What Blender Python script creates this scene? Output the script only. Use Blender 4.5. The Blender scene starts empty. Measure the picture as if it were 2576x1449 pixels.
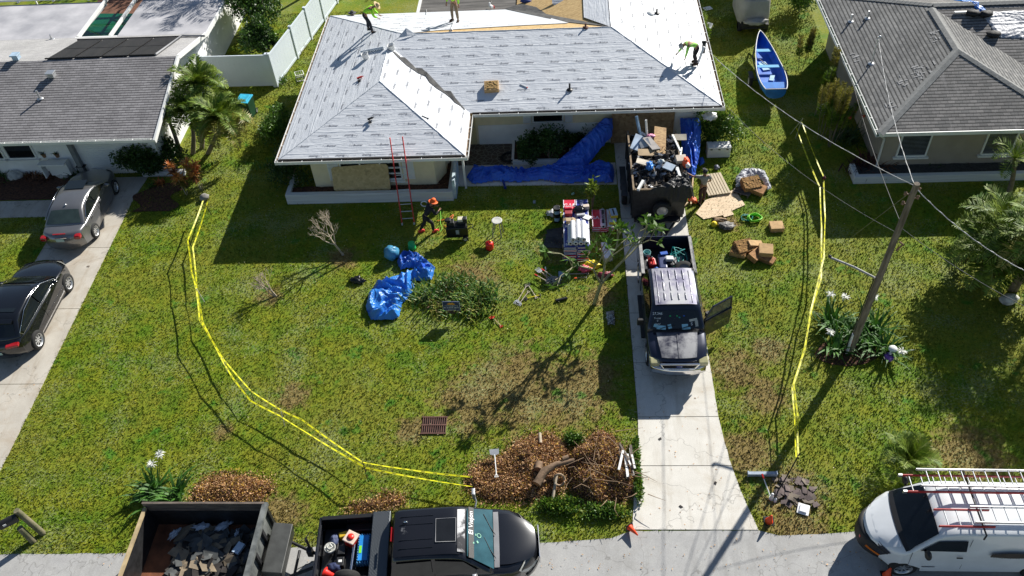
import bpy, math, random
import numpy as np
from mathutils import Vector, Matrix, noise
random.seed(7); np.random.seed(7)
PI = math.pi; R = math.radians
SC = bpy.context.scene; COL = SC.collection
# ---------------- camera ----------------
def cam_axes():
    p, r, y = R(45.69), R(-4.552), R(5.147)
    fwd = Vector((0, math.cos(p), -math.sin(p))); rt = Vector((1, 0, 0)); up = Vector((0, math.sin(p), math.cos(p)))
    a = rt*math.cos(r) + up*math.sin(r); b = -rt*math.sin(r) + up*math.cos(r)
    M = Matrix.Rotation(y, 3, 'Z'); return M@a, M@b, M@fwd
RX, UY, FW = cam_axes(); CAM = Vector((0, 0, 23.0)); FL = 2161.6
cd = bpy.data.cameras.new('camera'); co = bpy.data.objects.new('camera', cd); COL.objects.link(co)
co.matrix_world = Matrix(((RX.x, UY.x, -FW.x, CAM.x), (RX.y, UY.y, -FW.y, CAM.y), (RX.z, UY.z, -FW.z, CAM.z), (0, 0, 0, 1)))
cd.sensor_width = 36; cd.lens = FL*36/2576; cd.clip_end = 2000; cd.clip_start = .1
SC.camera = co
# ---------------- world, sun, exposure ----------------
W = bpy.data.worlds.new('World'); SC.world = W; W.use_nodes = True
nt = W.node_tree; bg = nt.nodes['Background']; sk = nt.nodes.new('ShaderNodeTexSky')
sk.sky_type = 'NISHITA'; sk.sun_disc = False; sk.sun_elevation = R(32); sk.sun_rotation = R(37); sk.altitude = 10
sk.air_density = 1.0; sk.dust_density = .4; sk.ozone_density = 1.5
nt.links.new(sk.outputs[0], bg.inputs[0]); bg.inputs[1].default_value = .055
SD = Vector((math.sin(R(37))*math.cos(R(32)), math.cos(R(37))*math.cos(R(32)), math.sin(R(32))))
sl = bpy.data.lights.new('sun', 'SUN'); sl.energy = 5.0; sl.angle = R(.5); sl.color = (1, .965, .89)
so = bpy.data.objects.new('sun', sl); COL.objects.link(so); so.rotation_euler = SD.to_track_quat('Z', 'Y').to_euler(); so.location = (20, 30, 40)
SC.view_settings.view_transform = 'Standard'; SC.view_settings.look = 'None'; SC.view_settings.exposure = .6; SC.view_settings.gamma = 1
# ---------------- helpers ----------------
def at(px, py, z=0.0):
    d = RX*((px-1288)/FL) - UY*((py-724.5)/FL) + FW
    t = (z-CAM.z)/d.z; return Vector((d.x*t, d.y*t, z))
def frame(o, ux, uy):
    ux = Vector(ux).normalized(); uy = Vector(uy); uz = ux.cross(uy).normalized(); uy = uz.cross(ux)
    return Matrix(((ux.x, uy.x, uz.x, o[0]), (ux.y, uy.y, uz.y, o[1]), (ux.z, uy.z, uz.z, o[2]), (0, 0, 0, 1)))
def TR(x, y, z, rz=0, rx=0, ry=0): return Matrix.Translation((x, y, z)) @ Matrix.Rotation(rz, 4, 'Z') @ Matrix.Rotation(ry, 4, 'Y') @ Matrix.Rotation(rx, 4, 'X')
_tx = {}
def text_geo(s, bold=0.0):
    if (s, bold) not in _tx:
        c = bpy.data.curves.new('lettering', 'FONT'); c.body = s; c.size = 1; c.align_x = 'CENTER'; c.align_y = 'CENTER'; c.offset = bold; c.resolution_u = 2
        o = bpy.data.objects.new('lettering', c); me = o.to_mesh()
        _tx[(s, bold)] = ([v.co.copy() for v in me.vertices], [tuple(p.vertices) for p in me.polygons])
        o.to_mesh_clear(); bpy.data.objects.remove(o); bpy.data.curves.remove(c)
    return _tx[(s, bold)]
class B:
    def __init__(s): s.v = []; s.f = []; s.m = []; s.s = []
    def add(s, vs, fs, mi=0, sm=False, M=None):
        n = len(s.v)
        for p in vs:
            p = Vector(p); s.v.append(tuple(M@p) if M is not None else tuple(p))
        for f in fs: s.f.append(tuple(i+n for i in f)); s.m.append(mi); s.s.append(sm)
        return s
    def box(s, c, d, mi=0, M=None, rz=0, rx=0, ry=0, tp=1.0):
        x, y, z = d[0]/2, d[1]/2, d[2]/2
        vs = [(-x, -y, -z), (x, -y, -z), (x, y, -z), (-x, y, -z), (-x*tp, -y*tp, z), (x*tp, -y*tp, z), (x*tp, y*tp, z), (-x*tp, y*tp, z)]
        T = TR(c[0], c[1], c[2], rz, rx, ry); T = M@T if M is not None else T
        return s.add(vs, [(0, 3, 2, 1), (4, 5, 6, 7), (0, 1, 5, 4), (1, 2, 6, 5), (2, 3, 7, 6), (3, 0, 4, 7)], mi, False, T)
    def bb(s, x0, x1, y0, y1, z0, z1, mi=0, M=None): return s.box(((x0+x1)/2, (y0+y1)/2, (z0+z1)/2), (x1-x0, y1-y0, z1-z0), mi, M)
    def tube(s, pts, r, n=8, mi=0, M=None, cap=True, sm=True):
        P = [Vector(p) for p in pts]; k = len(P); rs = r if hasattr(r, '__len__') else [r]*k
        vs = []; t0 = (P[1]-P[0]).normalized(); a = t0.orthogonal().normalized()
        for i in range(k):
            t = ((P[min(i+1, k-1)]-P[i]).normalized() + (P[i]-P[max(i-1, 0)]).normalized())
            t = t.normalized() if t.length > 1e-6 else t0
            a = (a - t*a.dot(t)); a = a.normalized() if a.length > 1e-6 else t.orthogonal().normalized(); b = t.cross(a)
            for j in range(n):
                w = 2*PI*j/n; vs.append(P[i] + (a*math.cos(w)+b*math.sin(w))*rs[i])
        fs = [(i*n+j, i*n+(j+1) % n, (i+1)*n+(j+1) % n, (i+1)*n+j) for i in range(k-1) for j in range(n)]
        s.add(vs, fs, mi, sm, M)
        if cap: s.add(vs[:n], [tuple(range(n))[::-1]], mi, False, M); s.add(vs[-n:], [tuple(range(n))], mi, False, M)
        return s
    def ell(s, c, r, mi=0, M=None, n=10, k=7, f=None):
        r = r if hasattr(r, '__len__') else (r, r, r); vs = []
        for i in range(k+1):
            th = PI*i/k
            for j in range(n):
                ph = 2*PI*j/n; p = Vector((math.sin(th)*math.cos(ph), math.sin(th)*math.sin(ph), math.cos(th)))
                if f: p = p*f(p)
                vs.append((c[0]+r[0]*p.x, c[1]+r[1]*p.y, c[2]+r[2]*p.z))
        fs = [(i*n+j, (i+1)*n+j, (i+1)*n+(j+1) % n, i*n+(j+1) % n) for i in range(k) for j in range(n)]
        return s.add(vs, fs, mi, True, M)
    def lathe(s, pr, c=(0, 0, 0), n=16, mi=0, M=None, sm=True):
        vs = [(c[0]+r*math.cos(2*PI*j/n), c[1]+r*math.sin(2*PI*j/n), c[2]+z) for r, z in pr for j in range(n)]
        fs = [(i*n+j, i*n+(j+1) % n, (i+1)*n+(j+1) % n, (i+1)*n+j) for i in range(len(pr)-1) for j in range(n)]
        return s.add(vs, fs, mi, sm, M)
    def prism(s, poly, z0, z1, mi=0, M=None):
        n = len(poly); a = sum(poly[i][0]*poly[(i+1) % n][1]-poly[(i+1) % n][0]*poly[i][1] for i in range(n))
        if a < 0: poly = poly[::-1]
        vs = [(x, y, z0) for x, y in poly]+[(x, y, z1) for x, y in poly]
        return s.add(vs, [tuple(range(n))[::-1], tuple(range(n, 2*n))]+[(i, (i+1) % n, n+(i+1) % n, n+i) for i in range(n)], mi, False, M)
    def slab(s, pts, t=.05, mi=0):           # planar 3-D polygon thickened downwards
        P = [Vector(p) for p in pts]; n = len(P); vs = P+[p-Vector((0, 0, t)) for p in P]
        nz = sum(P[i].x*P[(i+1) % n].y-P[(i+1) % n].x*P[i].y for i in range(n))
        if nz < 0: P = P[::-1]; vs = P+[p-Vector((0, 0, t)) for p in P]
        return s.add(vs, [tuple(range(n)), tuple(range(n, 2*n))[::-1]]+[(n+i, n+(i+1) % n, (i+1) % n, i) for i in range(n)], mi)
    def poly(s, pts, mi=0): return s.add(pts, [tuple(range(len(pts)))], mi)
    def grid(s, fn, nu, nv, mi=0, sm=True, M=None):
        vs = [fn(i/nu, j/nv) for i in range(nu+1) for j in range(nv+1)]
        fs = [(i*(nv+1)+j, (i+1)*(nv+1)+j, (i+1)*(nv+1)+j+1, i*(nv+1)+j+1) for i in range(nu) for j in range(nv)]
        return s.add(vs, fs, mi, sm, M)
    def text(s, t, M, size=1.0, mi=0, bold=0.0):
        vs, fs = text_geo(t, bold); return s.add([v*size for v in vs], fs, mi, False, M)
def obj(name, b, mats, parent=None, bevel=0, sub=0, seg=2, loc=None, solid=0, auto=0):
    me = bpy.data.meshes.new(name); me.from_pydata(b.v, [], b.f)
    mats = mats if isinstance(mats, (list, tuple)) else [mats]
    for m in mats: me.materials.append(m)
    me.polygons.foreach_set('material_index', b.m); me.polygons.foreach_set('use_smooth', b.s); me.update()
    o = bpy.data.objects.new(name, me); COL.objects.link(o)
    if parent: o.parent = parent
    if loc: o.location = loc
    if solid: md = o.modifiers.new('solid', 'SOLIDIFY'); md.thickness = solid
    if bevel: md = o.modifiers.new('bevel', 'BEVEL'); md.width = bevel; md.segments = seg; md.limit_method = 'ANGLE'; md.angle_limit = R(40)
    if sub: md = o.modifiers.new('sub', 'SUBSURF'); md.levels = sub; md.render_levels = sub
    return o
def nobj(name, V, nper, mats, parent=None, midx=None, smooth=False):   # V: (N, nper, 3) loose faces
    V = np.asarray(V, dtype=np.float32); N = V.shape[0]; me = bpy.data.meshes.new(name)
    me.vertices.add(N*nper); me.vertices.foreach_set('co', V.reshape(-1)); me.loops.add(N*nper); me.loops.foreach_set('vertex_index', np.arange(N*nper, dtype=np.int32))
    me.polygons.add(N); me.polygons.foreach_set('loop_start', np.arange(N, dtype=np.int32)*nper); me.polygons.foreach_set('loop_total', np.full(N, nper, np.int32))
    mats = mats if isinstance(mats, (list, tuple)) else [mats]
    for m in mats: me.materials.append(m)
    if midx is not None: me.polygons.foreach_set('material_index', np.asarray(midx, np.int32))
    if smooth: me.polygons.foreach_set('use_smooth', np.ones(N, dtype=bool))
    me.update(); me.validate(); o = bpy.data.objects.new(name, me); COL.objects.link(o)
    if parent: o.parent = parent
    return o
def tag(o, label, cat, group=None):
    o['label'] = label; o['category'] = cat
    if group: o['group'] = group
    return o
def thing(name, label, cat, loc=(0, 0, 0), rz=0, group=None):
    o = bpy.data.objects.new(name, None); o.empty_display_size = .2; COL.objects.link(o); o.location = loc; o.rotation_euler = (0, 0, rz)
    return tag(o, label, cat, group)
def struct(o): o['kind'] = 'structure'; return o
def stuff(o, label=None, cat=None):
    o['kind'] = 'stuff'
    if label: tag(o, label, cat)
    return o
def dup(r, loc, rz=0, label=None):
    c = r.copy(); COL.objects.link(c); c.location = loc; c.rotation_euler = (0, 0, rz)
    if label: c['label'] = label
    for a in list(r.children):
        d = a.copy(); COL.objects.link(d); d.parent = c
        for b in list(a.children):
            e = b.copy(); COL.objects.link(e); e.parent = d
    return c
# ---------------- materials ----------------
class N:
    def __init__(s, name):
        s.m = bpy.data.materials.new(name); s.m.use_nodes = True; s.t = s.m.node_tree; s.p = s.t.nodes['Principled BSDF']
    def n(s, k, **kw):
        x = s.t.nodes.new('ShaderNode'+k)
        for a, b in kw.items(): setattr(x, a, b)
        return x
    def l(s, a, b): s.t.links.new(a, b)
    def pos(s, scale=(1, 1, 1), obj=False, rot=(0, 0, 0)):
        c = s.n('TexCoord').outputs['Object'] if obj else s.n('NewGeometry').outputs['Position']
        m = s.n('Mapping'); s.l(c, m.inputs[0]); m.inputs['Scale'].default_value = scale; m.inputs['Rotation'].default_value = rot; return m.outputs[0]
    def noise(s, vec, scale, detail=3, rough=.55, dist=0):
        x = s.n('TexNoise'); s.l(vec, x.inputs['Vector']); x.inputs['Scale'].default_value = scale; x.inputs['Detail'].default_value = detail; x.inputs['Roughness'].default_value = rough; x.inputs['Distortion'].default_value = dist; return x.outputs[0]
    def ramp(s, f, stops, const=False):
        x = s.n('ValToRGB'); s.l(f, x.inputs[0]); e = x.color_ramp.elements
        if const: x.color_ramp.interpolation = 'CONSTANT'
        while len(e) < len(stops): e.new(.5)
        for q, (p, c) in zip(e, stops): q.position = p; q.color = (c, c, c, 1) if not hasattr(c, '__len__') else (*c, 1)
        return x.outputs[0]
    def mix(s, f, a, b, mode='MIX'):
        x = s.n('MixRGB', blend_type=mode)
        for i, q in ((0, f), (1, a), (2, b)):
            if isinstance(q, (int, float)): x.inputs[i].default_value = q if i == 0 else (q, q, q, 1)
            elif isinstance(q, tuple): x.inputs[i].default_value = (*q, 1)
            else: s.l(q, x.inputs[i])
        return x.outputs[0]
    def math(s, op, a, b=0.0):
        x = s.n('Math', operation=op)
        for i, q in ((0, a), (1, b)):
            if isinstance(q, (int, float)): x.inputs[i].default_value = q
            else: s.l(q, x.inputs[i])
        return x.outputs[0]
    def bump(s, h, strength=.4, dist=.02, nrm=None):
        x = s.n('Bump'); x.inputs['Strength'].default_value = strength; x.inputs['Distance'].default_value = dist; s.l(h, x.inputs['Height'])
        if nrm is not None: s.l(nrm, x.inputs['Normal'])
        return x.outputs[0]
    def done(s, col, rough=.6, nrm=None, metal=0, spec=.5, coat=0):
        if isinstance(col, tuple): s.p.inputs['Base Color'].default_value = (*col, 1)
        else: s.l(col, s.p.inputs['Base Color'])
        if isinstance(rough, (int, float)): s.p.inputs['Roughness'].default_value = rough
        else: s.l(rough, s.p.inputs['Roughness'])
        s.p.inputs['Metallic'].default_value = metal; s.p.inputs['Specular IOR Level'].default_value = spec; s.p.inputs['Coat Weight'].default_value = coat; s.p.inputs['Coat Roughness'].default_value = .05
        if nrm is not None: s.l(nrm, s.p.inputs['Normal'])
        return s.m
_mc = {}
def mat(name, c, rough=.6, var=.18, sc=3., bump=.15, bs=40., metal=0, spec=.5, coat=0, st=(1, 1, 1), c2=None, island=0, trans=0, obj_space=False):
    if name in _mc: return _mc[name]
    n = N(name); v = n.pos(st, obj=obj_space); f = n.noise(v, sc, 4)
    a = tuple(x*(1-var) for x in c); b = c2 or tuple(min(1, x*(1+var)) for x in c)
    col = n.mix(n.ramp(f, [(.35, 0.), (.65, 1.)]), a, b)
    if island:
        r = n.n('NewGeometry').outputs['Random Per Island']; col = n.mix(1., col, n.ramp(r, [(0., 1-island), (1., 1+island)]), 'MULTIPLY')
    nr = n.bump(n.noise(v, bs, 3), bump, .01) if bump else None
    m = n.done(col, rough, nr, metal, spec, coat)
    if trans:
        # leaves let some light through
        td = n.n('BsdfTranslucent'); n.l(col, td.inputs[0]); mx = n.n('MixShader'); mx.inputs[0].default_value = trans
        n.l(n.p.outputs[0], mx.inputs[1]); n.l(td.outputs[0], mx.inputs[2]); n.l(mx.outputs[0], n.t.nodes['Material Output'].inputs[0])
    _mc[name] = m; return m
WHITE = mat('white_paint', (.78, .78, .76), .5, .05, 1.2); ALU = mat('aluminium', (.6, .61, .62), .35, .08, 4, metal=.7)
BLACK = mat('black_plastic', (.012, .012, .013), .45, .2); STEEL = mat('dark_steel', (.03, .03, .032), .45, .3, 6, metal=.3)
RUB = mat('tyre_rubber', (.018, .018, .018), .85, .25, 20, bump=.3); CHROME = mat('chrome', (.7, .7, .72), .12, .03, metal=1, bump=0)
GLASS = mat('dark_glass', (.008, .011, .012), .05, .1, 1, bump=0, spec=.8); RED = mat('red_plastic', (.55, .02, .015), .4, .1)
ORANGE = mat('orange_plastic', (.85, .1, .01), .45, .06); YELLOW = mat('yellow_plastic', (.75, .6, .02), .45, .08)
BLUE = mat('blue_plastic', (.02, .1, .45), .4, .1); WOOD = mat('raw_wood', (.5, .36, .2), .7, .2, 3, st=(1, 6, 1)); GREYP = mat('grey_plastic', (.25, .25, .26), .5, .1)
SKIN = mat('skin', (.32, .16, .09), .55, .08, bump=0); DKHAIR = mat('dark_hair', (.01, .008, .007), .7)
LAMP = mat('clear_lens', (.5, .5, .46), .12, .1, bump=0, spec=.8); REDLENS = mat('red_lens', (.3, .008, .01), .12, .1, bump=0, spec=.8)
CONC_OLD = mat('old_concrete', (.33, .32, .3), .85, .15, 1.5, bump=.3); GREEN = mat('green_plastic', (.02, .4, .12), .4, .1)
TEAL = mat('teal_hose', (.02, .28, .26), .4, .1, bump=0); LIME = mat('lime_hose', (.22, .75, .04), .4, .1, bump=0)
# ================= THE SETTING =================
def pts_at(L, z=0): return [at(x, y, z) for x, y in L]
def grass_material():
    n = N('lawn_grass'); v = n.pos()
    big = n.noise(v, .22, 4, .65); mid = n.noise(v, 1.3, 4, .6); fine = n.noise(v, 9, 3, .7); vf = n.noise(v, 34, 2, .7)
    col = n.mix(n.ramp(mid, [(.38, 0.), (.62, 1.)]), (.1, .178, .007), (.195, .215, .011))
    col = n.mix(n.ramp(big, [(.42, 0.), (.62, .75)]), col, (.21, .205, .026))
    col = n.mix(n.ramp(fine, [(.5, 0.), (.62, .5)]), col, (.04, .105, .006))
    brown = None
    for px, py, r in [(1300, 975, 2.6), (1420, 990, 2.3), (1200, 1010, 2.0), (1480, 950, 1.5), (1850, 930, 1.3), (1925, 995, 1.1), (1510, 745, .9), (862, 650, .9), (675, 745, .7), (735, 1000, .9), (2440, 1140, 1.6), (1990, 1250, 1.6), (1880, 1140, 1.3), (1180, 705, 1.6), (1930, 880, .9), (2010, 1330, 1.3), (700, 1300, 1.2), (1700, 800, 2.0), (560, 1085, .5), (1030, 1085, .8), (1410, 620, 1.2), (1830, 560, .7)]:
        c = at(px, py); d = n.n('VectorMath', operation='DISTANCE'); n.l(v, d.inputs[0]); d.inputs[1].default_value = c
        k = n.math('MULTIPLY', d.outputs['Value'], 1/r); k = n.math('SUBTRACT', 1.15, k); k = n.math('MAXIMUM', k, 0.)
        brown = k if brown is None else n.math('MAXIMUM', brown, k)
    bf = n.math('ADD', brown, n.math('MULTIPLY', n.math('SUBTRACT', n.noise(v, 2.6, 5, .7), .5), 1.9)); bf = n.ramp(bf, [(.3, 0.), (.75, .85)])
    straw = n.mix(n.ramp(fine, [(.4, 0.), (.6, 1.)]), (.15, .1, .035), (.27, .19, .08)); col = n.mix(bf, col, straw)
    gn = n.ramp(n.noise(v, .9, 3, .7), [(.6, 0.), (.68, .8)]); col = n.mix(gn, col, (.05, .17, .012))
    dry = n.ramp(n.math('MULTIPLY', n.noise(v, .55, 3), n.noise(v, 14, 2)), [(.285, 0.), (.36, .6)]); col = n.mix(dry, col, (.24, .27, .12))
    col = n.mix(1., col, n.ramp(vf, [(.3, .78), (.7, 1.22)]), 'MULTIPLY')
    col = n.mix(1., col, n.ramp(n.n('NewGeometry').outputs['Random Per Island'], [(0., .75), (1., 1.3)]), 'MULTIPLY')
    nr = n.bump(vf, .4, .03); return n.done(col, .85, nr, spec=.2)
GRASS = grass_material()
def concrete(name, a, b, stain=(.3, .24, .17), sc=1.4):
    n = N(name); v = n.pos(); col = n.mix(n.ramp(n.noise(v, sc, 5, .65), [(.3, 0.), (.7, 1.)]), a, b)
    col = n.mix(n.ramp(n.noise(v, .5, 5, .7, .6), [(.5, 0.), (.7, .6)]), col, stain); col = n.mix(n.ramp(n.noise(n.pos((3, .35, 1)), 1.1, 5, .7), [(.52, 0.), (.75, .45)]), col, tuple(q*.8 for q in stain)); ck = n.n('TexVoronoi'); ck.feature = 'DISTANCE_TO_EDGE'; n.l(n.pos((1, 1, 1)), ck.inputs['Vector']); ck.inputs['Scale'].default_value = .33; ck.inputs['Randomness'].default_value = 1; wn = n.n('VectorMath', operation='ADD'); nn = n.n('TexNoise'); n.l(v, nn.inputs['Vector']); nn.inputs['Scale'].default_value = 2.2; n.l(v, wn.inputs[0]); n.l(nn.outputs['Color'], wn.inputs[1]); n.l(wn.outputs[0], ck.inputs['Vector']); col = n.mix(n.ramp(ck.outputs[0], [(0., .45), (.006, 0.)]), col, (.1, .09, .08))
    col = n.mix(n.ramp(n.noise(v, 45, 2), [(.25, .75), (.5, 1.), (.8, 1.12)]), 0, col, 'MULTIPLY') if 0 else n.mix(1., col, n.ramp(n.noise(v, 45, 2), [(.2, .8), (.8, 1.15)]), 'MULTIPLY')
    return n.done(col, .85, n.bump(n.noise(v, 60, 2), .3, .004), spec=.3)
CONC = concrete('driveway_concrete', (.62, .59, .53), (.72, .69, .63), (.47, .4, .3))
CONC2 = concrete('stained_concrete', (.44, .4, .34), (.58, .54, .47), (.34, .24, .14), .8)
ROADM = concrete('road_asphalt', (.36, .355, .35), (.44, .435, .42), (.3, .29, .27), 2.5)
g = B(); S = 26
g.grid(lambda u, w: (-150+300*u, -60+300*w, 0), S, S, sm=False); struct(obj('lawn', g, GRASS))
edge = [(-60, 11.4), (-16.9, 11.61), (-12.9, 11.67), (-8.5, 11.86), (-.5, 12.06), (1.2, 12.2), (1.81, 12.43), (5.44, 12.46), (6, 12.3), (8.15, 12.42), (60, 12.9)]
def jag(L, step=.35, a=.035):
    o = []
    for p, q in zip(L, L[1:]):
        k = max(1, int(math.dist(p, q)/step)) if abs(p[0]) < 30 and abs(q[0]) < 30 or 1 else 1; k = min(k, 60)
        for i in range(k):
            x = p[0]+(q[0]-p[0])*i/k; y = p[1]+(q[1]-p[1])*i/k; o.append((x+noise.noise((x*2, y*2, 1))*a, y+noise.noise((x*2, y*2, 7))*a))
    return o+[L[-1]]
je = jag(edge); b = B(); b.add([(x, y, .006) for x, y in je]+[(x, 3.5, .006) for x, y in je], [(len(je)+i, len(je)+i+1, i+1, i) for i in range(len(je)-1)]); struct(obj('road', b, ROADM))
DL = [(2.22, 31.2), (2.26, 26), (2.27, 22), (2.26, 16.5), (2.2, 15.5), (2.07, 14.6), (1.95, 13.6), (1.81, 12.44)]
DR = [(4.86, 31.2), (4.83, 26), (4.83, 22), (4.82, 16.5), (4.88, 15.5), (4.98, 14.6), (5.15, 13.6), (5.44, 12.46)]
def interp(L, y):
    for p, q in zip(L, L[1:]):
        if q[1] <= y <= p[1]: t = (y-q[1])/(p[1]-q[1]); return q[0]+(p[0]-q[0])*t
    return L[-1][0] if y < L[-1][1] else L[0][0]
def slabs(name, Lf, Rf, cuts, m, gap=.012):
    b = B()
    for y1, y0 in zip(cuts, cuts[1:]):
        k = max(2, int((y1-y0)/.25)); ys = [y0+gap+(y1-y0-2*gap)*i/k for i in range(k+1)]
        P = [(interp(Rf, y)+noise.noise((y*3, 5, 1))*.02, y) for y in ys]+[(interp(Lf, y)-noise.noise((y*3, 9, 1))*.02, y) for y in ys[::-1]]
        b.prism(P, -.05, .022)
    return struct(obj(name, b, m))
slabs('driveway', DL, DR, [31.2, 29.2, 26.15, 23.2, 21.0, 18.7, 16.45, 14.62, 12.46], CONC)
b = B(); b.prism([(2.25, 31.1), (4.8, 31.1), (4.8, 15), (5.3, 12.5), (1.9, 12.5), (2.25, 15)], -.05, .01); struct(obj('driveway_joint_fill', b, mat('joint_dirt', (.08, .07, .05), .9)))
LL = [(-21.35, 29.6), (-21.35, 11.9), (-21.6, 11.6)]; LR = [(-18.45, 29.6), (-18.6, 28), (-18.4, 20), (-18.3, 16), (-18.25, 13.2), (-17.9, 11.62)]
slabs('driveway', LL, LR, [29.6, 25.0, 21.6, 18.0, 14.6, 11.62], CONC2)
b = B(); b.prism([(-33, 28.1), (-21.4, 28.1), (-21.4, 27.0), (-33, 27.0)], -.05, .02); struct(obj('path', b, CONC2))
b = B(); b.prism([(-4.65, 28.42), (2.2, 28.32), (2.2, 29.75), (-4.65, 29.8)], -.05, .05); struct(obj('path', b, CONC))
def paver():
    n = N('patio_paver'); v = n.pos((1, 1, 1)); x = n.n('TexVoronoi'); x.feature = 'DISTANCE_TO_EDGE'; n.l(v, x.inputs['Vector']); x.inputs['Scale'].default_value = 4.5
    col = n.mix(n.ramp(x.outputs[0], [(.03, 0.), (.09, 1.)]), (.22, .2, .17), (.1, .075, .055)); return n.done(col, .8, n.bump(x.outputs[0], .4, .02))
b = B(); b.bb(-5.3, -2.05, 29.8, 31.3, -.05, .07); b.bb(-2.05, -.9, 30.9, 31.3, -.05, .07); struct(obj('patio', b, paver()))
# grass blades standing on the lawn
def inpoly(x, y, P):
    c = np.zeros(x.shape, bool); n = len(P)
    for i in range(n):
        x0, y0 = P[i]; x1, y1 = P[(i+1) % n]
        k = ((y0 > y) != (y1 > y)) & (x < (x1-x0)*(y-y0)/((y1-y0) if y1 != y0 else 1e-9)+x0); c ^= k
    return c
NOGRASS = [[(x, y) for x, y in DL]+[(x, y) for x, y in DR[::-1]], LL+LR[::-1], edge+[(60, 0), (-60, 0)],
    [(-11.8, 27.45), (-4.5, 27.4), (-4.5, 28.4), (2.3, 28.3), (2.3, 31), (6.1, 31), (6.1, 46), (-10.6, 46), (-10.6, 28)],
    [(-40, 28.1), (-21.3, 28.1), (-21.3, 30), (-17.6, 30), (-17.6, 45), (-40, 45)], [(-33, 27), (-21, 27), (-21, 28.1), (-33, 28.1)],
    [(11.9, 27.9), (40, 27.9), (40, 45), (13, 45), (13, 29), (11.9, 29)], [(-4.75, 15.8), (-3.9, 15.8), (-3.9, 16.5), (-4.75, 16.5)]]
def blades(n, box, h=(.03, .085), w=.013):
    rs = np.random.RandomState(3); x = rs.uniform(box[0], box[1], n); y = box[2]+(box[3]-box[2])*rs.uniform(0, 1, n)**1.25; k = np.ones(n, bool)
    for P in NOGRASS: k &= ~inpoly(x, y, P)
    wx = .5*np.abs(x-0)-13-.2*(y-11); k &= wx < 6; x, y = x[k], y[k]; n = len(x); a = rs.uniform(0, 2*PI, n); hh = rs.uniform(h[0], h[1], n)
    l = rs.uniform(.2, 1.3, n)*hh; la = rs.uniform(0, 2*PI, n); ww = w*rs.uniform(.7, 1.8, n)
    V = np.zeros((n, 3, 3)); V[:, 0, 0] = x-np.cos(a)*ww; V[:, 0, 1] = y-np.sin(a)*ww; V[:, 1, 0] = x+np.cos(a)*ww; V[:, 1, 1] = y+np.sin(a)*ww
    V[:, 2, 0] = x+np.cos(la)*l; V[:, 2, 1] = y+np.sin(la)*l; V[:, 2, 2] = hh; return V
stuff(nobj('grass', blades(520000, (-24, 24, 11.3, 44)), 3, GRASS), 'short yellow green grass blades covering the whole lawn', 'grass')
# ================= ROOF MATERIALS =================
def shingles(name, axis, c1, c2, mortar, w=.3, h=.14, tint=None, obj_space=False):
    n = N(name); v = n.pos()
    s = n.n('SeparateXYZ'); n.l(v, s.inputs[0]); c = n.n('CombineXYZ'); n.l(s.outputs[0 if axis == 'x' else 1], c.inputs[0]); n.l(s.outputs[1 if axis == 'x' else 0], c.inputs[1])
    wv = n.n('VectorMath', operation='ADD'); n.l(c.outputs[0], wv.inputs[0]); ns = n.n('TexNoise'); n.l(v, ns.inputs['Vector']); ns.inputs['Scale'].default_value = 3; sc = n.n('VectorMath', operation='SCALE'); n.l(ns.outputs['Color'], sc.inputs[0]); sc.inputs['Scale'].default_value = .03; n.l(sc.outputs[0], wv.inputs[1])
    k = n.n('TexBrick'); n.l(wv.outputs[0], k.inputs['Vector']); k.inputs['Color1'].default_value = (*c1, 1); k.inputs['Color2'].default_value = (*c2, 1); k.inputs['Mortar'].default_value = (*mortar, 1)
    k.inputs['Scale'].default_value = 1; k.inputs['Brick Width'].default_value = w; k.inputs['Row Height'].default_value = h; k.inputs['Mortar Size'].default_value = .004; k.inputs['Mortar Smooth'].default_value = .3; k.inputs['Bias'].default_value = 0
    sp = n.n('SeparateXYZ'); n.l(wv.outputs[0], sp.inputs[0]); rw = n.math('FRACT', n.math('MULTIPLY', sp.outputs[1], 1/h)); ln = n.ramp(rw, [(0., .15), (.26, .5), (.34, 1.), (.95, 1.), (1., .3)]); col = n.mix(1., k.outputs[0], ln, 'MULTIPLY'); f = n.noise(v, .8, 5, .65)
    col = n.mix(1., col, n.ramp(f, [(.3, .82), (.7, 1.15)]), 'MULTIPLY'); col = n.mix(1., col, n.ramp(n.noise(v, 30, 2), [(.25, .8), (.75, 1.2)]), 'MULTIPLY')
    col = n.mix(n.ramp(n.noise(n.pos((3, .5, 1) if axis == 'x' else (.5, 3, 1)), .7, 4, .6), [(.6, 0.), (.75, .3)]), col, (.45, .43, .42))
    return n.done(col, .9, n.bump(k.outputs[1], .6, .012, n.bump(n.noise(v, 80, 2), .3, .006)), spec=.25)
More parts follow.
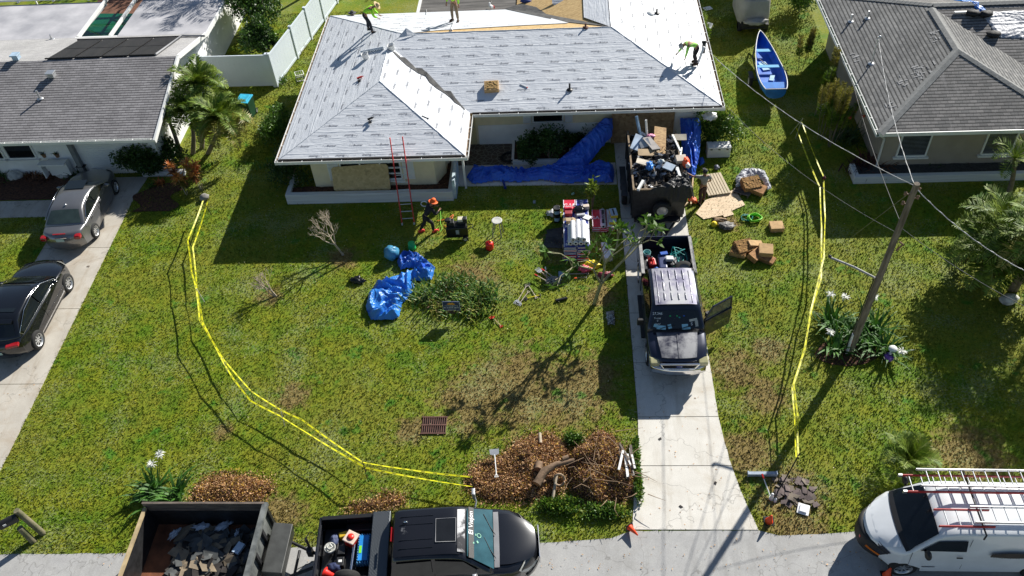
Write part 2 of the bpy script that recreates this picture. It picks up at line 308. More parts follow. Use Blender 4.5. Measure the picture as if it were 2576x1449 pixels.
def membrane(name, axis):
    n = N(name); v = n.pos((.55, 5, 5) if axis == 'x' else (5, .55, 5)); w0 = n.pos()
    a = n.noise(v, 1.0, 4, .55, 1.0); c = n.noise(w0, 2.0, 3, .5, 1.5)
    s = n.n('SeparateXYZ'); n.l(w0, s.inputs[0]); y = s.outputs[1 if axis == 'x' else 0]; y = n.math('ADD', y, n.math('MULTIPLY', n.noise(w0, .7, 2), .07))
    fr = n.math('FRACT', n.math('MULTIPLY', y, 1/1.02)); seam = n.ramp(fr, [(0., 1.), (.03, .2), (.06, 0.), (.97, 0.), (1., 1.)])
    h = n.math('ADD', n.math('MULTIPLY', n.math('ABSOLUTE', n.math('SUBTRACT', a, .5)), 1.6), n.math('MULTIPLY', c, .5)); h = n.math('ADD', h, n.math('MULTIPLY', seam, .35))
    col = n.mix(n.ramp(n.noise(w0, 1.2, 5, .6), [(.3, 0.), (.7, 1.)]), (.6, .62, .66), (.69, .71, .74)); col = n.mix(n.ramp(fr, [(0., .3), (.012, 0.), (1., 0.)]), col, (.35, .36, .38))
    return n.done(col, .42, n.bump(h, .42, .07), spec=.5)
MX, MY = membrane('roof_membrane', 'x'), membrane('roof_membrane_side', 'y')
def osb(name='osb_board', a=(.42, .27, .11), b2=(.62, .44, .2)):
    n = N(name); v = n.pos((1, 3, 1)); x = n.n('TexVoronoi'); n.l(v, x.inputs['Vector']); x.inputs['Scale'].default_value = 9
    col = n.mix(n.ramp(x.outputs['Color'], [(.1, 0.), (.9, 1.)]), a, b2); col = n.mix(n.ramp(n.noise(n.pos(), 3.5, 4, .7), [(.56, 0.), (.7, .5)]), col, tuple(q*.45 for q in a)); return n.done(col, .75, n.bump(x.outputs[0], .3, .006))
OSB = osb(); PLY = osb('weathered_plywood', (.24, .15, .075), (.42, .29, .16))
FELT = mat('dark_felt', (.045, .045, .048), .8, .3, 3, c2=(.09, .088, .085), bump=.5, bs=20)
INK = mat('printed_ink', (.27, .28, .31), .6, .05, bump=0); INKL = mat('pale_printed_ink', (.52, .53, .55), .6, .05, bump=0)
def planemat(P, u): # frame on a roof plane; P: three 3-D points ccw
    nrm = (Vector(P[1])-Vector(P[0])).cross(Vector(P[2])-Vector(P[0])).normalized()
    if nrm.z < 0: nrm = -nrm
    return nrm
def hit(px, py, P0, nrm):
    d = RX*((px-1288)/FL) - UY*((py-724.5)/FL) + FW; t = (Vector(P0)-CAM).dot(nrm)/d.dot(nrm); return CAM+d*t
def hip(x0, x1, y0, y1, xw, yw, e, p, yb=None):
    t = (y1-y0)/2; hw = (xw-x0)/2; zr = e+p*t; zw = e+p*hw; A = (x0+hw, yw+hw, zw); J = (x0+hw, y0+hw, zw); RL, RR = (x0+t, y0+t, zr), (x1-t, y0+t, zr)
    D = dict(left=[(x0, yw, e), A, J, RL, (x0, y1, e)], wing=[(x0, yw, e), (xw, yw, e), A], wingr=[(xw, yw, e), (xw, y0, e), J, A], front=[(xw, y0, e), (x1, y0, e), RR, RL, J])
    if yb:
        XI = x1-2*t; D['right'] = [(x1, y0, e), (x1, yb, e), (x1-t, yb, zr), RR]; D['back'] = [(x0, y1, e), RL, RR, (XI, y1, e)]; D['rearl'] = [RR, (x1-t, yb, zr), (XI, yb, e), (XI, y1, e)]
    else: D['right'] = [(x1, y0, e), (x1, y1, e), RR]; D['back'] = [(x0, y1, e), RL, RR, (x1, y1, e)]
    return D
def gutter(name, p, q, out, parent, mi, mo=WHITE, w=.13, h=.12):
    p, q = Vector(p), Vector(q); o = Vector(out); d = (q-p).normalized(); b = B(); L = (q-p).length; M = frame(p, d, o)
    up = 1 if M.to_3x3() @ Vector((0, 0, 1)) == 1 else 0
    Z = (M.to_3x3() @ Vector((0, 0, 1))).z
    s = 1 if Z > 0 else -1
    for (a0, a1, b0, b1, k) in ((0.0, .015, -h, .0, 0), (w-.015, w, -h, .0, 0), (.0, w, -h-.012, -h, 0), (.015, w-.015, -h*.55, -h*.5, 1)): b.bb(0, L, a0, a1, min(b0*s, b1*s), max(b0*s, b1*s), k, M)
    x = .3
    while x < L-.1: b.bb(x, x+.025, .012, w-.012, min(-.02*s, 0), max(-.02*s, 0), 0, M); x += .8
    return obj(name, b, [mo, mi], parent)
# ================= CENTRE HOUSE =================
CREAM = mat('cream_stucco', (.78, .68, .46), .85, .06, 2, bump=.3, bs=60); WSTUC = mat('white_stucco', (.82, .82, .81), .85, .06, 1.5, bump=.4, bs=50)
SOIL = mat('dark_mulch', (.07, .03, .018), .95, .5, 12, bump=.8, bs=30, c2=(.13, .055, .03)); GUTD = mat('gutter_debris', (.16, .11, .07), .9, .4, 8)
hs = thing('reroofed_house', 'cream house with a hipped roof covered in white printed underlayment, in the middle', 'house', (0, 0, 0))
e0, P0 = 2.5, .3; DK = hip(-11.4, 6.49, 30.15, 38.84, -3.89, 27.23, e0, P0, 46)
b = B()
for k, q in DK.items(): b.slab([(x, y, z-.012) for x, y, z in q], .1)
obj('roof_deck', b, OSB, hs)
def up(q, dz): return [(x, y, z+dz) for x, y, z in q]
# each roof plane carries a sheet of printed underlayment
zf = lambda y: e0+P0*(y-30.15); zb = lambda y: e0+P0*(38.84-y)
def words(b, M, u0, u1, v0, v1, inside, du=1.08, dv=.5, ph=0., sz=.14):
    r = 0; v = v0+.15
    while v < v1:
        u = u0+.3+(r % 2)*.42+ph+(r*.13) % .3; flip = r % 2 == 0
        while u < u1:
            if inside(u-.3, v) and inside(u+.3, v) and inside(u, v+.06) and inside(u, v-.06):
                T = M @ Matrix.Translation((u, v, .006)) @ Matrix.Rotation(PI if flip else 0, 4, 'Z')
                b.text('Felt', T @ Matrix.Translation((-.2, 0, 0)), sz*.9, 1, 0.0); b.text('Buster', T @ Matrix.Translation((.07, 0, 0)), sz, 0, .022)
                b.box((u+.54, v, .006), (.08, .01, .001), 1, M)
                if flip: b.box((u+.1, v-.09, .006), (.5, .008, .001), 1, M)
            u += du
        v += dv; r += 1
def uvframe(q, ax):
    nrm = planemat(q, 0); o = Vector(q[0]); ux = Vector(ax); ux = (ux-nrm*ux.dot(nrm)).normalized(); uy = nrm.cross(ux); return Matrix(((ux.x, uy.x, nrm.x, o.x), (ux.y, uy.y, nrm.y, o.y), (ux.z, uy.z, nrm.z, o.z), (0, 0, 0, 1)))
def sheet(q, m, ax, txt=True, dz=.012, **kw):
    Q = up(q, dz); b = B(); b.slab(Q, .01); o = obj('underlayment', b, m, hs)
    if txt:
        M = uvframe(Q, ax); I = M.inverted(); L = [(I @ Vector(p)) for p in Q]; P = [(p.x, p.y) for p in L]
        ins = lambda u, v: bool(inpoly(np.array([u]), np.array([v]), P)[0])
        t = B(); words(t, M, min(p[0] for p in P), max(p[0] for p in P), min(p[1] for p in P), max(p[1] for p in P), ins, **kw)
        obj('printed_lettering', t, [INK, INKL], o)
    return o
sheet(DK['left'], MY, (0, 1, 0)); sheet(DK['wing'], MX, (1, 0, 0), ph=.1); sheet(DK['wingr'], MY, (0, -1, 0)); sheet(DK['right'], MY, (0, 1, 0), dv=.55)
sheet(DK['front'], MX, (1, 0, 0))
nb = planemat(DK['back'], 0); B0 = DK['back'][0]
sheet([(-11.4, 38.84, 2.5), (-7.05, 34.5, 3.805), (-5.6, 34.95, zb(34.95)), (-2, 35.35, zb(35.35)), (0.3, 35.5, zb(35.5)), (-2.15, 38.84, 2.5)], MX, (1, 0, 0), dz=.02)
sheet([(2.1, 34.5, 3.8), (2.1, 46, 3.8), (1.0, 46, 3.47), (1.0, 36.0, 3.47)], MY, (0, 1, 0), txt=False, dz=.03)
b = B(); b.slab([(x, y, z+.014) for x, y, z in [(2.1, 34.55, 3.8), (1.55, 35.9, zb(35.9)-.02), (-2.0, 39.2, 2.6), (-2.75, 38.9, 2.52), (-.1, 35.9, zb(35.9))]], .008); obj('valley_felt', b, FELT, hs)
# exposed valley on the street side, ragged sheet edge
vp = [(994, 130), (1010, 143), (1019, 145), (1046, 171), (1062, 172), (1071, 180), (1072, 180), (1094, 203), (1118, 228), (1134, 229), (1146, 247), (1171, 276)]
vl = [(988, 130), (1003, 146), (1024, 165), (1052, 184), (1079, 195), (1080, 207), (1098, 222), (1119, 235), (1143, 254), (1144, 258), (1158, 266), (1168, 276)]
nf = planemat(DK['front'], 0); nw = planemat(DK['wingr'], 0); F0 = Vector(DK['front'][0])+Vector((0, 0, .02)); b = B()
A_, C_ = [hit(x, y, F0, nf) for x, y in vp], []
for x, y in vl:
    p = hit(x, y, F0, nf); q = hit(x, y, F0, nw); C_.append(p if p.z > q.z else q)
for i in range(len(vp)-1): b.poly([C_[i]+Vector((0, 0, .006)), C_[i+1]+Vector((0, 0, .006)), A_[i+1], A_[i]])
obj('valley_felt', b, FELT, hs, solid=-.006)
# ridge and hip folds of the sheet
b = B()
for p, q in (((-11.4, 27.23, 2.5), DK['wing'][2]), ((-3.89, 27.23, 2.5), DK['wing'][2]), (DK['wing'][2], DK['wingr'][2]), (DK['front'][3], DK['front'][2]), ((6.49, 30.15, 2.5), DK['front'][2]), ((-11.4, 38.84, 2.5), DK['back'][1]), (DK['front'][2], (2.14, 46, 3.8)), (DK['wingr'][2], DK['back'][1])):
    p, q = Vector(p), Vector(q); k = 26; b.tube([p+(q-p)*(i/k)+Vector((noise.noise((i*1.3, p.x, 1))*.02, noise.noise((i*1.3, p.y, 4))*.02, .012+noise.noise((i*.9, p.x, 8))*.012)) for i in range(k+1)], .022, 6)
obj('ridge_fold', b, MY, hs)
# flat rear roof
b = B(); b.slab([(-7.0, 38.95, 2.42), (-2.0, 38.95, 2.42), (1.9, 38.95, 2.42), (1.9, 46, 2.35), (-7.0, 46, 2.35)], .15); obj('flat_rear_roof', b, mat('old_rolled_felt', (.09, .085, .08), .85, .35, 2, c2=(.16, .15, .14), bump=.6, bs=25, st=(.3, 2, 1)), hs)
b = B(); b.bb(-7.14, -7.0, 38.95, 46, 2.3, 2.47); obj('fascia', b, WHITE, hs)
# walls
WB = [(-10.5, 28.15), (-5.35, 28.15), (-5.0, 28.9), (-5.0, 31.3), (5.9, 31.3), (5.9, 45), (-1.6, 45), (-1.6, 38.2), (-10.5, 38.2)]
b = B(); b.prism(WB, 0, 2.43, 0); obj('wall', b, CREAM, hs)
b = B(); b.bb(-3.75, 2.1, 31.27, 31.3, 0, 1.08); b.bb(4.78, 5.93, 31.26, 31.3, 0, 2.35); b.bb(5.9, 5.93, 31.3, 45, 0, 2.35); obj('white_wall_face', b, WSTUC, hs)
b = B(); b.slab([(-11.35, 27.3, 2.42), (-3.95, 27.3, 2.42), (-3.95, 30.2, 2.42), (6.4, 30.2, 2.42), (6.4, 45, 2.42), (-2.1, 45, 2.42), (-2.1, 38.7, 2.42), (-11.35, 38.7, 2.42)], .03); obj('soffit', b, WHITE, hs)
gutter('gutter', (-11.4, 27.1, 2.5), (-11.4, 38.84, 2.5), (-1, 0, 0), hs, GUTD); gutter('gutter', (-11.53, 27.23, 2.5), (-3.78, 27.23, 2.5), (0, -1, 0), hs, mat('gutter_rust_tan', (.35, .28, .18), .8, .3))
gutter('gutter', (-3.89, 27.23, 2.5), (-3.89, 30.0, 2.5), (1, 0, 0), hs, GUTD); gutter('gutter', (-3.78, 30.15, 2.5), (6.62, 30.15, 2.5), (0, -1, 0), hs, mat('black_drip_edge', (.012, .01, .01), .7)); gutter('gutter', (6.49, 30.15, 2.5), (6.49, 46, 2.5), (1, 0, 0), hs, GUTD)
b = B(); b.bb(-3.79, 6.5, 30.13, 30.2, 2.44, 2.52); b.bb(-11.4, -3.9, 27.21, 27.28, 2.45, 2.53); obj('drip_edge', b, mat('black_drip_edge', (.012, .01, .01), .7), hs)
def window(par, x0, x1, z0, z1, y, rows=2, cols=1, d=.05, sill=True, M=None, fm=WHITE):
    f = B(); w = .06
    for a in range(cols+1): xx = x0+(x1-x0)*a/cols; f.bb(xx-w/2, xx+w/2, y-d, y, z0, z1, 0, M)
    for a in range(rows+1): zz = z0+(z1-z0)*a/rows; f.bb(x0+w/2, x1-w/2, y-d-.003, y, zz-w/2, zz+w/2, 0, M)
    fo = obj('window', f, fm, par); g = B(); g.bb(x0+.01, x1-.01, y-.02, y-.004, z0+.01, z1-.01, 0, M); obj('pane', g, GLASS, fo)
    if sill: s = B(); s.bb(x0-.12, x1+.12, y-.14, y-.003, z0-.1, z0-.032, 0, M); obj('sill', s, WHITE, fo)
    return fo
def shutter(par, x0, x1, z0, z1, y):
    s = B(); s.bb(x0, x1, y-.04, y, z0, z1); z = z0+.08
    while z < z1-.08: s.box(((x0+x1)/2, y-.045, z), (x1-x0-.1, .02, .05), 0, rx=.5); z += .07
    return obj('shutter', s, WHITE, par)
window(hs, -9.25, -6.75, .75, 2.2, 28.15, 5, 3, .06); shutter(hs, -9.8, -9.33, .72, 2.25, 28.15); shutter(hs, -6.66, -6.2, .72, 2.25, 28.15)
window(hs, -1.32, -.02, 1.2, 1.85, 31.27, 1, 1, .06); shutter(hs, -1.75, -1.4, 1.15, 1.95, 31.27); shutter(hs, .06, .4, 1.15, 1.95, 31.27)
b = B(); b.bb(-4.72, -3.85, 31.24, 31.3, .1, 2.2)
for z in (.5, 1.2, 1.9): b.bb(-4.6, -3.97, 31.22, 31.24, z-.25, z+.22)
do = obj('door', b, mat('cream_door', (.6, .5, .27), .5, .05), hs); b = B(); b.ell((-3.95, 31.18, 1.1), .035); obj('handle', b, CHROME, do)
b = B(); b.box((3.44, 31.2, 1.2), (2.62, .04, 2.4), 0); b.box((2.1, 31.18, 1.2), (.06, .06, 2.4)); b.box((3.0, 31.17, 1.2), (.05, .02, 2.38)); obj('boarded_garage_opening', b, PLY, hs)
b = B(); b.box((-5.0, 30.2, 1.25), (.1, .1, 2.4)); b.bb(-4.2, -4.12, 28.25, 28.35, 0, 2.4); obj('porch_post', b, WHITE, hs)
# leaning plywood over the front window
b = B(); M = frame((-9.65, 27.78, .42), (1, .0, -.02), (0, .28, 1)); pw = [(0, .06), (.1, 0), (2.2, -.06), (2.34, .0), (2.4, .12), (2.38, 1.1), (2.3, 1.2), (1.9, 1.22), (.1, 1.08), (0, 1.0)]
b.prism(pw, -.012, .012, 0, M); tag(obj('plywood_board', b, osb('pale_board', (.46, .34, .16), (.62, .48, .25))), 'large pale wood board leaning over the front window of the cream house', 'board')
# white brick planter of the wing
WBRK = mat('painted_white_brick', (.66, .67, .67), .85, .1, 1.5, st=(.4, .4, 14), bump=.7, bs=2.0)
pl = thing('brick_planter', 'long low white brick planter along the front wall of the cream house', 'planter', (-8.1, 27.8, 0)); b = B()
b.bb(-11.68, -4.62, 27.48, 27.68, 0, .5, 0, TR(8.1, -27.8, 0)); b.bb(-11.68, -11.48, 27.68, 28.9, 0, .5, 0, TR(8.1, -27.8, 0)); b.bb(-4.82, -4.62, 27.68, 29.6, 0, .5, 0, TR(8.1, -27.8, 0)); obj('planter_wall', b, WBRK, pl, bevel=.015)
b = B(); b.grid(lambda u, v: (-11.48+8.1+6.66*u, -.12+.5*v+0*u, .38+.05*noise.noise((u*30, v*3, 0))), 60, 5); b.grid(lambda u, v: (-5.33+8.1+.52*u, .38+1.4*v, .385+.05*noise.noise((u*5, v*8, 0))), 8, 14); obj('mulch', b, SOIL, pl)
b = B(); b.bb(-4.62, -4.5, 27.6, 29.2, .02, 1.0); b.bb(-4.63, -4.49, 28.0, 28.03, .1, .9); o = obj('wooden_side_panel', b, mat('pale_blue_paint', (.5, .6, .66), .6)); tag(o, 'pale blue painted panel standing at the right end of the white brick planter', 'panel')
# ================= LEFT HOUSE =================
lh = thing('gabled_house', 'white house under a brown grey shingle gable roof at the left edge', 'house', (-22, 34, 0)); T = TR(22, -34, 0)
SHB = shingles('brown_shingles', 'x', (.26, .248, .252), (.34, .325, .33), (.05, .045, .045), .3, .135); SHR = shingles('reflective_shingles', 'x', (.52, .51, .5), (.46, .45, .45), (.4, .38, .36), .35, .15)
XL = -36; XR = -17.15
def L(q): return [(x+22, y-34, z) for x, y, z in q]
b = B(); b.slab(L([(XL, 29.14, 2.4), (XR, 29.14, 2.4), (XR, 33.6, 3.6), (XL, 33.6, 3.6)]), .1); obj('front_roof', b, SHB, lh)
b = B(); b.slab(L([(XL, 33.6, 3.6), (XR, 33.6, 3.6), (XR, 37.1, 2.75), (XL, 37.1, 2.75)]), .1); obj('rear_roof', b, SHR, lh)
FLATM = mat('weathered_white_roof', (.38, .38, .41), .8, .15, .7, c2=(.52, .51, .53), bump=.3); LX = lambda x, y, z: at(x, y, z).x
b = B(); b.slab(L([(XL, 37.1, 2.72), (at(197, 86, 2.7).x, 37.15, 2.72), (at(257, 17, 2.65).x, 40.9, 2.65), (XL, 40.9, 2.65)]), .18); b.slab(L([(at(296, 90, 2.7).x, 37.12, 2.72), (XR+.05, 37.1, 2.72), (XR+.05, 45, 2.6), (at(296, 90, 2.7).x, 45, 2.6)]), .18); obj('flat_roof', b, FLATM, lh)
b = B(); b.bb(at(197, 86, 2.7).x+22, at(296, 90, 2.7).x+22, 3.06, 3.22, 2.56, 2.74); obj('flat_roof_trim', b, WHITE, lh)
b = B(); b.bb(XL+22, -17.75+22, -4.05, 3.1, 0, 2.38); b.add([(-17.75+22, -4.05, 2.38), (-17.75+22, 3.1, 2.38), (-17.75+22, 3.1, 2.7), (-17.75+22, -.4, 3.5)], [(0, 1, 2, 3)]); b.bb(-18.5+22, -17.75+22, 3.1, 11, 0, 2.5); obj('wall', b, WSTUC, lh)
b = B()
for p, q in (((XR, 29.0, 2.36), (XR, 33.6, 3.6)), ((XR, 33.6, 3.6), (XR, 37.1, 2.75)), ((XR, 37.1, 2.7), (XR, 45, 2.6))):
    p, q = Vector(L([p])[0]), Vector(L([q])[0]); b.box((p+q)/2+Vector((.02, 0, -.05)), (.08, (q-p).length, .2), 0, rx=math.atan2((q-p).z, (q-p).y))
obj('fascia', b, WHITE, lh)
g = gutter('gutter', (XL, 29.14, 2.4), (XR, 29.14, 2.4), (0, -1, 0), lh, mat('teal_grey_gutter', (.08, .11, .11), .5)); g.location = (22, -34, 0)
# solar pool mats on the rear slope
nr = planemat([(XL, 33.6, 3.66), (XR, 33.6, 3.66), (XR, 37.1, 2.81)], 0); S0 = Vector((XL, 33.6, 3.67)); cz = lambda x, y: hit(x*.25, y*.25, S0, nr)+Vector((22, -34, 0))
tl, tr_, br, bl = cz(790, 400), cz(1815, 366), cz(1560, 548), cz(465, 590)
for i in range(4):
    a, c = i/4+.008, (i+1)/4-.008; b = B(); q = [bl.lerp(br, a), bl.lerp(br, c), tl.lerp(tr_, c), tl.lerp(tr_, a)]; b.slab(q, .03)
    b.tube([q[0]-Vector((.1, 0, 0)), q[1]], .035, 8); b.tube([q[3]-Vector((.1, 0, 0)), q[2]], .035, 8); md = q[0].lerp(q[3], .5); me_ = q[1].lerp(q[2], .5); b.tube([md, me_], .012, 5)
    obj('solar_pool_mat', b, mat('black_solar_mat', (.016, .013, .012), .55, .3, 3, bump=.3, bs=60, st=(1, .2, 1)), lh)
b = B(); q1, q2 = cz(1565, 548), cz(1830, 358); b.tube([q1, q2, cz(2060, 362)], .05, 8); obj('water_pipe', b, GREYP, lh)
def vent(px, py, kind, par, P0_, nrm, off, m=ALU, h=.45):
    p = hit(px, py, P0_, nrm)+off; b = B()
    if kind == 'pipe': b.tube([p-Vector((0, 0, .05)), p+Vector((0, 0, h))], .045, 10); b.lathe([(.14, 0), (.13, .02), (.06, .05)], p, 12)
    else: b.box(p+Vector((0, 0, .1)), (.28, .28, .2)); b.box(p+Vector((0, -.02, .23)), (.36, .36, .06))
    return obj('roof_vent' if kind == 'box' else 'vent_pipe', b, m, par, bevel=.01)
nfL = planemat([(XL, 29.14, 2.4), (XR, 29.14, 2.4), (XR, 33.6, 3.6)], 0); O22 = Vector((22, -34, 0))
vent(132, 193, 'box', lh, (XL, 29.14, 2.42), nfL, O22); vent(101, 248, 'pipe', lh, (XL, 29.14, 2.42), nfL, O22, h=.4); vent(43, 148, 'box', lh, S0, nr, O22, mat('pale_blue_vent', (.42, .55, .68), .5)); vent(131, 99, 'pipe', lh, (XL, 37, 2.75), Vector((0, 0, 1)), O22, h=.25)
# front of the left house
TL = T
b = B(); b.bb(-21.0, -18.25, 29.9, 29.95, 0, 2.15, 0, T)
for z in np.arange(.1, 2.15, .11): b.bb(-20.98, -18.27, 29.885, 29.9, z, z+.085, 0, T)
obj('garage_door', b, WHITE, lh)
b = B(); b.bb(-21.55, -21.35, 29.75, 29.95, 0, 2.3, 0, T); obj('corner_post', b, mat('grey_trim', (.2, .21, .22), .7), lh)
window(lh, -24.55, -23.3, .95, 2.15, 29.95, 1, 1, .06, M=T); window(lh, -26.2, -24.75, .95, 2.15, 29.95, 1, 1, .06, M=T)
b = B(); b.bb(-23.05, -21.85, 29.35, 29.7, .9, .96, 0, T); b.bb(-23.0, -22.95, 29.4, 29.7, .2, .9, 0, T); b.bb(-22.8, -21.9, 29.6, 29.9, .2, .88, 0, T); obj('wall_ledge', b, WHITE, lh)
# ================= RIGHT HOUSE =================
rh = thing('shingled_house', 'tan house with dark grey shingle hip roof at the right edge', 'house', (16, 32, 0)); OR = Vector((-16, -32, 0))
SX = shingles('grey_shingles', 'x', (.19, .185, .18), (.28, .265, .255), (.04, .04, .04), .28, .15); SY = shingles('grey_shingles_side', 'y', (.18, .18, .178), (.27, .265, .255), (.035, .035, .035), .28, .15)
DR_ = hip(12.25, 36, 31.6, 39.3, 19.75, 28.0, 2.5, .345)
for k, q in DR_.items():
    b = B(); b.slab([Vector(p)+OR for p in q], .1); obj('roof', b, SY if k in ('left', 'wingr', 'right') else SX, rh)
b = B(); CAPM = mat('hip_cap_shingles', (.25, .25, .24), .9, .15, 6, bump=.5, bs=30)
def caps(b, p, q, w=.17):
    p, q = Vector(p)+OR, Vector(q)+OR; L_ = (q-p).length; d = (q-p)/L_; side = d.cross(Vector((0, 0, 1))).normalized(); n_ = int(L_/.2)
    for i in range(n_):
        a = p+d*(i*.2); c = a+d*.235
        b.add([a+side*w+Vector((0, 0, -.03)), a+Vector((0, 0, .035)), a-side*w+Vector((0, 0, -.03)), c+side*w+Vector((0, 0, -.012)), c+Vector((0, 0, .05)), c-side*w+Vector((0, 0, -.012))], [(0, 1, 4, 3), (1, 2, 5, 4), (3, 4, 5)])
A3 = DR_['wing'][2]
for p, q in (((12.25, 28, 2.5), A3), ((19.75, 28, 2.5), A3), (A3, DR_['wingr'][2]), (DR_['wingr'][2], DR_['left'][3]), (DR_['back'][1], DR_['back'][2]), ((12.25, 39.3, 2.5), DR_['left'][3])): caps(b, p, q)
obj('hip_caps', b, CAPM, rh, solid=.01)
b = B(); b.prism([(-3.05, -3.15), (3.1, -3.15), (3.1, .4), (19, .4), (19, 6.5), (-3.05, 6.5)], 0, 2.45); obj('wall', b, mat('tan_stucco', (.36, .31, .25), .85, .06, 2, bump=.3, bs=60), rh)
b = B(); b.slab([(-3.7, -3.95, 2.4), (3.7, -3.95, 2.4), (3.7, 0, 2.4), (19, 0, 2.4), (19, 7, 2.4), (-3.7, 7, 2.4)], .03); obj('soffit', b, WHITE, rh)
b = B(); b.bb(-3.75, 3.75, -4.03, -3.99, 2.36, 2.52); obj('fascia', b, WHITE, rh)
g = gutter('gutter', (12.25, 27.95, 2.5), (12.25, 39.3, 2.5), (-1, 0, 0), rh, mat('mossy_gutter', (.1, .16, .1), .6)); g.location = OR
b = B(); b.tube([(-3.6, -3.9, 2.3), (-3.3, -3.5, 1.9), (-3.15, -3.2, 1.6), (-3.12, -3.18, .05)], .045, 6); obj('downspout', b, WHITE, rh)
for x0 in (13.55, 16.9): window(rh, x0-16, x0+1.15-16, .75, 2.2, 28.85-32, 1, 1, .06, True); b = B(); [b.bb(x0-15.96, x0-14.9, -3.178, -3.175, z, z+.03) for z in np.arange(.8, 2.15, .065)]; obj('window_blind', b, mat('pale_blind', (.14, .15, .17), .7), rh)
nL = planemat(DR_['left'], 0); L0 = Vector(DR_['left'][0])+Vector((0, 0, .01))
for x, y, h in ((2145, 38, .4), (2178, 45, .4)): pass
vent(2140, 54, 'pipe', rh, L0, nL, OR, h=.35); vent(2182, 46, 'pipe', rh, L0, nL, OR, h=.35)
p = hit(2192, 160, L0, nL); 
b = B(); b.tube([p, p+Vector((0, 0, 1.25))], .03, 8); b.lathe([(.15, 0), (.13, .02), (.05, .05)], p, 12); b.tube([p+Vector((-.02, 0, 1.2)), p+Vector((.12, .03, 1.22)), p+Vector((.14, .03, 1.05))], .02, 6); b.ell(p+Vector((.05, 0, 1.25)), .06); MAST = p+Vector((0, 0, 1.2))
for v in b.v: pass
o = obj('service_mast', b, ALU); tag(o, 'metal electrical service mast rising from the grey shingle roof', 'mast')
# patched spots where shingles are missing
b = B()
for x, y, n_ in ((2353, 92, 9), (2368, 82, 5), (2310, 175, 12), (2318, 190, 8), (2268, 205, 7), (2240, 262, 5), (2342, 170, 6), (2150, 142, 4)):
    for i in range(n_): q = hit(x+random.uniform(-12, 12), y+random.uniform(-14, 14), L0, nL)+Vector((0, 0, .006))+OR; M = frame(q, (0, 1, 0), (1, 0, .345)); b.box((0, 0, 0), (random.uniform(.03, .08), random.uniform(.1, .3), .003), 0, M, rz=random.choice((0, 1.57)))
obj('roof_patch', b, mat('pale_patch', (.36, .355, .35), .9), rh)
# retaining planter in front of the right house
pl = thing('low_garden_wall', 'low white wall edging the planting bed before the tan house', 'wall', (16, 28.1, 0)); b = B(); b.bb(-4.2, 12, -.1, .1, 0, .36); b.bb(-4.2, -4.0, .1, .8, 0, .36); obj('wall', b, WBRK, pl, bevel=.015)
b = B(); b.grid(lambda u, v: (-4+16*u, .1+.7*v, .28+.04*noise.noise((u*50, v*3, 0))), 60, 4); obj('mulch', b, mat('grey_bed_soil', (.05, .05, .05), .95, .3, 10), pl)
# ================= WHITE FENCE =================
VIN = mat('white_vinyl', (.68, .75, .82), .45, .03, .6, bump=.05)
def vfence(pts, label, gate=False, h=1.8):
    f = thing('vinyl_gate' if gate else 'vinyl_fence', label, 'gate' if gate else 'fence', (pts[0][0], pts[0][1], 0)); o_ = Vector((pts[0][0], pts[0][1], 0)); pb = B(); k = 0
    for p, q in zip(pts, pts[1:]):
        p, q = Vector((*p, 0)), Vector((*q, 0)); L_ = (q-p).length; n_ = max(1, round(L_/2.4)); d = (q-p)/L_; M = frame(p-o_, d, (0, 0, 1))
        for i in range(n_):
            b = B(); x0, x1 = L_*i/n_+.07, L_*(i+1)/n_-.07; b.bb(x0, x1, .08, .2, -.03, .03, 0, M); b.bb(x0, x1, h-.14, h-.02, -.03, .03, 0, M); m_ = max(2, round((x1-x0)/.28)); 
            for j in range(m_): b.bb(x0+(x1-x0)*j/m_+.0015, x0+(x1-x0)*(j+1)/m_-.0015, .2, h-.14, -.014, .014, 0, M)
            obj('gate_leaf' if gate else 'fence_panel', b, VIN, f)
        for i in range(n_+1):
            x = L_*i/n_; b = B(); b.bb(x-.065, x+.065, 0, h+.03, -.065, .065, 0, M); b.bb(x-.085, x+.085, h+.03, h+.06, -.085, .085, 0, M); obj('post', b, VIN, f, bevel=.01)
    return f
vfence([(-14.2, 36.6), (-13.7, 39.2), (-13.0, 43), (-12.3, 47)], 'tall white vinyl fence running back between the left house and the lawn'); vfence([(-17.7, 36.65), (-14.3, 36.6)], 'tall white vinyl gate section facing the street beside the green bin', True)
# pool behind the left house
b = B(); q = [at(250, 50), at(322, 33), at(330, 48), at(290, 88), at(212, 88)]
b = B(); b.poly([at(x, y, 1.6) for x, y in ((190, 92), (330, 92), (385, 34), (235, 34))]); o = obj('pool_water', b, mat('green_pool_water', (.005, .09, .04), .06, .2, 1, bump=.1, bs=3)); struct(o)
b = B(); b.poly([at(x, y, 1.0) for x, y in ((225, 36), (400, 36), (420, -6), (250, -6))]); struct(obj('pool_deck', b, mat('red_brown_deck', (.16, .07, .04), .8))); pc = thing('pool_cage', 'white framed screen enclosure over the green pool at the top left', 'enclosure', (-22, 41, 0)); b = B()
for x in np.arange(-34, -17.4, 1.9): b.box((x+22, 2.2, 2.75), (.08, 4.4, .1), 0); 
for y in (41.1, 42.7, 44.6): b.bb(-14, 4.6, y-41-.05, y-41+.05, 2.76, 2.87)
for x in np.arange(-34, -17.4, 3.8): b.box((x+22+.9, .85, 2.75), (.05, 2.4, .06), 0, rz=.95)
for x in (at(205, 88, 2.6).x, at(290, 88, 2.6).x-.15): b.bb(x+22-.06, x+22+.06, -3.7, .2, 2.6, 2.74)
obj('screen_frame', b, WHITE, pc)
for x in np.arange(-34, -17.4, 3.8): b = B(); b.bb(x+22-.04, x+22+.04, 4.3, 4.38, 0, 2.75); obj('frame_post', b, WHITE, pc)
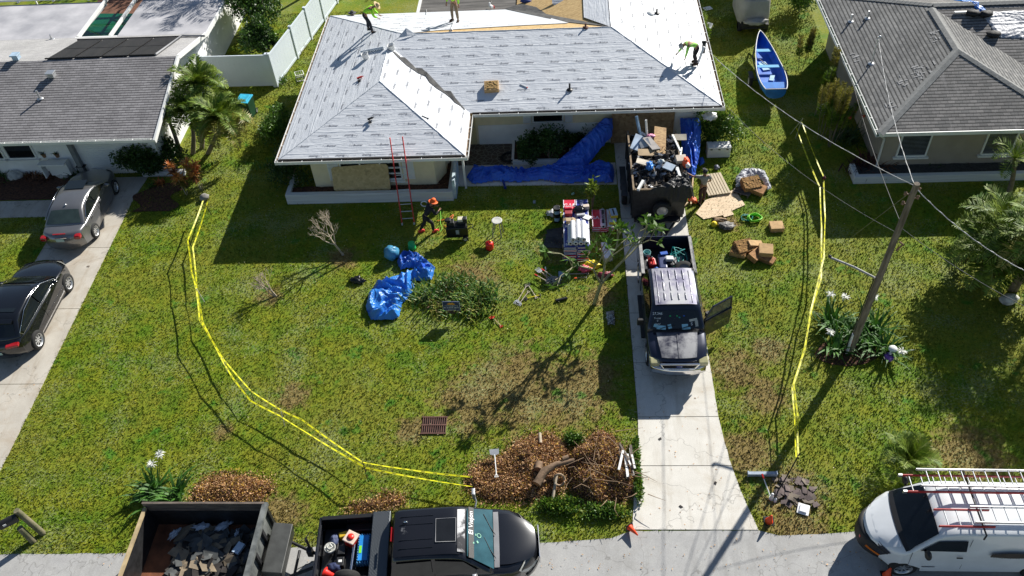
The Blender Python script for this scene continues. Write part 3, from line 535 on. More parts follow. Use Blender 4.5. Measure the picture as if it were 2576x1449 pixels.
# ================= PLANTS =================
def leafm(n, c, c2=None, tr=.25, isl=.35, rough=.5): return mat(n, c, rough, .2, 2, 0, island=isl, trans=tr, c2=c2)
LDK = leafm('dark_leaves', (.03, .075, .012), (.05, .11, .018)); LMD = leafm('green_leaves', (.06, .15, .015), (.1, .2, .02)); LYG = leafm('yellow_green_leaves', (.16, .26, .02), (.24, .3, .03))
PALMG = leafm('palm_leaflets', (.09, .19, .014), (.22, .29, .025), rough=.6); PALMY = leafm('yellowing_leaflets', (.22, .22, .03), (.3, .26, .05)); BARK = mat('grey_bark', (.2, .16, .12), .9, .25, 6, bump=.6, bs=30)
PALEB = mat('pale_bark', (.42, .35, .26), .85, .2, 6, bump=.3); RUSTL = leafm('copper_leaves', (.12, .05, .03), (.2, .08, .03)); REDL = leafm('red_orange_leaves', (.62, .12, .03), (.6, .32, .08)); MAROON = leafm('maroon_leaves', (.05, .012, .015), (.08, .02, .02)); STRAP = leafm('strap_leaves', (.035, .12, .012), (.07, .19, .016), rough=.6)
PETAL = mat('white_petals', (.85, .85, .8), .5, .05, trans=.2)
def rq(P, D, U, l, w):  # leaf quads from arrays: position, direction, side
    V = np.zeros((len(P), 4, 3)); l = l[:, None]; w = w[:, None]
    V[:, 0] = P; V[:, 1] = P+D*l*.5+U*w*.5; V[:, 2] = P+D*l; V[:, 3] = P+D*l*.5-U*w*.5; return V
def unit(a): return a/np.maximum(np.linalg.norm(a, axis=-1, keepdims=True), 1e-9)
def leaves(rs, P, l, w, out=None, upb=.3):
    n = len(P); D = unit(rs.normal(size=(n, 3))+(out if out is not None else 0)+np.array([0, 0, upb])); U = unit(np.cross(D, rs.normal(size=(n, 3)))); return rq(P, D, U, l*rs.uniform(.6, 1.3, n), w*rs.uniform(.6, 1.3, n))
def clumpy(rs, c, r, n, nc, shell=.55):  # points in several clumps around an ellipsoid
    c = np.array(c); r = np.array(r); cc = unit(rs.normal(size=(nc, 3)))*rs.uniform(.25, .85, (nc, 1)); cc[:, 2] = np.abs(cc[:, 2])*.9-.15
    i = rs.randint(0, nc, n); d = unit(rs.normal(size=(n, 3)))*(rs.uniform(0, 1, (n, 1))**.45)*rs.uniform(.3, .5, nc)[i][:, None]
    P = c+(cc[i]+d)*r; P[:, 2] = np.maximum(P[:, 2], .03); return P, d
def bush(name, label, cat, px, r, n=2600, l=.12, w=.06, m=LDK, nc=14, seed=1, m2=None, group=None, h0=None, stems=True, base=None):
    rs = np.random.RandomState(seed); b0 = base if base is not None else at(*px); t = thing(name, label, cat, b0, 0, group)
    c = (0, 0, r[2]*.58 if h0 is None else h0); P, d = clumpy(rs, c, r, n, nc); V = leaves(rs, P, l, w, d*2)
    nobj('foliage', V, 4, [m, m2 or m], t, (rs.uniform(size=n) < (.25 if m2 else 0)).astype(int))
    if stems:
        b = B()
        for i in range(6): a = rs.uniform(0, 6.28); q = rs.uniform(.3, .7); b.tube([(0, 0, 0), (math.cos(a)*r[0]*q*.4, math.sin(a)*r[1]*q*.4, c[2]*.6), (math.cos(a)*r[0]*q, math.sin(a)*r[1]*q, c[2]*1.2)], [.03, .02, .008], 5)
        obj('stem', b, BARK, t)
    return t
def frond(rs, o, az, el, L, droop=1.0, nl=34, lw=.035, ll=.42, vee=.5, side=.9):
    o = np.array(o, float); K = nl; t = np.linspace(.08, 1, K); e = el-droop*t*t*1.4; ds = L/K
    hx = np.cumsum(np.cos(e))*ds; hz = np.cumsum(np.sin(e))*ds; fx, fy = math.cos(az), math.sin(az)
    P = o+np.stack([hx*fx, hx*fy, hz], 1); T = np.stack([np.cos(e)*fx, np.cos(e)*fy, np.sin(e)], 1); S = np.array([-fy, fx, 0]); Nn = np.cross(T, S)
    prof = np.sin(np.clip(t*1.05, 0, 1)*PI*.92+.12)**.6; Q = []
    for s in (1, -1):
        D = unit(T*.55+S*s*side+np.abs(Nn)*0+np.array([0, 0, vee-1.0*0])*1.0+rs.normal(size=(K, 3))*.12); D[:, 2] -= .25*t; D = unit(D); Q.append(rq(P, D, unit(np.cross(D, np.cross(T, D)+1e-6)), ll*prof*rs.uniform(.8, 1.15, K), np.full(K, lw)))
    return np.concatenate(Q), [tuple(o)]+[tuple(p) for p in P[::4]]
def palm(name, label, base, top, nf=16, L=1.5, m=PALMG, m2=PALMY, seed=1, droop=1.1, r=.09, group=None, ll=.42, cat='palm tree', yl=.2, lw=.035, elr=(-.2, 1.35), trunk=BARK, nl=34):
    rs = np.random.RandomState(seed); base = Vector(base); t = thing(name, label, cat, base, 0, group); T = Vector(top)-base; Q = []; mi = []; rb = B()
    for i in range(nf):
        az = i*2.4+rs.uniform(-.3, .3); f = i/nf; el = elr[1]+(elr[0]-elr[1])*f+rs.uniform(-.15, .15)
        q, pts = frond(rs, T, az, el, L*rs.uniform(.8, 1.1), droop*rs.uniform(.7, 1.2), nl=nl, ll=ll, lw=lw); Q.append(q); mi += [1 if (f > .6 and rs.uniform() < yl*2) else 0]*len(q); rb.tube(pts, .013, 4, cap=False)
    nobj('crown', np.concatenate(Q), 4, [m, m2], t, mi); obj('frond_stem', rb, mat('frond_stem', (.25, .3, .06), .5), t)
    if T.z > .35:
        b = B(); k = 8; b.tube([T*(i/k)+Vector((math.sin(i/k*3)*.12*min(1, T.z/3), 0, 0)) for i in range(k+1)], [r*(1.25-.5*i/k) for i in range(k+1)], 9); obj('trunk', b, trunk, t)
    return t
def tree(name, label, base, h, r, n=5000, seed=1, m=LMD, m2=LDK, group=None, l=.22, cat='tree', nc=22, rt=.14):
    rs = np.random.RandomState(seed); t = thing(name, label, cat, base, 0, group); P, d = clumpy(rs, (0, 0, h-r[2]*.7), r, n, nc); V = leaves(rs, P, l, l*.55, d)
    nobj('crown', V, 4, [m, m2], t, (rs.uniform(size=n) < .4).astype(int)); b = B(); b.tube([(0, 0, 0), (.05, .05, h*.3), (0, .1, h*.6)], [rt, rt*.8, rt*.5], 9)
    for i in range(7): a = i*.9+rs.uniform(0, .4); b.tube([(0, .05, h*.35+i*.08), (math.cos(a)*r[0]*.35, math.sin(a)*r[1]*.35, h*.6), (math.cos(a)*r[0]*.7, math.sin(a)*r[1]*.7, h*.8)], [rt*.5, rt*.3, rt*.12], 6)
    obj('trunk', b, BARK, t); return t
def straps(rs, n, L, w, spread=.5, c=(0, 0, 0), el=(.5, 1.35), droop=1.5):
    Q = []
    for i in range(n):
        az = rs.uniform(0, 6.28); e0 = rs.uniform(*el); l = L*rs.uniform(.6, 1.1); K = 6; o = np.array([c[0]+rs.normal()*spread*.3, c[1]+rs.normal()*spread*.3, c[2]]); f = np.array([math.cos(az), math.sin(az), 0]); s = np.array([-f[1], f[0], 0]); p = o; prev = None; dr = droop*rs.uniform(.5, 1.2)
        for k in range(K+1):
            t = k/K; e = e0-dr*t*t; ww = w*math.sin(min(1, .25+t*.9)*PI*.98)**.7+.002; a = p-s*ww; b_ = p+s*ww
            if prev is not None: Q.append([prev[0], prev[1], b_, a])
            prev = (a, b_); p = p+(f*math.cos(e)+np.array([0, 0, math.sin(e)]))*l/K
    return np.array(Q)
def lily(label, px, n=26, L=.85, seed=1, flowers=(), group='white flowered strap leaved lilies', w=.045, m=STRAP, name='lily_plant', cat='plant'):
    rs = np.random.RandomState(seed); t = thing(name, label, cat, at(*px), 0, group); nobj('leaves', straps(rs, n, L, w), 4, [m], t)
    for fx, fy, h in flowers:
        o_ = t.location; b = B(); tp = Vector((fx, fy, h)); b.tube([(fx*.3, fy*.3, 0), (fx*.8, fy*.8, h*.7), tp], .014, 5); s_ = obj('flower_stem', b, LYG, t)
        F = straps(rs, 34, .2, .012, .05, (fx, fy, h), (-.3, 1.4), 2.2); nobj('flower', F, 4, [PETAL], s_)
    return t
def branchy(b, rs, p, d, L, r, depth, tips, bend=.35, kids=(2, 3), up=.25):
    q = p+d*L*.5+Vector(rs.normal(size=3))*L*.05; e = q+(d+Vector((0, 0, up*.3))).normalized()*L*.5; b.tube([p, q, e], [r, r*.85, r*.72], 6)
    if depth == 0: tips.append((e, d)); return
    for i in range(rs.randint(kids[0], kids[1]+1)):
        v = Vector(rs.normal(size=3)); v = (v-d*v.dot(d)).normalized(); nd = (d+v*rs.uniform(bend*.8, bend*1.9)+Vector((0, 0, up*.4))).normalized(); branchy(b, rs, e, nd, L*rs.uniform(.62, .88), r*.68, depth-1, tips, bend, kids, up)
# palms beside the left house
gp = 'palms beside the left house'
palm('palm_tree', 'tallest palm against the left house wall, rearmost of the clump of three', (-16.6, 31.6, 0), at(500, 215, 2.7), 34, 1.45, seed=2, group=gp, yl=.15, lw=.05, ll=.45, m2=LYG, nl=44)
palm('palm_tree', 'dark green palm of the clump of three nearest the shingle roof edge', (-16.9, 31.2, 0), at(478, 280, 2.1), 32, 1.4, seed=5, group=gp, yl=.15, lw=.05, ll=.45, m2=LYG, nl=44)
palm('palm_tree', 'yellow tipped palm of the clump of three nearest the green bin', (-16.2, 31.2, 0), at(553, 300, 2.0), 38, 1.6, seed=9, group=gp, yl=.45, lw=.05, ll=.45, nl=44)
palm('palm_tree', 'small dry palm hanging over the white wall of the left house', (-17.2, 30.6, 0), at(418, 290, 1.9), 9, .9, seed=19, group=gp, yl=.6, m=PALMY)
bush('hedge_bush', 'dark rounded hedge beside the left garage door', 'bush', (400, 425), (1.7, 1.1, 1.25), 9000, .13, .08, LDK, 18, 3)
b = B(); b.bb(-.95, .95, -.12, .12, 0, .22); t = obj('white_kerb_wall', b, WBRK, bevel=.01); t.location = at(415, 440); tag(t, 'short white kerb wall in front of the dark hedge', 'kerb')
for i, (px, m, s, nm, lb, w) in enumerate((((405, 462), REDL, .35, 'bromeliad', 'small brown and green bromeliad in the bed beside the grey sedan', .03), ((383, 470), LMD, .3, 'bromeliad', 'small green bromeliad at the front of the bed beside the left driveway', .02))):
    rs = np.random.RandomState(i); t = thing(nm, lb, 'plant', at(*px), 0, 'bromeliads in the bed by the driveway'); nobj('leaves', straps(rs, 30, s, w, .3), 4, [m], t)
def ti_plant(px, label, stems, seed):
    rs = np.random.RandomState(seed); t = thing('ti_plant', label, 'plant', at(*px), 0, 'red leaved ti plants by the left house'); b = B(); Q = []; mi = []
    for x, y, h in stems:
        tp = Vector((x, y, h)); b.tube([(x*.3, y*.3, 0), (x*.7, y*.8, h*.6), tp], .015, 5)
        for k in (1., .82, .62): q = straps(rs, 26, .36, .028, .05, tuple(tp*k), (-.1, 1.4), 1.3); Q.append(q); mi += [0 if k > .9 else rs.randint(0, 3)]*len(q)
    obj('stem', b, PALEB, t); nobj('leaves', np.concatenate(Q), 4, [REDL, PALMY, RUSTL], t, mi)
ti_plant((472, 490), 'red and orange ti plant nearer the grey sedan', ((-.3, .1, 1.45), (-.1, -.1, 1.1), (.0, .1, .75), (-.35, .2, 1.0)), 4)
ti_plant((512, 478), 'yellow and red ti plant behind the rock where the tape starts', ((-.3, .1, 1.4), (-.05, .15, 1.25), (-.1, -.1, .9), (-.45, .1, 1.2)), 6)
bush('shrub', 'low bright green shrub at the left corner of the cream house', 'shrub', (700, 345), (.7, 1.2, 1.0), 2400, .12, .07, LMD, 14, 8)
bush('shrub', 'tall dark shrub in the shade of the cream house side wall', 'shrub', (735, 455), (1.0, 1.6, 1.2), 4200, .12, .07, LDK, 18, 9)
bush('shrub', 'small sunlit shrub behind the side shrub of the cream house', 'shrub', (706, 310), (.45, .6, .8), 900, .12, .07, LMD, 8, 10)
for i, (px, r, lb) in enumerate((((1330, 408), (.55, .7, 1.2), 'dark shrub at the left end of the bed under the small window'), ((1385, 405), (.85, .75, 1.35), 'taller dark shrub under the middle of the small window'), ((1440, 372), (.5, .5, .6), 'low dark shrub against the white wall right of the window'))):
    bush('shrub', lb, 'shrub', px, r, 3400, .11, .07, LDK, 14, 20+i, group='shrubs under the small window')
pl = thing('garden_edging', 'white kerb edging round the shrub bed under the small window', 'edging', at(1363, 413)); b = B(); b.bb(-1.25, 1.25, -.06, .06, 0, .25); b.bb(-1.31, -1.2, .06, 1.5, 0, .25); b.bb(1.19, 1.31, .06, 1.5, 0, .25); obj('edging', b, WSTUC, pl); b = B(); b.grid(lambda u, v: (-1.2+2.4*u, .06+1.4*v, .17+.04*noise.noise((u*8, v*6, 0))), 14, 10); obj('soil', b, SOIL, pl)
rs = np.random.RandomState(3)
for i, (px, py) in enumerate(((1470, 370), (1500, 362))): t = thing('seedling', ('thin leggy weed against the white wall, left of the pair', 'thin leggy weed against the white wall, right of the pair')[i], 'plant', at(px, py)); P = np.array([(rs.normal()*.1, rs.normal()*.05, .2+.9*rs.uniform()) for _ in range(70)]); nobj('foliage', leaves(rs, P, .13, .04), 4, [LDK], t); b = B(); b.tube([(0, 0, 0), (.03, 0, 1.1)], .012, 5); obj('stem', b, BARK, t)
bush('shrub', 'bright green shrub at the right corner of the cream house under a white rag', 'shrub', (1792, 352), (1.15, 1.05, 1.35), 8500, .12, .07, LMD, 22, 31, LYG)
# right side strip
for i, (px, h, r_, lb, m2) in enumerate((((2100, 205), 2.9, .55, 'feathery shrub with golden tips above the white condenser unit', PALMY), ((2122, 215), 3.0, .5, 'golden tipped feathery shrub leaning to the grey roof gutter', PALMY), ((2072, 175), 2.3, .5, 'dark feathery shrub left of the golden tipped one', PALMG), ((2108, 118), 2.9, .35, 'slim feathery shrub touching the roof gutter', PALMY), ((2035, 75), 2.2, .4, 'orange tipped slim shrub beside the blue boat', PALMY), ((2118, 262), 2.0, .55, 'dark feathery shrub in front of the white condenser unit', PALMG))):
    rs = np.random.RandomState(50+i); fc = at(px[0], px[1], h); t = thing('feathery_shrub', lb, 'shrub', (fc.x, fc.y, 0), 0, 'feathery shrubs along the right house wall'); Q = []; b = B()
    for k in range(5 if r_ > .4 else 3):
        x, y = rs.normal(size=2)*r_*.5; hh = h*rs.uniform(.85, 1.05); b.tube([(x*.3, y*.3, 0), (x, y, hh)], .012, 4); K = 320; tt = rs.uniform(.45, 1, K); P = np.stack([x*.3+x*.7*tt, y*.3+y*.7*tt, hh*tt], 1); az = rs.uniform(0, 6.28, K); D = unit(np.stack([np.cos(az), np.sin(az), np.full(K, .8)], 1)); Q.append(rq(P, D, unit(np.cross(D, rs.normal(size=(K, 3)))), .3*(1.25-tt*.6), np.full(K, .03)))
    Q = np.concatenate(Q); nobj('foliage', Q, 4, [m2, PALMG], t, (Q[:, 0, 2] < h*.6).astype(int)); obj('stem', b, BARK, t)
for i, (px, py, m, s, lb) in enumerate(((2165, 425, MAROON, .75, 'maroon strap leaved plant spilling over the corner of the low white garden wall'), (2215, 418, RUSTL, .7, 'coppery strap leaved plant on the low white garden wall, next to the maroon one'), (2340, 408, LDK, .5, 'dark green tufted plant under the first window of the tan house'), (2430, 392, MAROON, .5, 'round maroon plant between the two windows of the tan house'), (2130, 350, LDK, .7, 'dark leafy canna by the corner of the tan house'), (2560, 415, LDK, .4, 'dark tuft at the right edge of the tan house bed'))):
    rs = np.random.RandomState(70+i); t = thing('strap_plant', lb, 'plant', at(px, py, .1), 0, 'plants in the bed of the tan house'); nobj('leaves', straps(rs, 110, s, .028, .9, el=(.3, 1.3), droop=1.6), 4, [m], t)
    if i == 4: 
        for x, y in ((.1, .2), (.4, -.1), (-.2, -.2)): b = B(); b.tube([(x, y, 0), (x, y, 1.2)], .012, 5); s_ = obj('flower_stem', b, LDK, t); b = B(); b.ell((x, y, 1.24), (.09, .07, .06), 0, f=lambda p: 1+.4*noise.noise(p*4)); obj('flower', b, mat('orange_petals', (.7, .12, .06), .6, trans=.2), s_)
# right edge palms
gp = 'palms on the right side lawn'
palm('palm_tree', 'palm with an orange dying frond at the right edge by the tan house', (17.5, 26.9, 0), at(2552, 400, 1.9), 9, 1.1, seed=31, group=gp, yl=.1, ll=.4)
for i, (px, py, z, L_, nf, lb) in enumerate(((2525, 580, 1.9, 1.7, 30, 'dense palm clump at the right edge, rearmost of the big shadowy group'), (2480, 640, 1.1, 1.5, 30, 'low spreading palm, lawn side of the big group at the right edge'), (2560, 680, 1.1, 1.5, 28, 'low palm above the white rock at the right edge'), (2610, 600, 2.6, 1.8, 26, 'tall palm half outside the right edge'))):
    c = at(px, py, z); palm('palm_tree', lb, (c.x+.2, c.y+.1, 0), c, nf, L_, seed=40+i, group=gp, yl=.15, ll=.55, lw=.05)
c = at(2500, 470, 4.2)
for i, (x, y, z, L_, nf) in enumerate(((18.6, 23.2, 4.6, 2.2, 18), (17.6, 19.6, 2.9, 1.9, 15), (20.8, 24.5, 6.0, 2.4, 16), (15.3, 16.0, 2.2, .9, 0))):
    if nf: palm('palm_tree', ('palm just outside the right edge, rear of the pair', 'palm just outside the right edge, front of the pair', 'tall palm beyond the right edge')[i], (x, y, 0), (x-.2, y, z), nf, L_, seed=60+i, group=gp, ll=.6, lw=.05, yl=.2)
b = B(); b.ell((0, 0, .15), (.32, .22, .22), f=lambda p: 1+.35*noise.noise(p*2.2)); o = obj('rock', b, mat('white_rock', (.5, .5, .48), .9, .3, 5, bump=.8, bs=15)); o.location = at(2535, 760); tag(o, 'pale rough rock on the lawn under the right edge palms', 'rock')
b = B(); b.ell((0, 0, .12), (.2, .2, .16), f=lambda p: 1+.3*noise.noise(p*2.2)); o = obj('rock', b, mat('grey_rock', (.25, .24, .22), .9, .3, 5, bump=.8, bs=15)); o.location = at(516, 502); tag(o, 'grey rock on the grass where the yellow tape starts', 'rock')
for i, (x, y, s) in enumerate(((40, 512, .28), (160, 510, .22), (245, 508, .26))):
    b = B(); b.ell((0, 0, .1), (s*1.3, s*.8, s), f=lambda p: 1+.35*noise.noise(p*2.2+Vector((i, 0, 0)))); o = obj('rock', b, mat('white_rock', (.5, .5, .48), .9, .3, 5, bump=.8, bs=15)); o.location = at(x, y-65); tag(o, ('white rock at the left end of the bed under the left house windows', 'white rock in the middle of the bed under the left house windows', 'white rock at the sedan end of the bed under the left house windows')[i], 'rock', 'white rocks in the left house bed')
b = B(); b.grid(lambda u, v: (-33+11.3*u, 28.15+1.7*v, .02+.05*abs(noise.noise((u*40, v*6, 0)))), 60, 6); struct(obj('planting_bed', b, SOIL))
b = B(); b.grid(lambda u, v: (-18.4+1.7*u+.3*math.sin(v*9), 27.2+1.9*v, .02+.05*abs(noise.noise((u*10, v*6, 3)))), 12, 12); struct(obj('planting_bed', b, SOIL))
for i, (x, y, s, m) in enumerate(((85, 440, .5, RUSTL), (200, 445, .5, LDK), (15, 445, .5, LDK), (120, 448, .35, RUSTL))):
    rs = np.random.RandomState(90+i); t = thing('bed_plant', ('coppery tuft between the first two white rocks of the left bed', 'dark tuft between the last two white rocks of the left bed', 'dark tuft at the left picture edge in the left bed', 'small coppery tuft beside the middle white rock')[i], 'plant', at(x, y), 0, 'tufts in the left house bed'); nobj('leaves', straps(rs, 70, s, .025, .8), 4, [m], t)
for i, (x, lb) in enumerate(((113, 'left one of two potted spiky plants on the white wall ledge'), (146, 'right one of two potted spiky plants on the white wall ledge'))):
    p = at(x, 395, .96); t = thing('potted_plant', lb, 'plant', p, 0, 'potted plants on the ledge'); b = B(); b.lathe([(.07, 0), (.11, .2), (.12, .2), (.1, .17), (0, .17)]); obj('pot', b, mat('clay_pot', (.28, .16, .09), .8), t); rs = np.random.RandomState(i); nobj('leaves', straps(rs, 16, .3, .018, .05, (0, 0, .17)), 4, [LDK], t)
# lilies by the utility pole
for i, (px, py, n_, L_, fl, lb) in enumerate((((2090), 820, 48, 1.15, ((-.1, .5, 1.05), (.3, .3, 1.15)), 'lily clump with two tall white flowers behind the pole, tape side'), (2105, 880, 42, 1.0, ((-.35, .15, .75),), 'lily clump with one white flower in front of the pole, tape side'), (2195, 830, 38, 1.1, ((.05, .75, .85),), 'lily clump with one white flower behind the pole, right side'), (2225, 890, 42, 1.0, ((.4, -.25, .4),), 'lily clump beside the purple garden ornament'), (2140, 840, 26, .95, (), 'lily clump tight against the pole base'), (2180, 870, 30, .95, (), 'lily clump between the pole and the ornament'))):
    lily(lb, (px, py), n_, L_, 100+i, fl)
b = B(); b.grid(lambda u, v: ((lambda c: (c.x, c.y, .01+.03*abs(noise.noise((u*9, v*9, 2)))))(at(2130+80*(2*u-1)*math.sqrt(max(0, 1-(2*v-1)**2))*(1+.2*noise.noise((v*4, 1, 1))), 888-34*(2*v-1)))), 20, 14); struct(obj('mulched_soil', b, SOIL))
lily('lily clump with two white flowers beside the brown leaf pile at lower left', (392, 1235), 40, 1.0, 130, ((.0, .45, .8), (.15, .8, .8))); lily('bright green lily clump in front of the wood sided trailer', (442, 1248), 34, .95, 131, ()); 
lily('low lily clump at the lawn side of the lower left flower group', (372, 1262), 24, .85, 132, ())
# round garden bed by the sign
rs = np.random.RandomState(140)
for i, (px, py, n_, s, m, lb) in enumerate(((1075, 745, 60, .5, STRAP, 'grassy clump at the left end of the round bed, next to the blue tarp'), (1100, 770, 40, .4, PALMY, 'yellowing clump at the front left of the round bed'), (1130, 735, 60, .45, STRAP, 'dark clump in the middle back of the round bed'), (1165, 760, 60, .5, STRAP, 'clump right behind the yard sign'), (1205, 745, 70, .5, STRAP, 'clump at the right end of the round bed'), (1190, 775, 40, .45, PALMY, 'yellowing clump at the front right of the round bed'), (1150, 715, 40, .4, STRAP, 'clump at the far side of the round bed'), (1215, 770, 40, .4, STRAP, 'clump near the red handled tool'))):
    t = thing('grassy_clump', lb, 'plant', at(px, py), 0, 'clumps in the round garden bed'); nobj('leaves', straps(np.random.RandomState(141+i), n_*3, s*1.15, .024, 1.1, el=(.5, 1.4), droop=1.3), 4, [m, LYG], t, (np.random.RandomState(i).uniform(size=n_*18) < .35).astype(int))
bush('flowering_shrub', 'low leafy shrub with pinkish dry tops at the back of the round bed', 'shrub', (1135, 735), (.7, .45, .35), 900, .1, .04, LMD, 10, 150, RUSTL)
b = B(); b.grid(lambda u, v: ((lambda c: (c.x, c.y, .01+.04*abs(noise.noise((u*9, v*9, 2)))))(at(1140+85*(2*u-1)*math.sqrt(max(0, 1-(2*v-1)**2)), 750-40*(2*v-1)))), 20, 14); struct(obj('bare_soil', b, mat('bare_brown_soil', (.16, .1, .06), .95, .4, 9, bump=.8, bs=20)))
# leafless and sparse trees on the lawn
def bare(px, label, h, lean, seed, r=.035, depth=5, bend=.33, kids=(2, 3), L0=.38, starts=2, leaf=None, group=None, name='bare_tree', up=.25, ends=()):
    rs = np.random.RandomState(seed); t = thing(name, label, 'tree', at(*px), 0, group); b = B(); tips = []
    for s in range(starts): d = Vector((lean[0]+rs.uniform(-.2, .2), lean[1]+rs.uniform(-.2, .2), 1)).normalized(); branchy(b, rs, Vector((s*.04, 0, 0)), d, h*L0, r, depth, tips, bend, kids, up)
    obj('trunk', b, PALEB if leaf is None else mat('olive_bark', (.28, .27, .15), .8, .2, 8, bump=.4), t)
    if leaf:
        Q = []
        for e, d in tips:
            k = rs.randint(4, 9); P = np.tile(np.array(e), (k, 1)); D = unit(rs.normal(size=(k, 3))+np.array(d)*.6+np.array([0, 0, .2])); Q.append(rq(P, D, unit(np.cross(D, rs.normal(size=(k, 3)))), .34*rs.uniform(.6, 1.15, k), np.full(k, .12)))
        nobj('crown', np.concatenate(Q), 4, [leaf], t)
    return t
bare((862, 642), 'leafless pale branched tree on the lawn in the shadow of the cream house', 2.1, (-.55, .1), 203, .04, 5, .5, (2, 3), .3, 2, up=.3)
bare((690, 745), 'smaller leafless pale tree on the sunny lawn at left', 1.15, (-.6, .15), 207, .028, 4, .4, (2, 3), .28, 3, up=.45)
bare((1495, 765), 'sparse leafed frangipani tree beside the navy pickup', 3.0, (.35, -.1), 215, .075, 4, .62, (2, 3), .42, 1, leaf=LMD, name='frangipani_tree', up=.35)
bush('papaya_seedling', 'bright yellow green young leafy tree by the stack of shingle bundles', 'young tree', (1490, 525), (.24, .24, .75), 240, .2, .11, LYG, 8, 160, h0=.95)
palm('fan_palm', 'low spiky fan palm on the lawn behind the white van', (10.15, 14.2, 0), at(2288, 1160, .5), 26, .95, seed=77, ll=.4, elr=(.1, 1.4), droop=.7, yl=.05, lw=.03, cat='palm')
# back garden
for i, (x, y, h, r, lb) in enumerate(((-16.0, 41.5, 3.4, (1.5, 2.8, 1.9), 'dense dark tree behind the white gate between the houses'), (-15.2, 38.6, 2.4, (.9, 1.0, 1.2), 'lower dark shrub tree close behind the white gate'),)):
    tree('dark_tree', lb, (x, y, 0), h, r, 9000, 300+i, LDK, LMD, 'trees behind the white gate', l=.16)
for i, (x, y, h) in enumerate(((-11.5, 55, 8.5), (-4, 58, 9), (-19, 54, 8), (9.6, 50.5, 7.5), (14.5, 52, 8), (-25, 56, 7))):
    tree('shade_tree', ('broad shade tree far behind the white fence', 'broad shade tree far behind the cream house', 'shade tree behind the left house', 'shade tree behind the covered trailer', 'shade tree behind the tan house', 'shade tree beyond the left house')[i], (x, y, 0), h, (3.0, 2.4, 2.6), 5000, 310+i, LMD, LDK, 'shade trees in the back gardens', l=.3)
palm('palm_tree', 'palm behind the left house casting its shadow on the flat white roof', (-14.6, 46.2, 0), (-14.9, 45.2, 6.3), 14, 2.4, seed=71, ll=.6, lw=.055, group='palms behind the left house'); palm('palm_tree', 'second palm behind the left house, farther from the fence', (-17.2, 48.0, 0), (-17.0, 47.2, 6.6), 13, 2.3, seed=73, ll=.6, lw=.055, group='palms behind the left house')
bush('shrub', 'yellow green shrub along the right wall of the cream house', 'shrub', (1768, 95), (.35, 1.2, .8), 1100, .13, .07, LYG, 8, 165)
bush('shrub', 'dark shrub at the rear corner of the tan house', 'shrub', (2010, 30), (.7, 1.1, 1.4), 2600, .14, .07, LMD, 12, 166)
lily('dry yellow grass tuft by the white fence', (760, 128), 34, .6, 170, (), None, .012, PALMY, 'grass_tuft')
lily('spiky green weed at the base of the white fence corner', (715, 205), 40, .55, 171, (), None, .02, LMD, 'weed')
lily('bright weed growing beside the brick planter corner', (665, 420), 20, .4, 172, (), None, .03, LMD, 'weed')
b = B(); b.add([(0, 0, 0), (0, 0, 0), (0, 0, 0)], [(0, 1, 2)]) if 0 else None
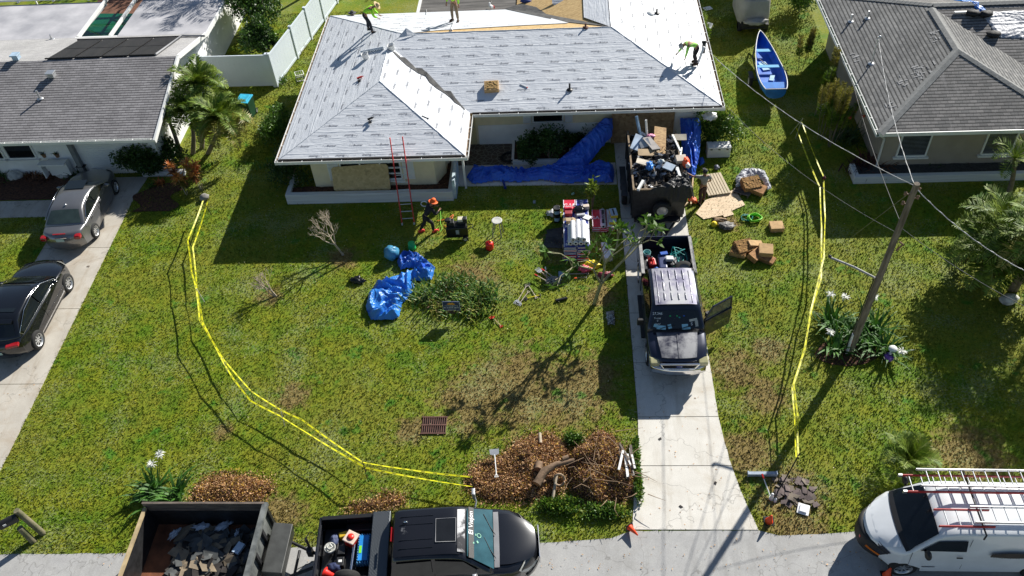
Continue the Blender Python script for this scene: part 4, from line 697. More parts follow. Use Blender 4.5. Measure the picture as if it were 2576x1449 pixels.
# ================= VEHICLES =================
def paint(name, c, rough=.25, c2=None, sc=1.2, lo=.5, hi=.6, coat=.8, metal=.3, obj_space=True, r2=.7):
    n = N(name); v = n.pos((1, 1, 1), obj=obj_space)
    if c2:
        f = n.ramp(n.noise(v, sc, 6, .68), [(lo, 0.), (hi, 1.)]); col = n.mix(f, c, c2); rg = n.mix(f, rough, r2); return n.done(col, rg, n.bump(n.noise(v, 60, 2), .03, .002), metal, .5, coat*.3)
    col = n.mix(n.noise(v, 2, 4), tuple(x*.85 for x in c), tuple(min(1, x*1.15) for x in c)); return n.done(col, rough, None, metal, .5, coat)
class Car:
    def __init__(s, name, label, cat, loc, rz, L, hw, paint_, plan=.25, crown=.05, group=None):
        s.t = thing(name, label, cat, loc, rz, group); s.L = L; s.hw = hw; s.m = paint_; s.plan = plan; s.crown = crown
    def P(s, x, z, t, off=0, nx=0, nz=0):
        k = max(0, abs(x)/(s.L/2)-.62)/.38; xx = x-(1 if x > 0 else -1)*s.plan*abs(t)**2.6*k
        return (xx+nx*off, t*s.hw(x, z), z-s.crown*abs(t)**4*(1 if z > .5 else 0)+nz*off)
    TS = [-1, -.985, -.93, -.8, -.55, -.28, 0, .28, .55, .8, .93, .985, 1]
    def shell(s, name, prof, m=None, parent=None, open_sides=False):
        b = B(); n = len(prof); T = s.TS; k = len(T); dz = {0: .07, 1: .03, k-2: .03, k-1: .07}
        vs = []
        for x, z in prof:
            for j, t in enumerate(T):
                p = s.P(x, z, t); vs.append((p[0], p[1], p[2]-(dz.get(j, 0)*.6 if z > .62 else 0)))
        fs = [(i*k+j, ((i+1) % n)*k+j, ((i+1) % n)*k+j+1, i*k+j+1) for i in range(n) for j in range(k-1)]
        b.add(vs, fs, 0, True); nn = len(b.v)
        b.add([vs[i*k] for i in range(n)], [tuple(range(n))[::-1]], 0, False); b.add([vs[i*k+k-1] for i in range(n)], [tuple(range(n))], 0, False)
        return obj(name, b, m or s.m, parent or s.t)
    def panel(s, name, p, q, t0, t1, m, off=.012, parent=None, n=8, tq=None):
        p, q = Vector((p[0], p[1])), Vector((q[0], q[1])); d = (q-p).normalized(); nx, nz = -d.y, d.x
        if nz < 0 or (abs(nz) < .2 and nx*p.x < 0): nx, nz = -nx, -nz
        b = B(); tq = tq or (t0, t1)
        def fn(u, v):
            x, z = p.x+(q.x-p.x)*v, p.y+(q.y-p.y)*v; a0, a1 = t0+(tq[0]-t0)*v, t1+(tq[1]-t1)*v; return s.P(x, z, a0+(a1-a0)*u, off, nx, nz)
        b.grid(fn, n, 4); return obj(name, b, m, parent or s.t)
    def side(s, name, poly, sg, m, off=.008, parent=None):
        b = B(); vs = [(x, sg*(s.hw(x, z)+off), z) for x, z in poly]; b.add(vs, [tuple(range(len(vs)))[::sg]]); return obj(name, b, m, parent or s.t)
    def wheels(s, xs, y, r=.34, w=.24, rim='alloy', rm=ALU):
        for x in xs:
            for sg in (-1, 1):
                M = TR(x, sg*y, r, 0, -PI/2*sg); b = B(); b.lathe([(r*.66, -w/2), (r*.93, -w/2), (r, -w*.36), (r, w*.36), (r*.93, w/2), (r*.66, w/2)], n=26, M=M)
                ty = obj('tyre', b, RUB, None); wt = bpy.data.objects.new('wheel', bpy.data.meshes.new('wheel')); bpy.data.meshes.remove(wt.data) if 0 else None
                wb = B(); wb.lathe([(0, w*.12), (r*.66, w*.05), (r*.66, -w*.4)], n=20, M=M); wo = obj('wheel', wb, BLACK, s.t); bpy.data.objects.remove(wt); ty.parent = wo
                rb = B(); rb.lathe([(r*.67, w*.5), (r*.6, w*.46), (r*.58, w*.2)], n=24, M=M); rb.lathe([(0, w*.3), (r*.14, w*.3), (r*.16, w*.2)], n=10, M=M)
                if rim == 'alloy':
                    for k in range(8): a = k*PI/4; rb.box((r*.35*math.cos(a), r*.35*math.sin(a), w*.3), (r*.56, r*.11, .02), 0, M, rz=a)
                else: rb.lathe([(r*.16, w*.2), (r*.3, w*.12), (r*.56, w*.3)], n=20, M=M)
                obj('rim', rb, rm, wo)
    def mirror(s, x, z, big=0, m=None):
        for sg in (-1, 1): b = B(); y = s.hw(x, z)+.12+big*.08; b.ell((x, sg*y, z+.03+big*.05), (.07+.02*big, .12+.02*big, .08+.07*big), n=12); b.box((x, sg*(y-.1), z-.02), (.06, .12, .04)); obj('mirror', b, m or s.m, s.t)
    def handles(s, xs, z, m=None):
        for x in xs:
            for sg in (-1, 1): b = B(); b.box((x, sg*(s.hw(x, z)+.025), z), (.16, .03, .035)); obj('door_handle', b, m or s.m, s.t, bevel=.008)
    def seam(s, pts):
        for sg in (-1, 1): b = B(); b.tube([(x, sg*(s.hw(x, z)+.001), z) for x, z in pts], .006, 4); obj('door_seam', b, BLACK, s.t)
def arch(x, r, z0=.2, k=9): return [(x-r*math.cos(PI*i/k), z0+max(0, r*math.sin(PI*i/k))) for i in range(k+1)]
def lerp(tab, x):
    for (a, b), (c, d) in zip(tab, tab[1:]):
        if x <= c: return b+(d-b)*max(0, min(1, (x-a)/(c-a)))
    return tab[-1][1]
# ---- grey sedan ----
def hws(x, z): return lerp([(-2.42, .8), (-1.6, .9), (1.2, .92), (2.0, .86), (2.43, .74)], x)*(1 if z < .92 else 1-(z-.92)*.52)
c = Car('sedan', 'dark grey sedan parked half in shadow at the top of the left driveway', 'car', (-20.25, 27.0, 0), PI/2+R(4), 4.85, hws, paint('graphite_paint', (.2, .2, .205), .3, metal=.6), .3, .05)
c.shell('body', [(-2.4, .32)]+[(-1.75, .2)]+arch(-1.38, .37)+arch(1.45, .37)+[(2.1, .2), (2.4, .3), (2.43, .5), (2.35, .68), (2.1, .8), (1.6, .9), (.95, .97), (.3, .99), (-1.6, 1.02), (-2.2, 1.03), (-2.38, .98), (-2.42, .7)])
c.shell('cabin', [(1.15, .93), (.85, 1.1), (.35, 1.34), (.1, 1.4), (-.4, 1.45), (-.9, 1.42), (-1.1, 1.38), (-1.75, 1.06), (-1.8, .95)])
c.panel('windshield', (1.06, 1.0), (.38, 1.33), -.93, .93, GLASS, tq=(-.86, .86)); c.panel('rear_window', (-1.72, 1.08), (-1.16, 1.36), -.86, .86, mat('rear_glass', (.04, .06, .055), .06, bump=0, spec=.8), tq=(-.8, .8))
for sg in (-1, 1):
    c.side('side_window', [(.85, 1.04), (.35, 1.27), (-.1, 1.35), (-.3, 1.35), (-.3, 1.04)], sg, GLASS); c.side('side_window', [(-.36, 1.04), (-.36, 1.35), (-.85, 1.32), (-1.3, 1.12), (-1.3, 1.05)], sg, GLASS)
    b = B(); b.box((-2.28, sg*.68, .86), (.22, .24, .18)); obj('taillight', b, REDLENS, c.t, bevel=.04); c.panel('headlight', (2.42, .58), (2.22, .77), sg*.55, sg*.97, LAMP, .02)
    b = B(); b.tube([(x, sg*(hws(x, z)+.012), z) for x, z in ((.9, 1.03), (.35, 1.3), (-.2, 1.38), (-.85, 1.35), (-1.4, 1.09), (-1.4, 1.03), (.9, 1.02))], .012, 5); obj('window_trim', b, CHROME, c.t)
b = B(); b.box((-2.44, 0, .84), (.02, .32, .15)); obj('licence_plate', b, mat('pale_plate', (.4, .55, .5), .5), c.t); b = B(); b.box((-2.42, 0, .93), (.04, .6, .03)); obj('boot_trim', b, CHROME, c.t); b = B(); b.box((-2.3, 0, 1.045), (.05, .5, .02)); obj('brake_light', b, REDLENS, c.t)
b = B(); b.ell((-.95, 0, 1.44), (.07, .035, .04)); obj('roof_antenna', b, CHROME, c.t); b = B(); b.box((.35, 0, 1.432), (.55, .8, .01)); obj('sunroof', b, GLASS, c.t)
c.wheels((-1.38, 1.45), .82, .33); c.mirror(.75, .98); c.handles((-.1, -1.05), .88); c.seam([(-.33, 1.02), (-.36, .4)])
# ---- black crossover ----
def hwv(x, z): return lerp([(-2.35, .82), (-1.6, .94), (1.2, .94), (2.0, .88), (2.38, .76)], x)*(1 if z < 1.05 else 1-(z-1.05)*.42)
c = Car('crossover_car', 'glossy black crossover on the left driveway, cut by the left picture edge', 'car', (-20.05, 21.15, 0), PI/2+R(1), 4.7, hwv, paint('black_paint', (.008, .009, .012), .12, metal=.2), .3, .05)
c.shell('body', [(-2.3, .4), (-1.8, .25)]+arch(-1.42, .41, .25)+arch(1.47, .41, .25)+[(2.1, .28), (2.33, .4), (2.38, .65), (2.3, .85), (2.0, .98), (1.4, 1.06), (.9, 1.1), (-1.5, 1.12), (-2.2, 1.12), (-2.34, 1.0), (-2.38, .7)])
c.shell('cabin', [(1.25, 1.0), (.9, 1.2), (.35, 1.52), (.1, 1.6), (-.5, 1.66), (-1.2, 1.63), (-1.5, 1.58), (-2.1, 1.16), (-2.15, 1.0)])
c.panel('windshield', (1.15, 1.08), (.38, 1.52), -.93, .93, GLASS, tq=(-.86, .86)); c.panel('rear_window', (-2.05, 1.2), (-1.55, 1.56), -.84, .84, GLASS, tq=(-.78, .78)); c.panel('roof_glass', (.2, 1.58), (-1.2, 1.64), -.72, .72, GLASS, .006)
for sg in (-1, 1):
    c.side('side_window', [(.9, 1.15), (.35, 1.45), (-.1, 1.52), (-.3, 1.53), (-.3, 1.15)], sg, GLASS); c.side('side_window', [(-.36, 1.15), (-.36, 1.53), (-1.0, 1.5), (-1.75, 1.25), (-1.7, 1.16)], sg, GLASS)
    b = B(); b.box((-2.22, sg*.6, 1.0), (.2, .45, .1), rz=-.25*sg); obj('taillight', b, REDLENS, c.t, bevel=.03); c.panel('headlight', (2.36, .74), (2.12, .95), sg*.55, sg*.97, LAMP, .02)
    b = B(); b.tube([(x, sg*(hwv(x, z)+.012), z) for x, z in ((.95, 1.14), (.35, 1.49), (-.3, 1.57), (-1.0, 1.54), (-1.85, 1.25), (-1.8, 1.13), (.9, 1.12))], .014, 5); obj('window_trim', b, CHROME, c.t)
    b = B(); b.box((0, sg*(.93), .36), (2.1, .03, .04)); obj('sill_trim', b, CHROME, c.t)
c.wheels((-1.42, 1.47), .84, .37, .24); c.mirror(.75, 1.12); c.handles((-.1, -1.15), .98); c.seam([(-.33, 1.1), (-.36, .4)])
b = B(); b.box((2.36, 0, .6), (.03, 1.0, .3)); obj('grille', b, BLACK, c.t); b = B(); b.box((-2.38, 0, .75), (.02, .36, .12)); obj('licence_plate', b, mat('pale_plate', (.4, .55, .5), .5), c.t)
b = B(); b.box((-1.62, 0, 1.585), (.18, 1.2, .03), ry=-.25); obj('roof_spoiler', b, c.m, c.t, bevel=.01)
def bedbox(c, x0, x1, hw, z0, z1, wx, wr, m, rail, fl=.75, liner=BLACK):
    for sg in (-1, 1):
        b = B(); pr = [(x0, .5)]+[p for p in arch(wx, wr, .5) if x0 < p[0] < x1]+[(x1, .5), (x1, z1), (x0, z1)]; M = Matrix(((1, 0, 0, 0), (0, 0, 1, 0), (0, 1, 0, 0), (0, 0, 0, 1))); y0, y1 = sorted((sg*hw, sg*(hw-.06))); b.prism(pr, y0, y1, 0, M); obj('bed_side', b, m, c.t, bevel=.015)
        b = B(); b.bb(x0+.02, x1-.02, min(sg*(hw-.01), sg*(hw-.13)), max(sg*(hw-.01), sg*(hw-.13)), z1, z1+.03); obj('bed_rail', b, rail, c.t, bevel=.008)
        b = B(); b.box((wx, sg*(hw-.2), fl+.14), (wr*2, .26, .28)); obj('wheel_well', b, liner, c.t, bevel=.04)
    b = B(); b.bb(x0, x1, -hw+.06, hw-.06, fl-.06, fl); x = -hw+.2
    while x < hw-.15: b.bb(x0+.05, x1-.05, x, x+.06, fl, fl+.015); x += .14
    obj('bed_floor', b, liner, c.t); b = B(); b.bb(x0-.06, x0, -hw+.02, hw-.02, .55, z1); b.bb(x0-.02, x0+.015, -hw+.07, hw-.07, fl, z1-.06); obj('tailgate', b, [m], c.t, bevel=.012)
    b = B(); b.bb(x1-.05, x1, -hw+.06, hw-.06, fl, z1); obj('bed_front_panel', b, liner, c.t)
    for sg in (-1, 1): b = B(); b.box((x0-.03, sg*(hw-.07), 1.0), (.08, .12, .34)); obj('taillight', b, REDLENS, c.t, bevel=.02)
# ---- faded navy pickup on the driveway ----
def hwp(x, z): return lerp([(-2.95, .95), (1.0, .97), (2.2, .96), (2.9, .9)], x)*(1 if z < 1.32 else 1-(z-1.32)*.3)
NAVY = paint('navy_paint', (.018, .022, .045), .3, metal=.3)
HOODM = paint('sun_faded_hood', (.02, .022, .045), .35, (.3, .3, .31), .9, .42, .6, 1); ROOFM = paint('sun_faded_roof', (.17, .16, .24), .4, (.42, .42, .44), 1.3, .4, .62, 1)
pk = c = Car('pickup_truck', 'navy pickup with sun faded roof and hood and its driver door open on the driveway', 'pickup truck', (3.64, 20.68, .022), -PI/2, 5.85, hwp, NAVY, .22, .05)
c.shell('body', [(-.88, .5), (.2, .42)]+[(1.25, .42)]+arch(1.95, .46, .42)+[(2.55, .42), (2.8, .5), (2.88, .75), (2.86, 1.0), (2.75, 1.12), (2.2, 1.2), (1.6, 1.26), (-.88, 1.28)])
c.shell('cabin', [(1.75, 1.2), (1.5, 1.4), (1.2, 1.72), (1.1, 1.84), (.9, 1.91), (.2, 1.94), (-.5, 1.93), (-.7, 1.88), (-.86, 1.3), (-.86, 1.2)])
b = B(); b.grid(lambda u, v: c.P(-.62+1.7*u, 1.945-.03*abs(u-.5)*2*abs(u-.5)-.012, -.86+1.72*v, .022, 0, 1), 10, 10)
for t_ in (-.72, .72): b.tube([c.P(-.5, 1.965, t_), c.P(1.0, 1.955, t_*.97)], .014, 5)
for t_ in (-.45, -.15, .15, .45):
    for x0, x1 in ((-.5, -.05), (.07, .45), (.57, .88)): b.tube([c.P(x0, 1.962, t_), c.P((x0+x1)/2, 1.972, t_), c.P(x1, 1.957, t_)], .022, 6)
obj('roof_panel', b, ROOFM, c.t)
b = B(); b.grid(lambda u, v: c.P(1.75+1.02*u, 1.265-.1*u*u-.03*u+.01, (-.7+1.4*v)*(1-.12*u), .02, 0, 1), 10, 12); b.grid(lambda u, v: c.P(1.78+.98*u, 1.295-.1*u*u-.03*u, (-.012+.024*v), .024, 0, 1), 6, 1); obj('hood', b, HOODM, c.t)
b = B(); b.grid(lambda u, v: c.P(1.62+.14*u, 1.29-.01*u, -.8+1.6*v, .01, 0, 1), 2, 10)
for i in range(34): t_ = -.75+1.5*i/33; b.box(c.P(1.69, 1.315, t_), (.12, .012, .012), 0)
obj('cowl_grille', b, BLACK, c.t)
ws = c.panel('windshield', (1.62, 1.33), (1.2, 1.77), -.9, .9, GLASS, tq=(-.85, .85)); c.panel('rear_window', (-.84, 1.4), (-.72, 1.78), -.6, .6, GLASS)
def glassM(c, p, q, off=.02): # frame on the windshield: x across (driver's right to left), y up the glass
    d = Vector((q[0]-p[0], 0, q[1]-p[1])).normalized(); o_ = Vector((p[0], 0, p[1])); nx = Vector((-d.z, 0, d.x)); nx = nx if nx.z > 0 else -nx; o_ = o_+nx*off
    yy = Vector((0, 1, 0)) if p[0] > 0 else Vector((0, -1, 0)); return Matrix(((yy.x, d.x, nx.x, o_.x), (yy.y, d.y, nx.y, o_.y), (yy.z, d.z, nx.z, o_.z), (0, 0, 0, 1)))
GM = glassM(c, (1.62, 1.33), (1.2, 1.77), .018); Wm = mat('white_marker', (.75, .78, .8), .6, bump=0)
b = B()
for s_, x, y, z_ in (('27,346', -.62, .5, .12), ('9 seas', -.62, .35, .09), ('0', -.62, .26, .09), ('diesel', -.62, .16, .08), ('S', .5, .14, .14)): b.text(s_, GM @ Matrix.Translation((x, y, 0)), z_)
obj('windshield_writing', b, Wm, ws)
for x, y, w_, h_, r_ in ((-.5, .04, .3, .13, -.1), (-.68, .1, .14, .1, -.3), (-.22, .07, .12, .15, .3), (.28, .06, .2, .17, .05), (.34, .0, .24, .07, .1)): b = B(); b.box((x, y, 0), (w_, h_, .003), 0, GM, rz=r_); obj('paper', b, mat('blue_tinted_paper', (.25, .5, .62), .6), ws)
b = B(); b.box((.55, .28, 0), (.26, .08, .003), 0, GM, rz=.2); b.box((.66, .16, 0), (.1, .2, .003), 0, GM, rz=.1); obj('dash_clutter', b, mat('pale_clutter', (.45, .45, .4), .6), ws)
for x, y, m_ in ((-.2, .42, GREEN), (.02, .42, GREEN), (.1, .37, TEAL), (.25, .42, BLUE)): b = B(); b.box((x, y, 0), (.05, .04, .003), 0, GM); obj('sticker', b, m_, ws)
for sg in (-1, 1):
    if sg == -1 or 1: c.side('side_window', [(1.35, 1.38), (1.12, 1.74), (.15, 1.82), (.15, 1.38)], sg, GLASS if sg < 0 else mat('cab_interior', (.02, .018, .016), .9)); c.side('side_window', [(.05, 1.38), (.05, 1.82), (-.62, 1.8), (-.68, 1.38)], sg, GLASS)
    b = B(); b.box((2.72, sg*.78, .95), (.26, .3, .2), ry=.15); b.box((2.6, sg*.9, .95), (.3, .1, .18)); obj('headlight', b, mat('yellowed_lens', (.38, .36, .2), .2, spec=.7), c.t, bevel=.03)
b = B(); b.grid(lambda u, v: c.P(2.93, .52+.3*v, -1+2*u, .05, 1, 0), 14, 3); b.grid(lambda u, v: c.P(2.78+.2*v, .83+.01*v, -1+2*u, 0), 14, 2); obj('bumper', b, CHROME, c.t, solid=.02)
b = B()
for p, q in (((2.93, -.62, 1.06), (2.93, .62, 1.06)), ((2.93, -.5, .84), (2.93, .5, .84)), ((2.93, -.62, 1.06), (2.92, -.5, .84)), ((2.93, .62, 1.06), (2.92, .5, .84))): b.tube([p, q], .035, 6)
g_ = obj('grille', b, CHROME, c.t); b = B(); b.bb(2.88, 2.91, -.58, .58, .84, 1.06); [b.bb(2.91, 2.925, -.55, .55, z, z+.015) for z in (.88, .93, .98, 1.03)]; obj('grille_insert', b, BLACK, g_); b = B(); b.lathe([(0, 0), (1, 0)], n=20, M=TR(2.945, 0, .95, 0, 0, PI/2) @ Matrix.Diagonal((.045, .11, 1, 1))); b.text('Ford', TR(2.95, 0, .95) @ Matrix(((0, 0, 1, 0), (1, 0, 0, 0), (0, 1, 0, 0), (0, 0, 0, 1))), .07, 1); obj('badge', b, [mat('badge_blue', (.02, .05, .25), .3), CHROME], g_)
bedbox(c, -2.85, -.92, .98, .5, 1.36, -1.95, .46, NAVY, mat('worn_grey_rail', (.3, .29, .28), .7, .3, 8))
c.wheels((-1.95, 1.95), .84, .39, .27, 'steel'); 
b = B(); b.box((1.35, -1.17, 1.38), (.12, .22, .26)); b.box((1.35, -1.03, 1.34), (.05, .12, .05)); obj('mirror', b, BLACK, c.t, bevel=.03); c.handles((.35,), 1.08, BLACK)
b = B()
for y0 in (-.55, .15): b.tube([(1.66, y0, 1.36), (1.6, y0+.2, 1.39), (1.55, y0+.5, 1.42)], .012, 4)
obj('wiper', b, BLACK, c.t)
for sg in (-1, 1): b = B(); b.bb(-.8, 1.2, min(sg*.95, sg*1.08), max(sg*.95, sg*1.08), .36, .42); obj('running_board', b, BLACK, c.t)
# open door (driver side = +y local), hinged at x=1.28
M = TR(1.25, .98, 0, R(180-58)); b = B(); MX_ = M @ Matrix(((1, 0, 0, 0), (0, 0, 1, 0), (0, 1, 0, 0), (0, 0, 0, 1)))
b.prism([(0, .48), (1.12, .5), (1.15, 1.3), (0, 1.28)], -.04, .05, 0, MX_)
for p, q in (((0, .02, 1.28), (.3, .02, 1.78)), ((.3, .02, 1.78), (1.08, .02, 1.82)), ((1.08, .02, 1.82), (1.13, .02, 1.28))): b.tube([M @ Vector(p), M @ Vector(q)], .04, 6)
dr = obj('open_door', b, NAVY, c.t, bevel=.01); b = B(); b.prism([(.03, 1.3), (.3, 1.76), (1.06, 1.79), (1.1, 1.3)], -.004, .004, 0, MX_ @ Matrix.Translation((0, 0, .02))); obj('door_window', b, mat('clear_door_glass', (.12, .14, .1), .05, bump=0, spec=.8), dr)
b = B(); b.box((.3, .17, 1.22), (.14, .22, .2), 0, M); b.box((.3, -.17, 1.22), (.01, .01, .01), 0, M); obj('mirror', b, BLACK, dr, bevel=.04); b = B(); b.text('SUPER DUTY', M @ Matrix(((-1, 0, 0, .72), (0, 0, 1, .052), (0, 1, 0, .9), (0, 0, 0, 1))), .1, 0, .01); b.text('SUPER DUTY', M @ Matrix(((1, 0, 0, .72), (0, 0, -1, -.042), (0, 1, 0, .9), (0, 0, 0, 1))), .1, 0, .01); obj('door_lettering', b, CHROME, dr)
# ---- black crew cab pickup on the road ----
def hwr(x, z): return lerp([(-3.1, .97), (1.0, 1.0), (2.3, .98), (2.8, .9), (3.1, .72)], x)*(1 if z < 1.3 else 1-(z-1.3)*.34)
BLKP = paint('worn_black_paint', (.012, .013, .017), .22, metal=.2); BLKR = paint('peeling_black_roof', (.014, .015, .02), .25, (.33, .33, .34), 1.1, .62, .7, 1)
c = Car('crew_cab_pickup', 'black crew cab pickup with a loaded bed, parked at the road edge', 'pickup truck', (-3.88, 11.33, .006), R(4.2), 6.15, hwr, BLKP, .42, .06)
c.shell('body', [(-1.02, .5), (.4, .42)]+[(1.35, .42)]+arch(2.05, .48, .42)+[(2.65, .42), (2.95, .5), (3.06, .75), (3.02, 1.0), (2.85, 1.16), (2.4, 1.25), (1.85, 1.32), (-1.02, 1.34)])
c.shell('cabin', [(1.95, 1.24), (1.6, 1.42), (1.1, 1.8), (.95, 1.9), (.7, 1.95), (0, 1.98), (-.7, 1.97), (-.88, 1.92), (-1.0, 1.36), (-1.0, 1.24)])
b = B(); b.grid(lambda u, v: c.P(-.86+1.78*u, 1.965+.012-.05*(abs(u-.5)*2)**6, -.88+1.76*v, .012, 0, 1), 14, 12)
for t_ in (-.62, -.3, .3, .62): b.tube([c.P(-.7, 1.99, t_), c.P(.2, 1.995, t_)], .01, 5)
obj('roof_panel', b, BLKR, c.t); b = B(); b.grid(lambda u, v: c.P(.86+.2*u, 1.945-.055*u, -.8+1.6*v, .03, 0, 1), 4, 14); obj('peeled_patch', b, paint('peeled_clear_coat', (.42, .42, .43), .6, (.03, .03, .035), 2.2, .45, .55, .2), c.t)
b = B(); b.grid(lambda u, v: c.P(.3+.5*u, 1.985-.02*u, -.42+.84*v, .022, 0, 1), 4, 6); sr = obj('sunroof', b, mat('sunroof_glass', (.01, .011, .013), .25, bump=0), c.t); b = B(); q = [c.P(.28, 1.99, -.45), c.P(.82, 1.965, -.45), c.P(.82, 1.965, .45), c.P(.28, 1.99, .45), c.P(.28, 1.99, -.45)]; b.tube([Vector(p)+Vector((0, 0, .02)) for p in q], .012, 5); obj('sunroof_seal', b, GREYP, sr)
b = B(); b.grid(lambda u, v: c.P(1.95+1.0*u, 1.325-.17*u*u-.02*u, (-.78+1.56*v)*(1-.2*u*u), .022, 0, 1), 12, 12); obj('hood', b, BLKP, c.t)
b = B(); b.grid(lambda u, v: c.P(1.8+.15*u, 1.335, -.85+1.7*v, .012, 0, 1), 2, 10); obj('cowl_panel', b, GREYP, c.t)
ws = c.panel('windshield', (1.78, 1.38), (1.1, 1.84), -.92, .92, mat('blue_tinted_glass', (.03, .09, .11), .06, bump=0, spec=.8), .014, tq=(-.86, .86)); GM = glassM(c, (1.78, 1.38), (1.1, 1.84), .024)
b = B(); b.box((0, .69, 0), (1.5, .16, .003), 0, GM); o = obj('sun_strip', b, BLACK, ws); b = B(); b.text('El Viejon', GM @ Matrix.Translation((.28, .7, .005)) , .2, 0, .006); obj('windshield_lettering', b, mat('white_decal', (.8, .8, .8), .5, bump=0), ws)
b = B(); b.lathe([(.05, .004), (.07, .004)], (-.05, .45, 0), 14, M=GM); b.box((-.05, .55, .004), (.06, .03, .002), 0, GM); b.box((-.25, .5, .004), (.07, .05, .002), 0, GM, rz=.5); b.box((-.3, .62, .004), (.05, .04, .002), 0, GM, rz=.2); obj('sticker', b, mat('green_decal', (.2, .5, .35), .5), ws)
for sg in (-1, 1):
    c.side('side_window', [(1.4, 1.42), (1.0, 1.78), (.25, 1.86), (.25, 1.42)], sg, GLASS); c.side('side_window', [(.15, 1.42), (.15, 1.86), (-.78, 1.83), (-.82, 1.42)], sg, GLASS); c.side('door_trim', [(1.2, .62), (1.2, .56), (-.95, .56), (-.95, .62)], sg, CHROME)
    c.panel('headlight', (3.05, .8), (2.7, 1.2), sg*.58, sg*.97, LAMP, .02)
    b = B(); b.tube([(1.3, sg*.98, 1.36), (1.34, sg*1.14, 1.42), (1.3, sg*1.24, 1.52)], .03, 6); b.box((1.28, sg*1.28, 1.6), (.09, .2, .28)); obj('tow_mirror', b, ALU if sg > 0 else ALU, c.t, bevel=.03)
c.seam([(.2, 1.36), (.2, .5)]); c.seam([(-.95, 1.36), (-.95, .5)]); c.handles((.4, -.72), 1.12, CHROME)
b = B()
for y0 in (-.6, .1): b.tube([(1.85, y0, 1.38), (1.72, y0+.2, 1.44), (1.55, y0+.55, 1.55)], .013, 4)
obj('wiper', b, BLACK, c.t); b = B(); b.box((3.03, 0, .9), (.04, 1.0, .34)); obj('grille', b, CHROME, c.t, bevel=.02); b = B(); b.grid(lambda u, v: c.P(3.0, .5+.22*v, -1+2*u, .05, 1, 0), 12, 3); obj('bumper', b, BLKP, c.t, solid=.02)
bedbox(c, -3.05, -1.08, 1.0, .5, 1.38, -1.95, .46, BLKP, BLACK); c.wheels((-1.95, 2.05), .86, .4, .28)
DP = N('tread_plate'); v_ = DP.pos(); x_ = DP.n('TexChecker'); DP.l(v_, x_.inputs[0]); x_.inputs['Scale'].default_value = 22; TREAD = DP.done((.09, .1, .11), .35, DP.bump(x_.outputs[1], .4, .006), .6)
b = B(); b.box((-1.32, 0, 1.44), (.5, 1.98, .1)); b.box((-1.32, 0, 1.3), (.46, 1.7, .3)); obj('toolbox', b, TREAD, c.t, bevel=.02); b = B(); b.box((-.93, .0, 1.93), (.03, .42, .05)); obj('brake_light', b, REDLENS, c.t)
b = B(); b.ell((-.55, .3, 2.01), (.06, .03, .03)); obj('roof_antenna', b, CHROME, c.t)
b = B(); b.box((-3.2, 0, .5), (.3, .08, .08)); obj('tow_hitch', b, STEEL, c.t)
ram = c
# ---- white van with ladders ----
def hwn(x, z): return lerp([(-2.85, .95), (1.5, 1.0), (2.2, .97), (2.6, .86), (2.9, .66)], x)*(1 if z < 1.2 else 1-(z-1.2)*.2)
VANW = paint('white_van_paint', (.74, .76, .78), .3, metal=0)
c = Car('cargo_van', 'white cargo van with black front bumper and ladders on its roof, at the lower right', 'van', (10.9, 12.05, .006), PI+R(-1), 5.75, hwn, VANW, .45, .07)
c.shell('body', [(-2.8, .45), (-2.1, .35)]+arch(-1.6, .42, .35)+arch(1.85, .42, .35)+[(2.4, .35), (2.75, .45), (2.86, .7), (2.8, .95), (2.6, 1.1), (2.2, 1.24), (1.95, 1.32), (1.75, 1.45), (1.35, 1.86), (1.15, 2.0), (.8, 2.06), (-2.2, 2.06), (-2.65, 2.02), (-2.78, 1.9), (-2.85, 1.2)])
c.panel('windshield', (1.97, 1.34), (1.28, 1.94), -.95, .95, mat('van_glass', (.008, .011, .015), .1, bump=0, spec=.4), .015, tq=(-.86, .86)); c.panel('cowl_panel', (2.1, 1.29), (1.96, 1.35), -.95, .95, BLACK, .012)
c.panel('hood', (2.74, 1.02), (2.12, 1.27), -.8, .8, VANW, .02)
b = B(); b.grid(lambda u, v: c.P(2.89, .42+.5*v, -1+2*u, .03, 1, 0), 16, 4); b.grid(lambda u, v: c.P(2.72+.2*v, .93-.02*v, -1+2*u, 0), 16, 2); obj('bumper', b, mat('matt_black_plastic', (.015, .015, .016), .7), c.t, solid=.03)
for sg in (-1, 1):
    c.side('side_window', [(1.68, 1.4), (1.28, 1.78), (.55, 1.8), (.5, 1.38)], sg, GLASS); c.seam([(1.85, 1.3), (1.8, .5)]); c.panel('headlight', (2.86, .66), (2.62, 1.06), sg*.62, sg*1.0, mat('dark_lens', (.03, .03, .035), .1, bump=0, spec=.8), .035); c.panel('turn_signal', (2.88, .6), (2.86, .68), sg*.62, sg*1.0, mat('amber_lens', (.6, .15, .01), .2), .05)
c.seam([(.45, 1.85), (.42, .5)]); c.mirror(1.55, 1.42, .7, BLACK); c.handles((.62,), 1.15, BLACK); c.wheels((-1.6, 1.85), .86, .37, .25, rm=ALU)
b = B()
for i in range(60): x = -.15-1.15*i/59; h_ = .13+.1*math.sin(PI*i/59)+.03*math.sin(i*1.7); b.box((x, .985*1.0, 1.28+.02*math.sin(i*2.3)), (.024, .004, h_*1.1))
o = obj('smeared_decal', b, mat('dark_brown_decal', (.05, .04, .035), .7), c.t); o.rotation_euler = (0, 0, 0); o.location = (0, 0.012, 0)
b = B(); b.box((2.9, .1, .72), (.02, .22, .09)); obj('badge', b, RED, c.t)
c.side('door_badge', [(1.45, .62), (1.45, .59), (1.1, .59), (1.1, .62)], 1, BLACK)
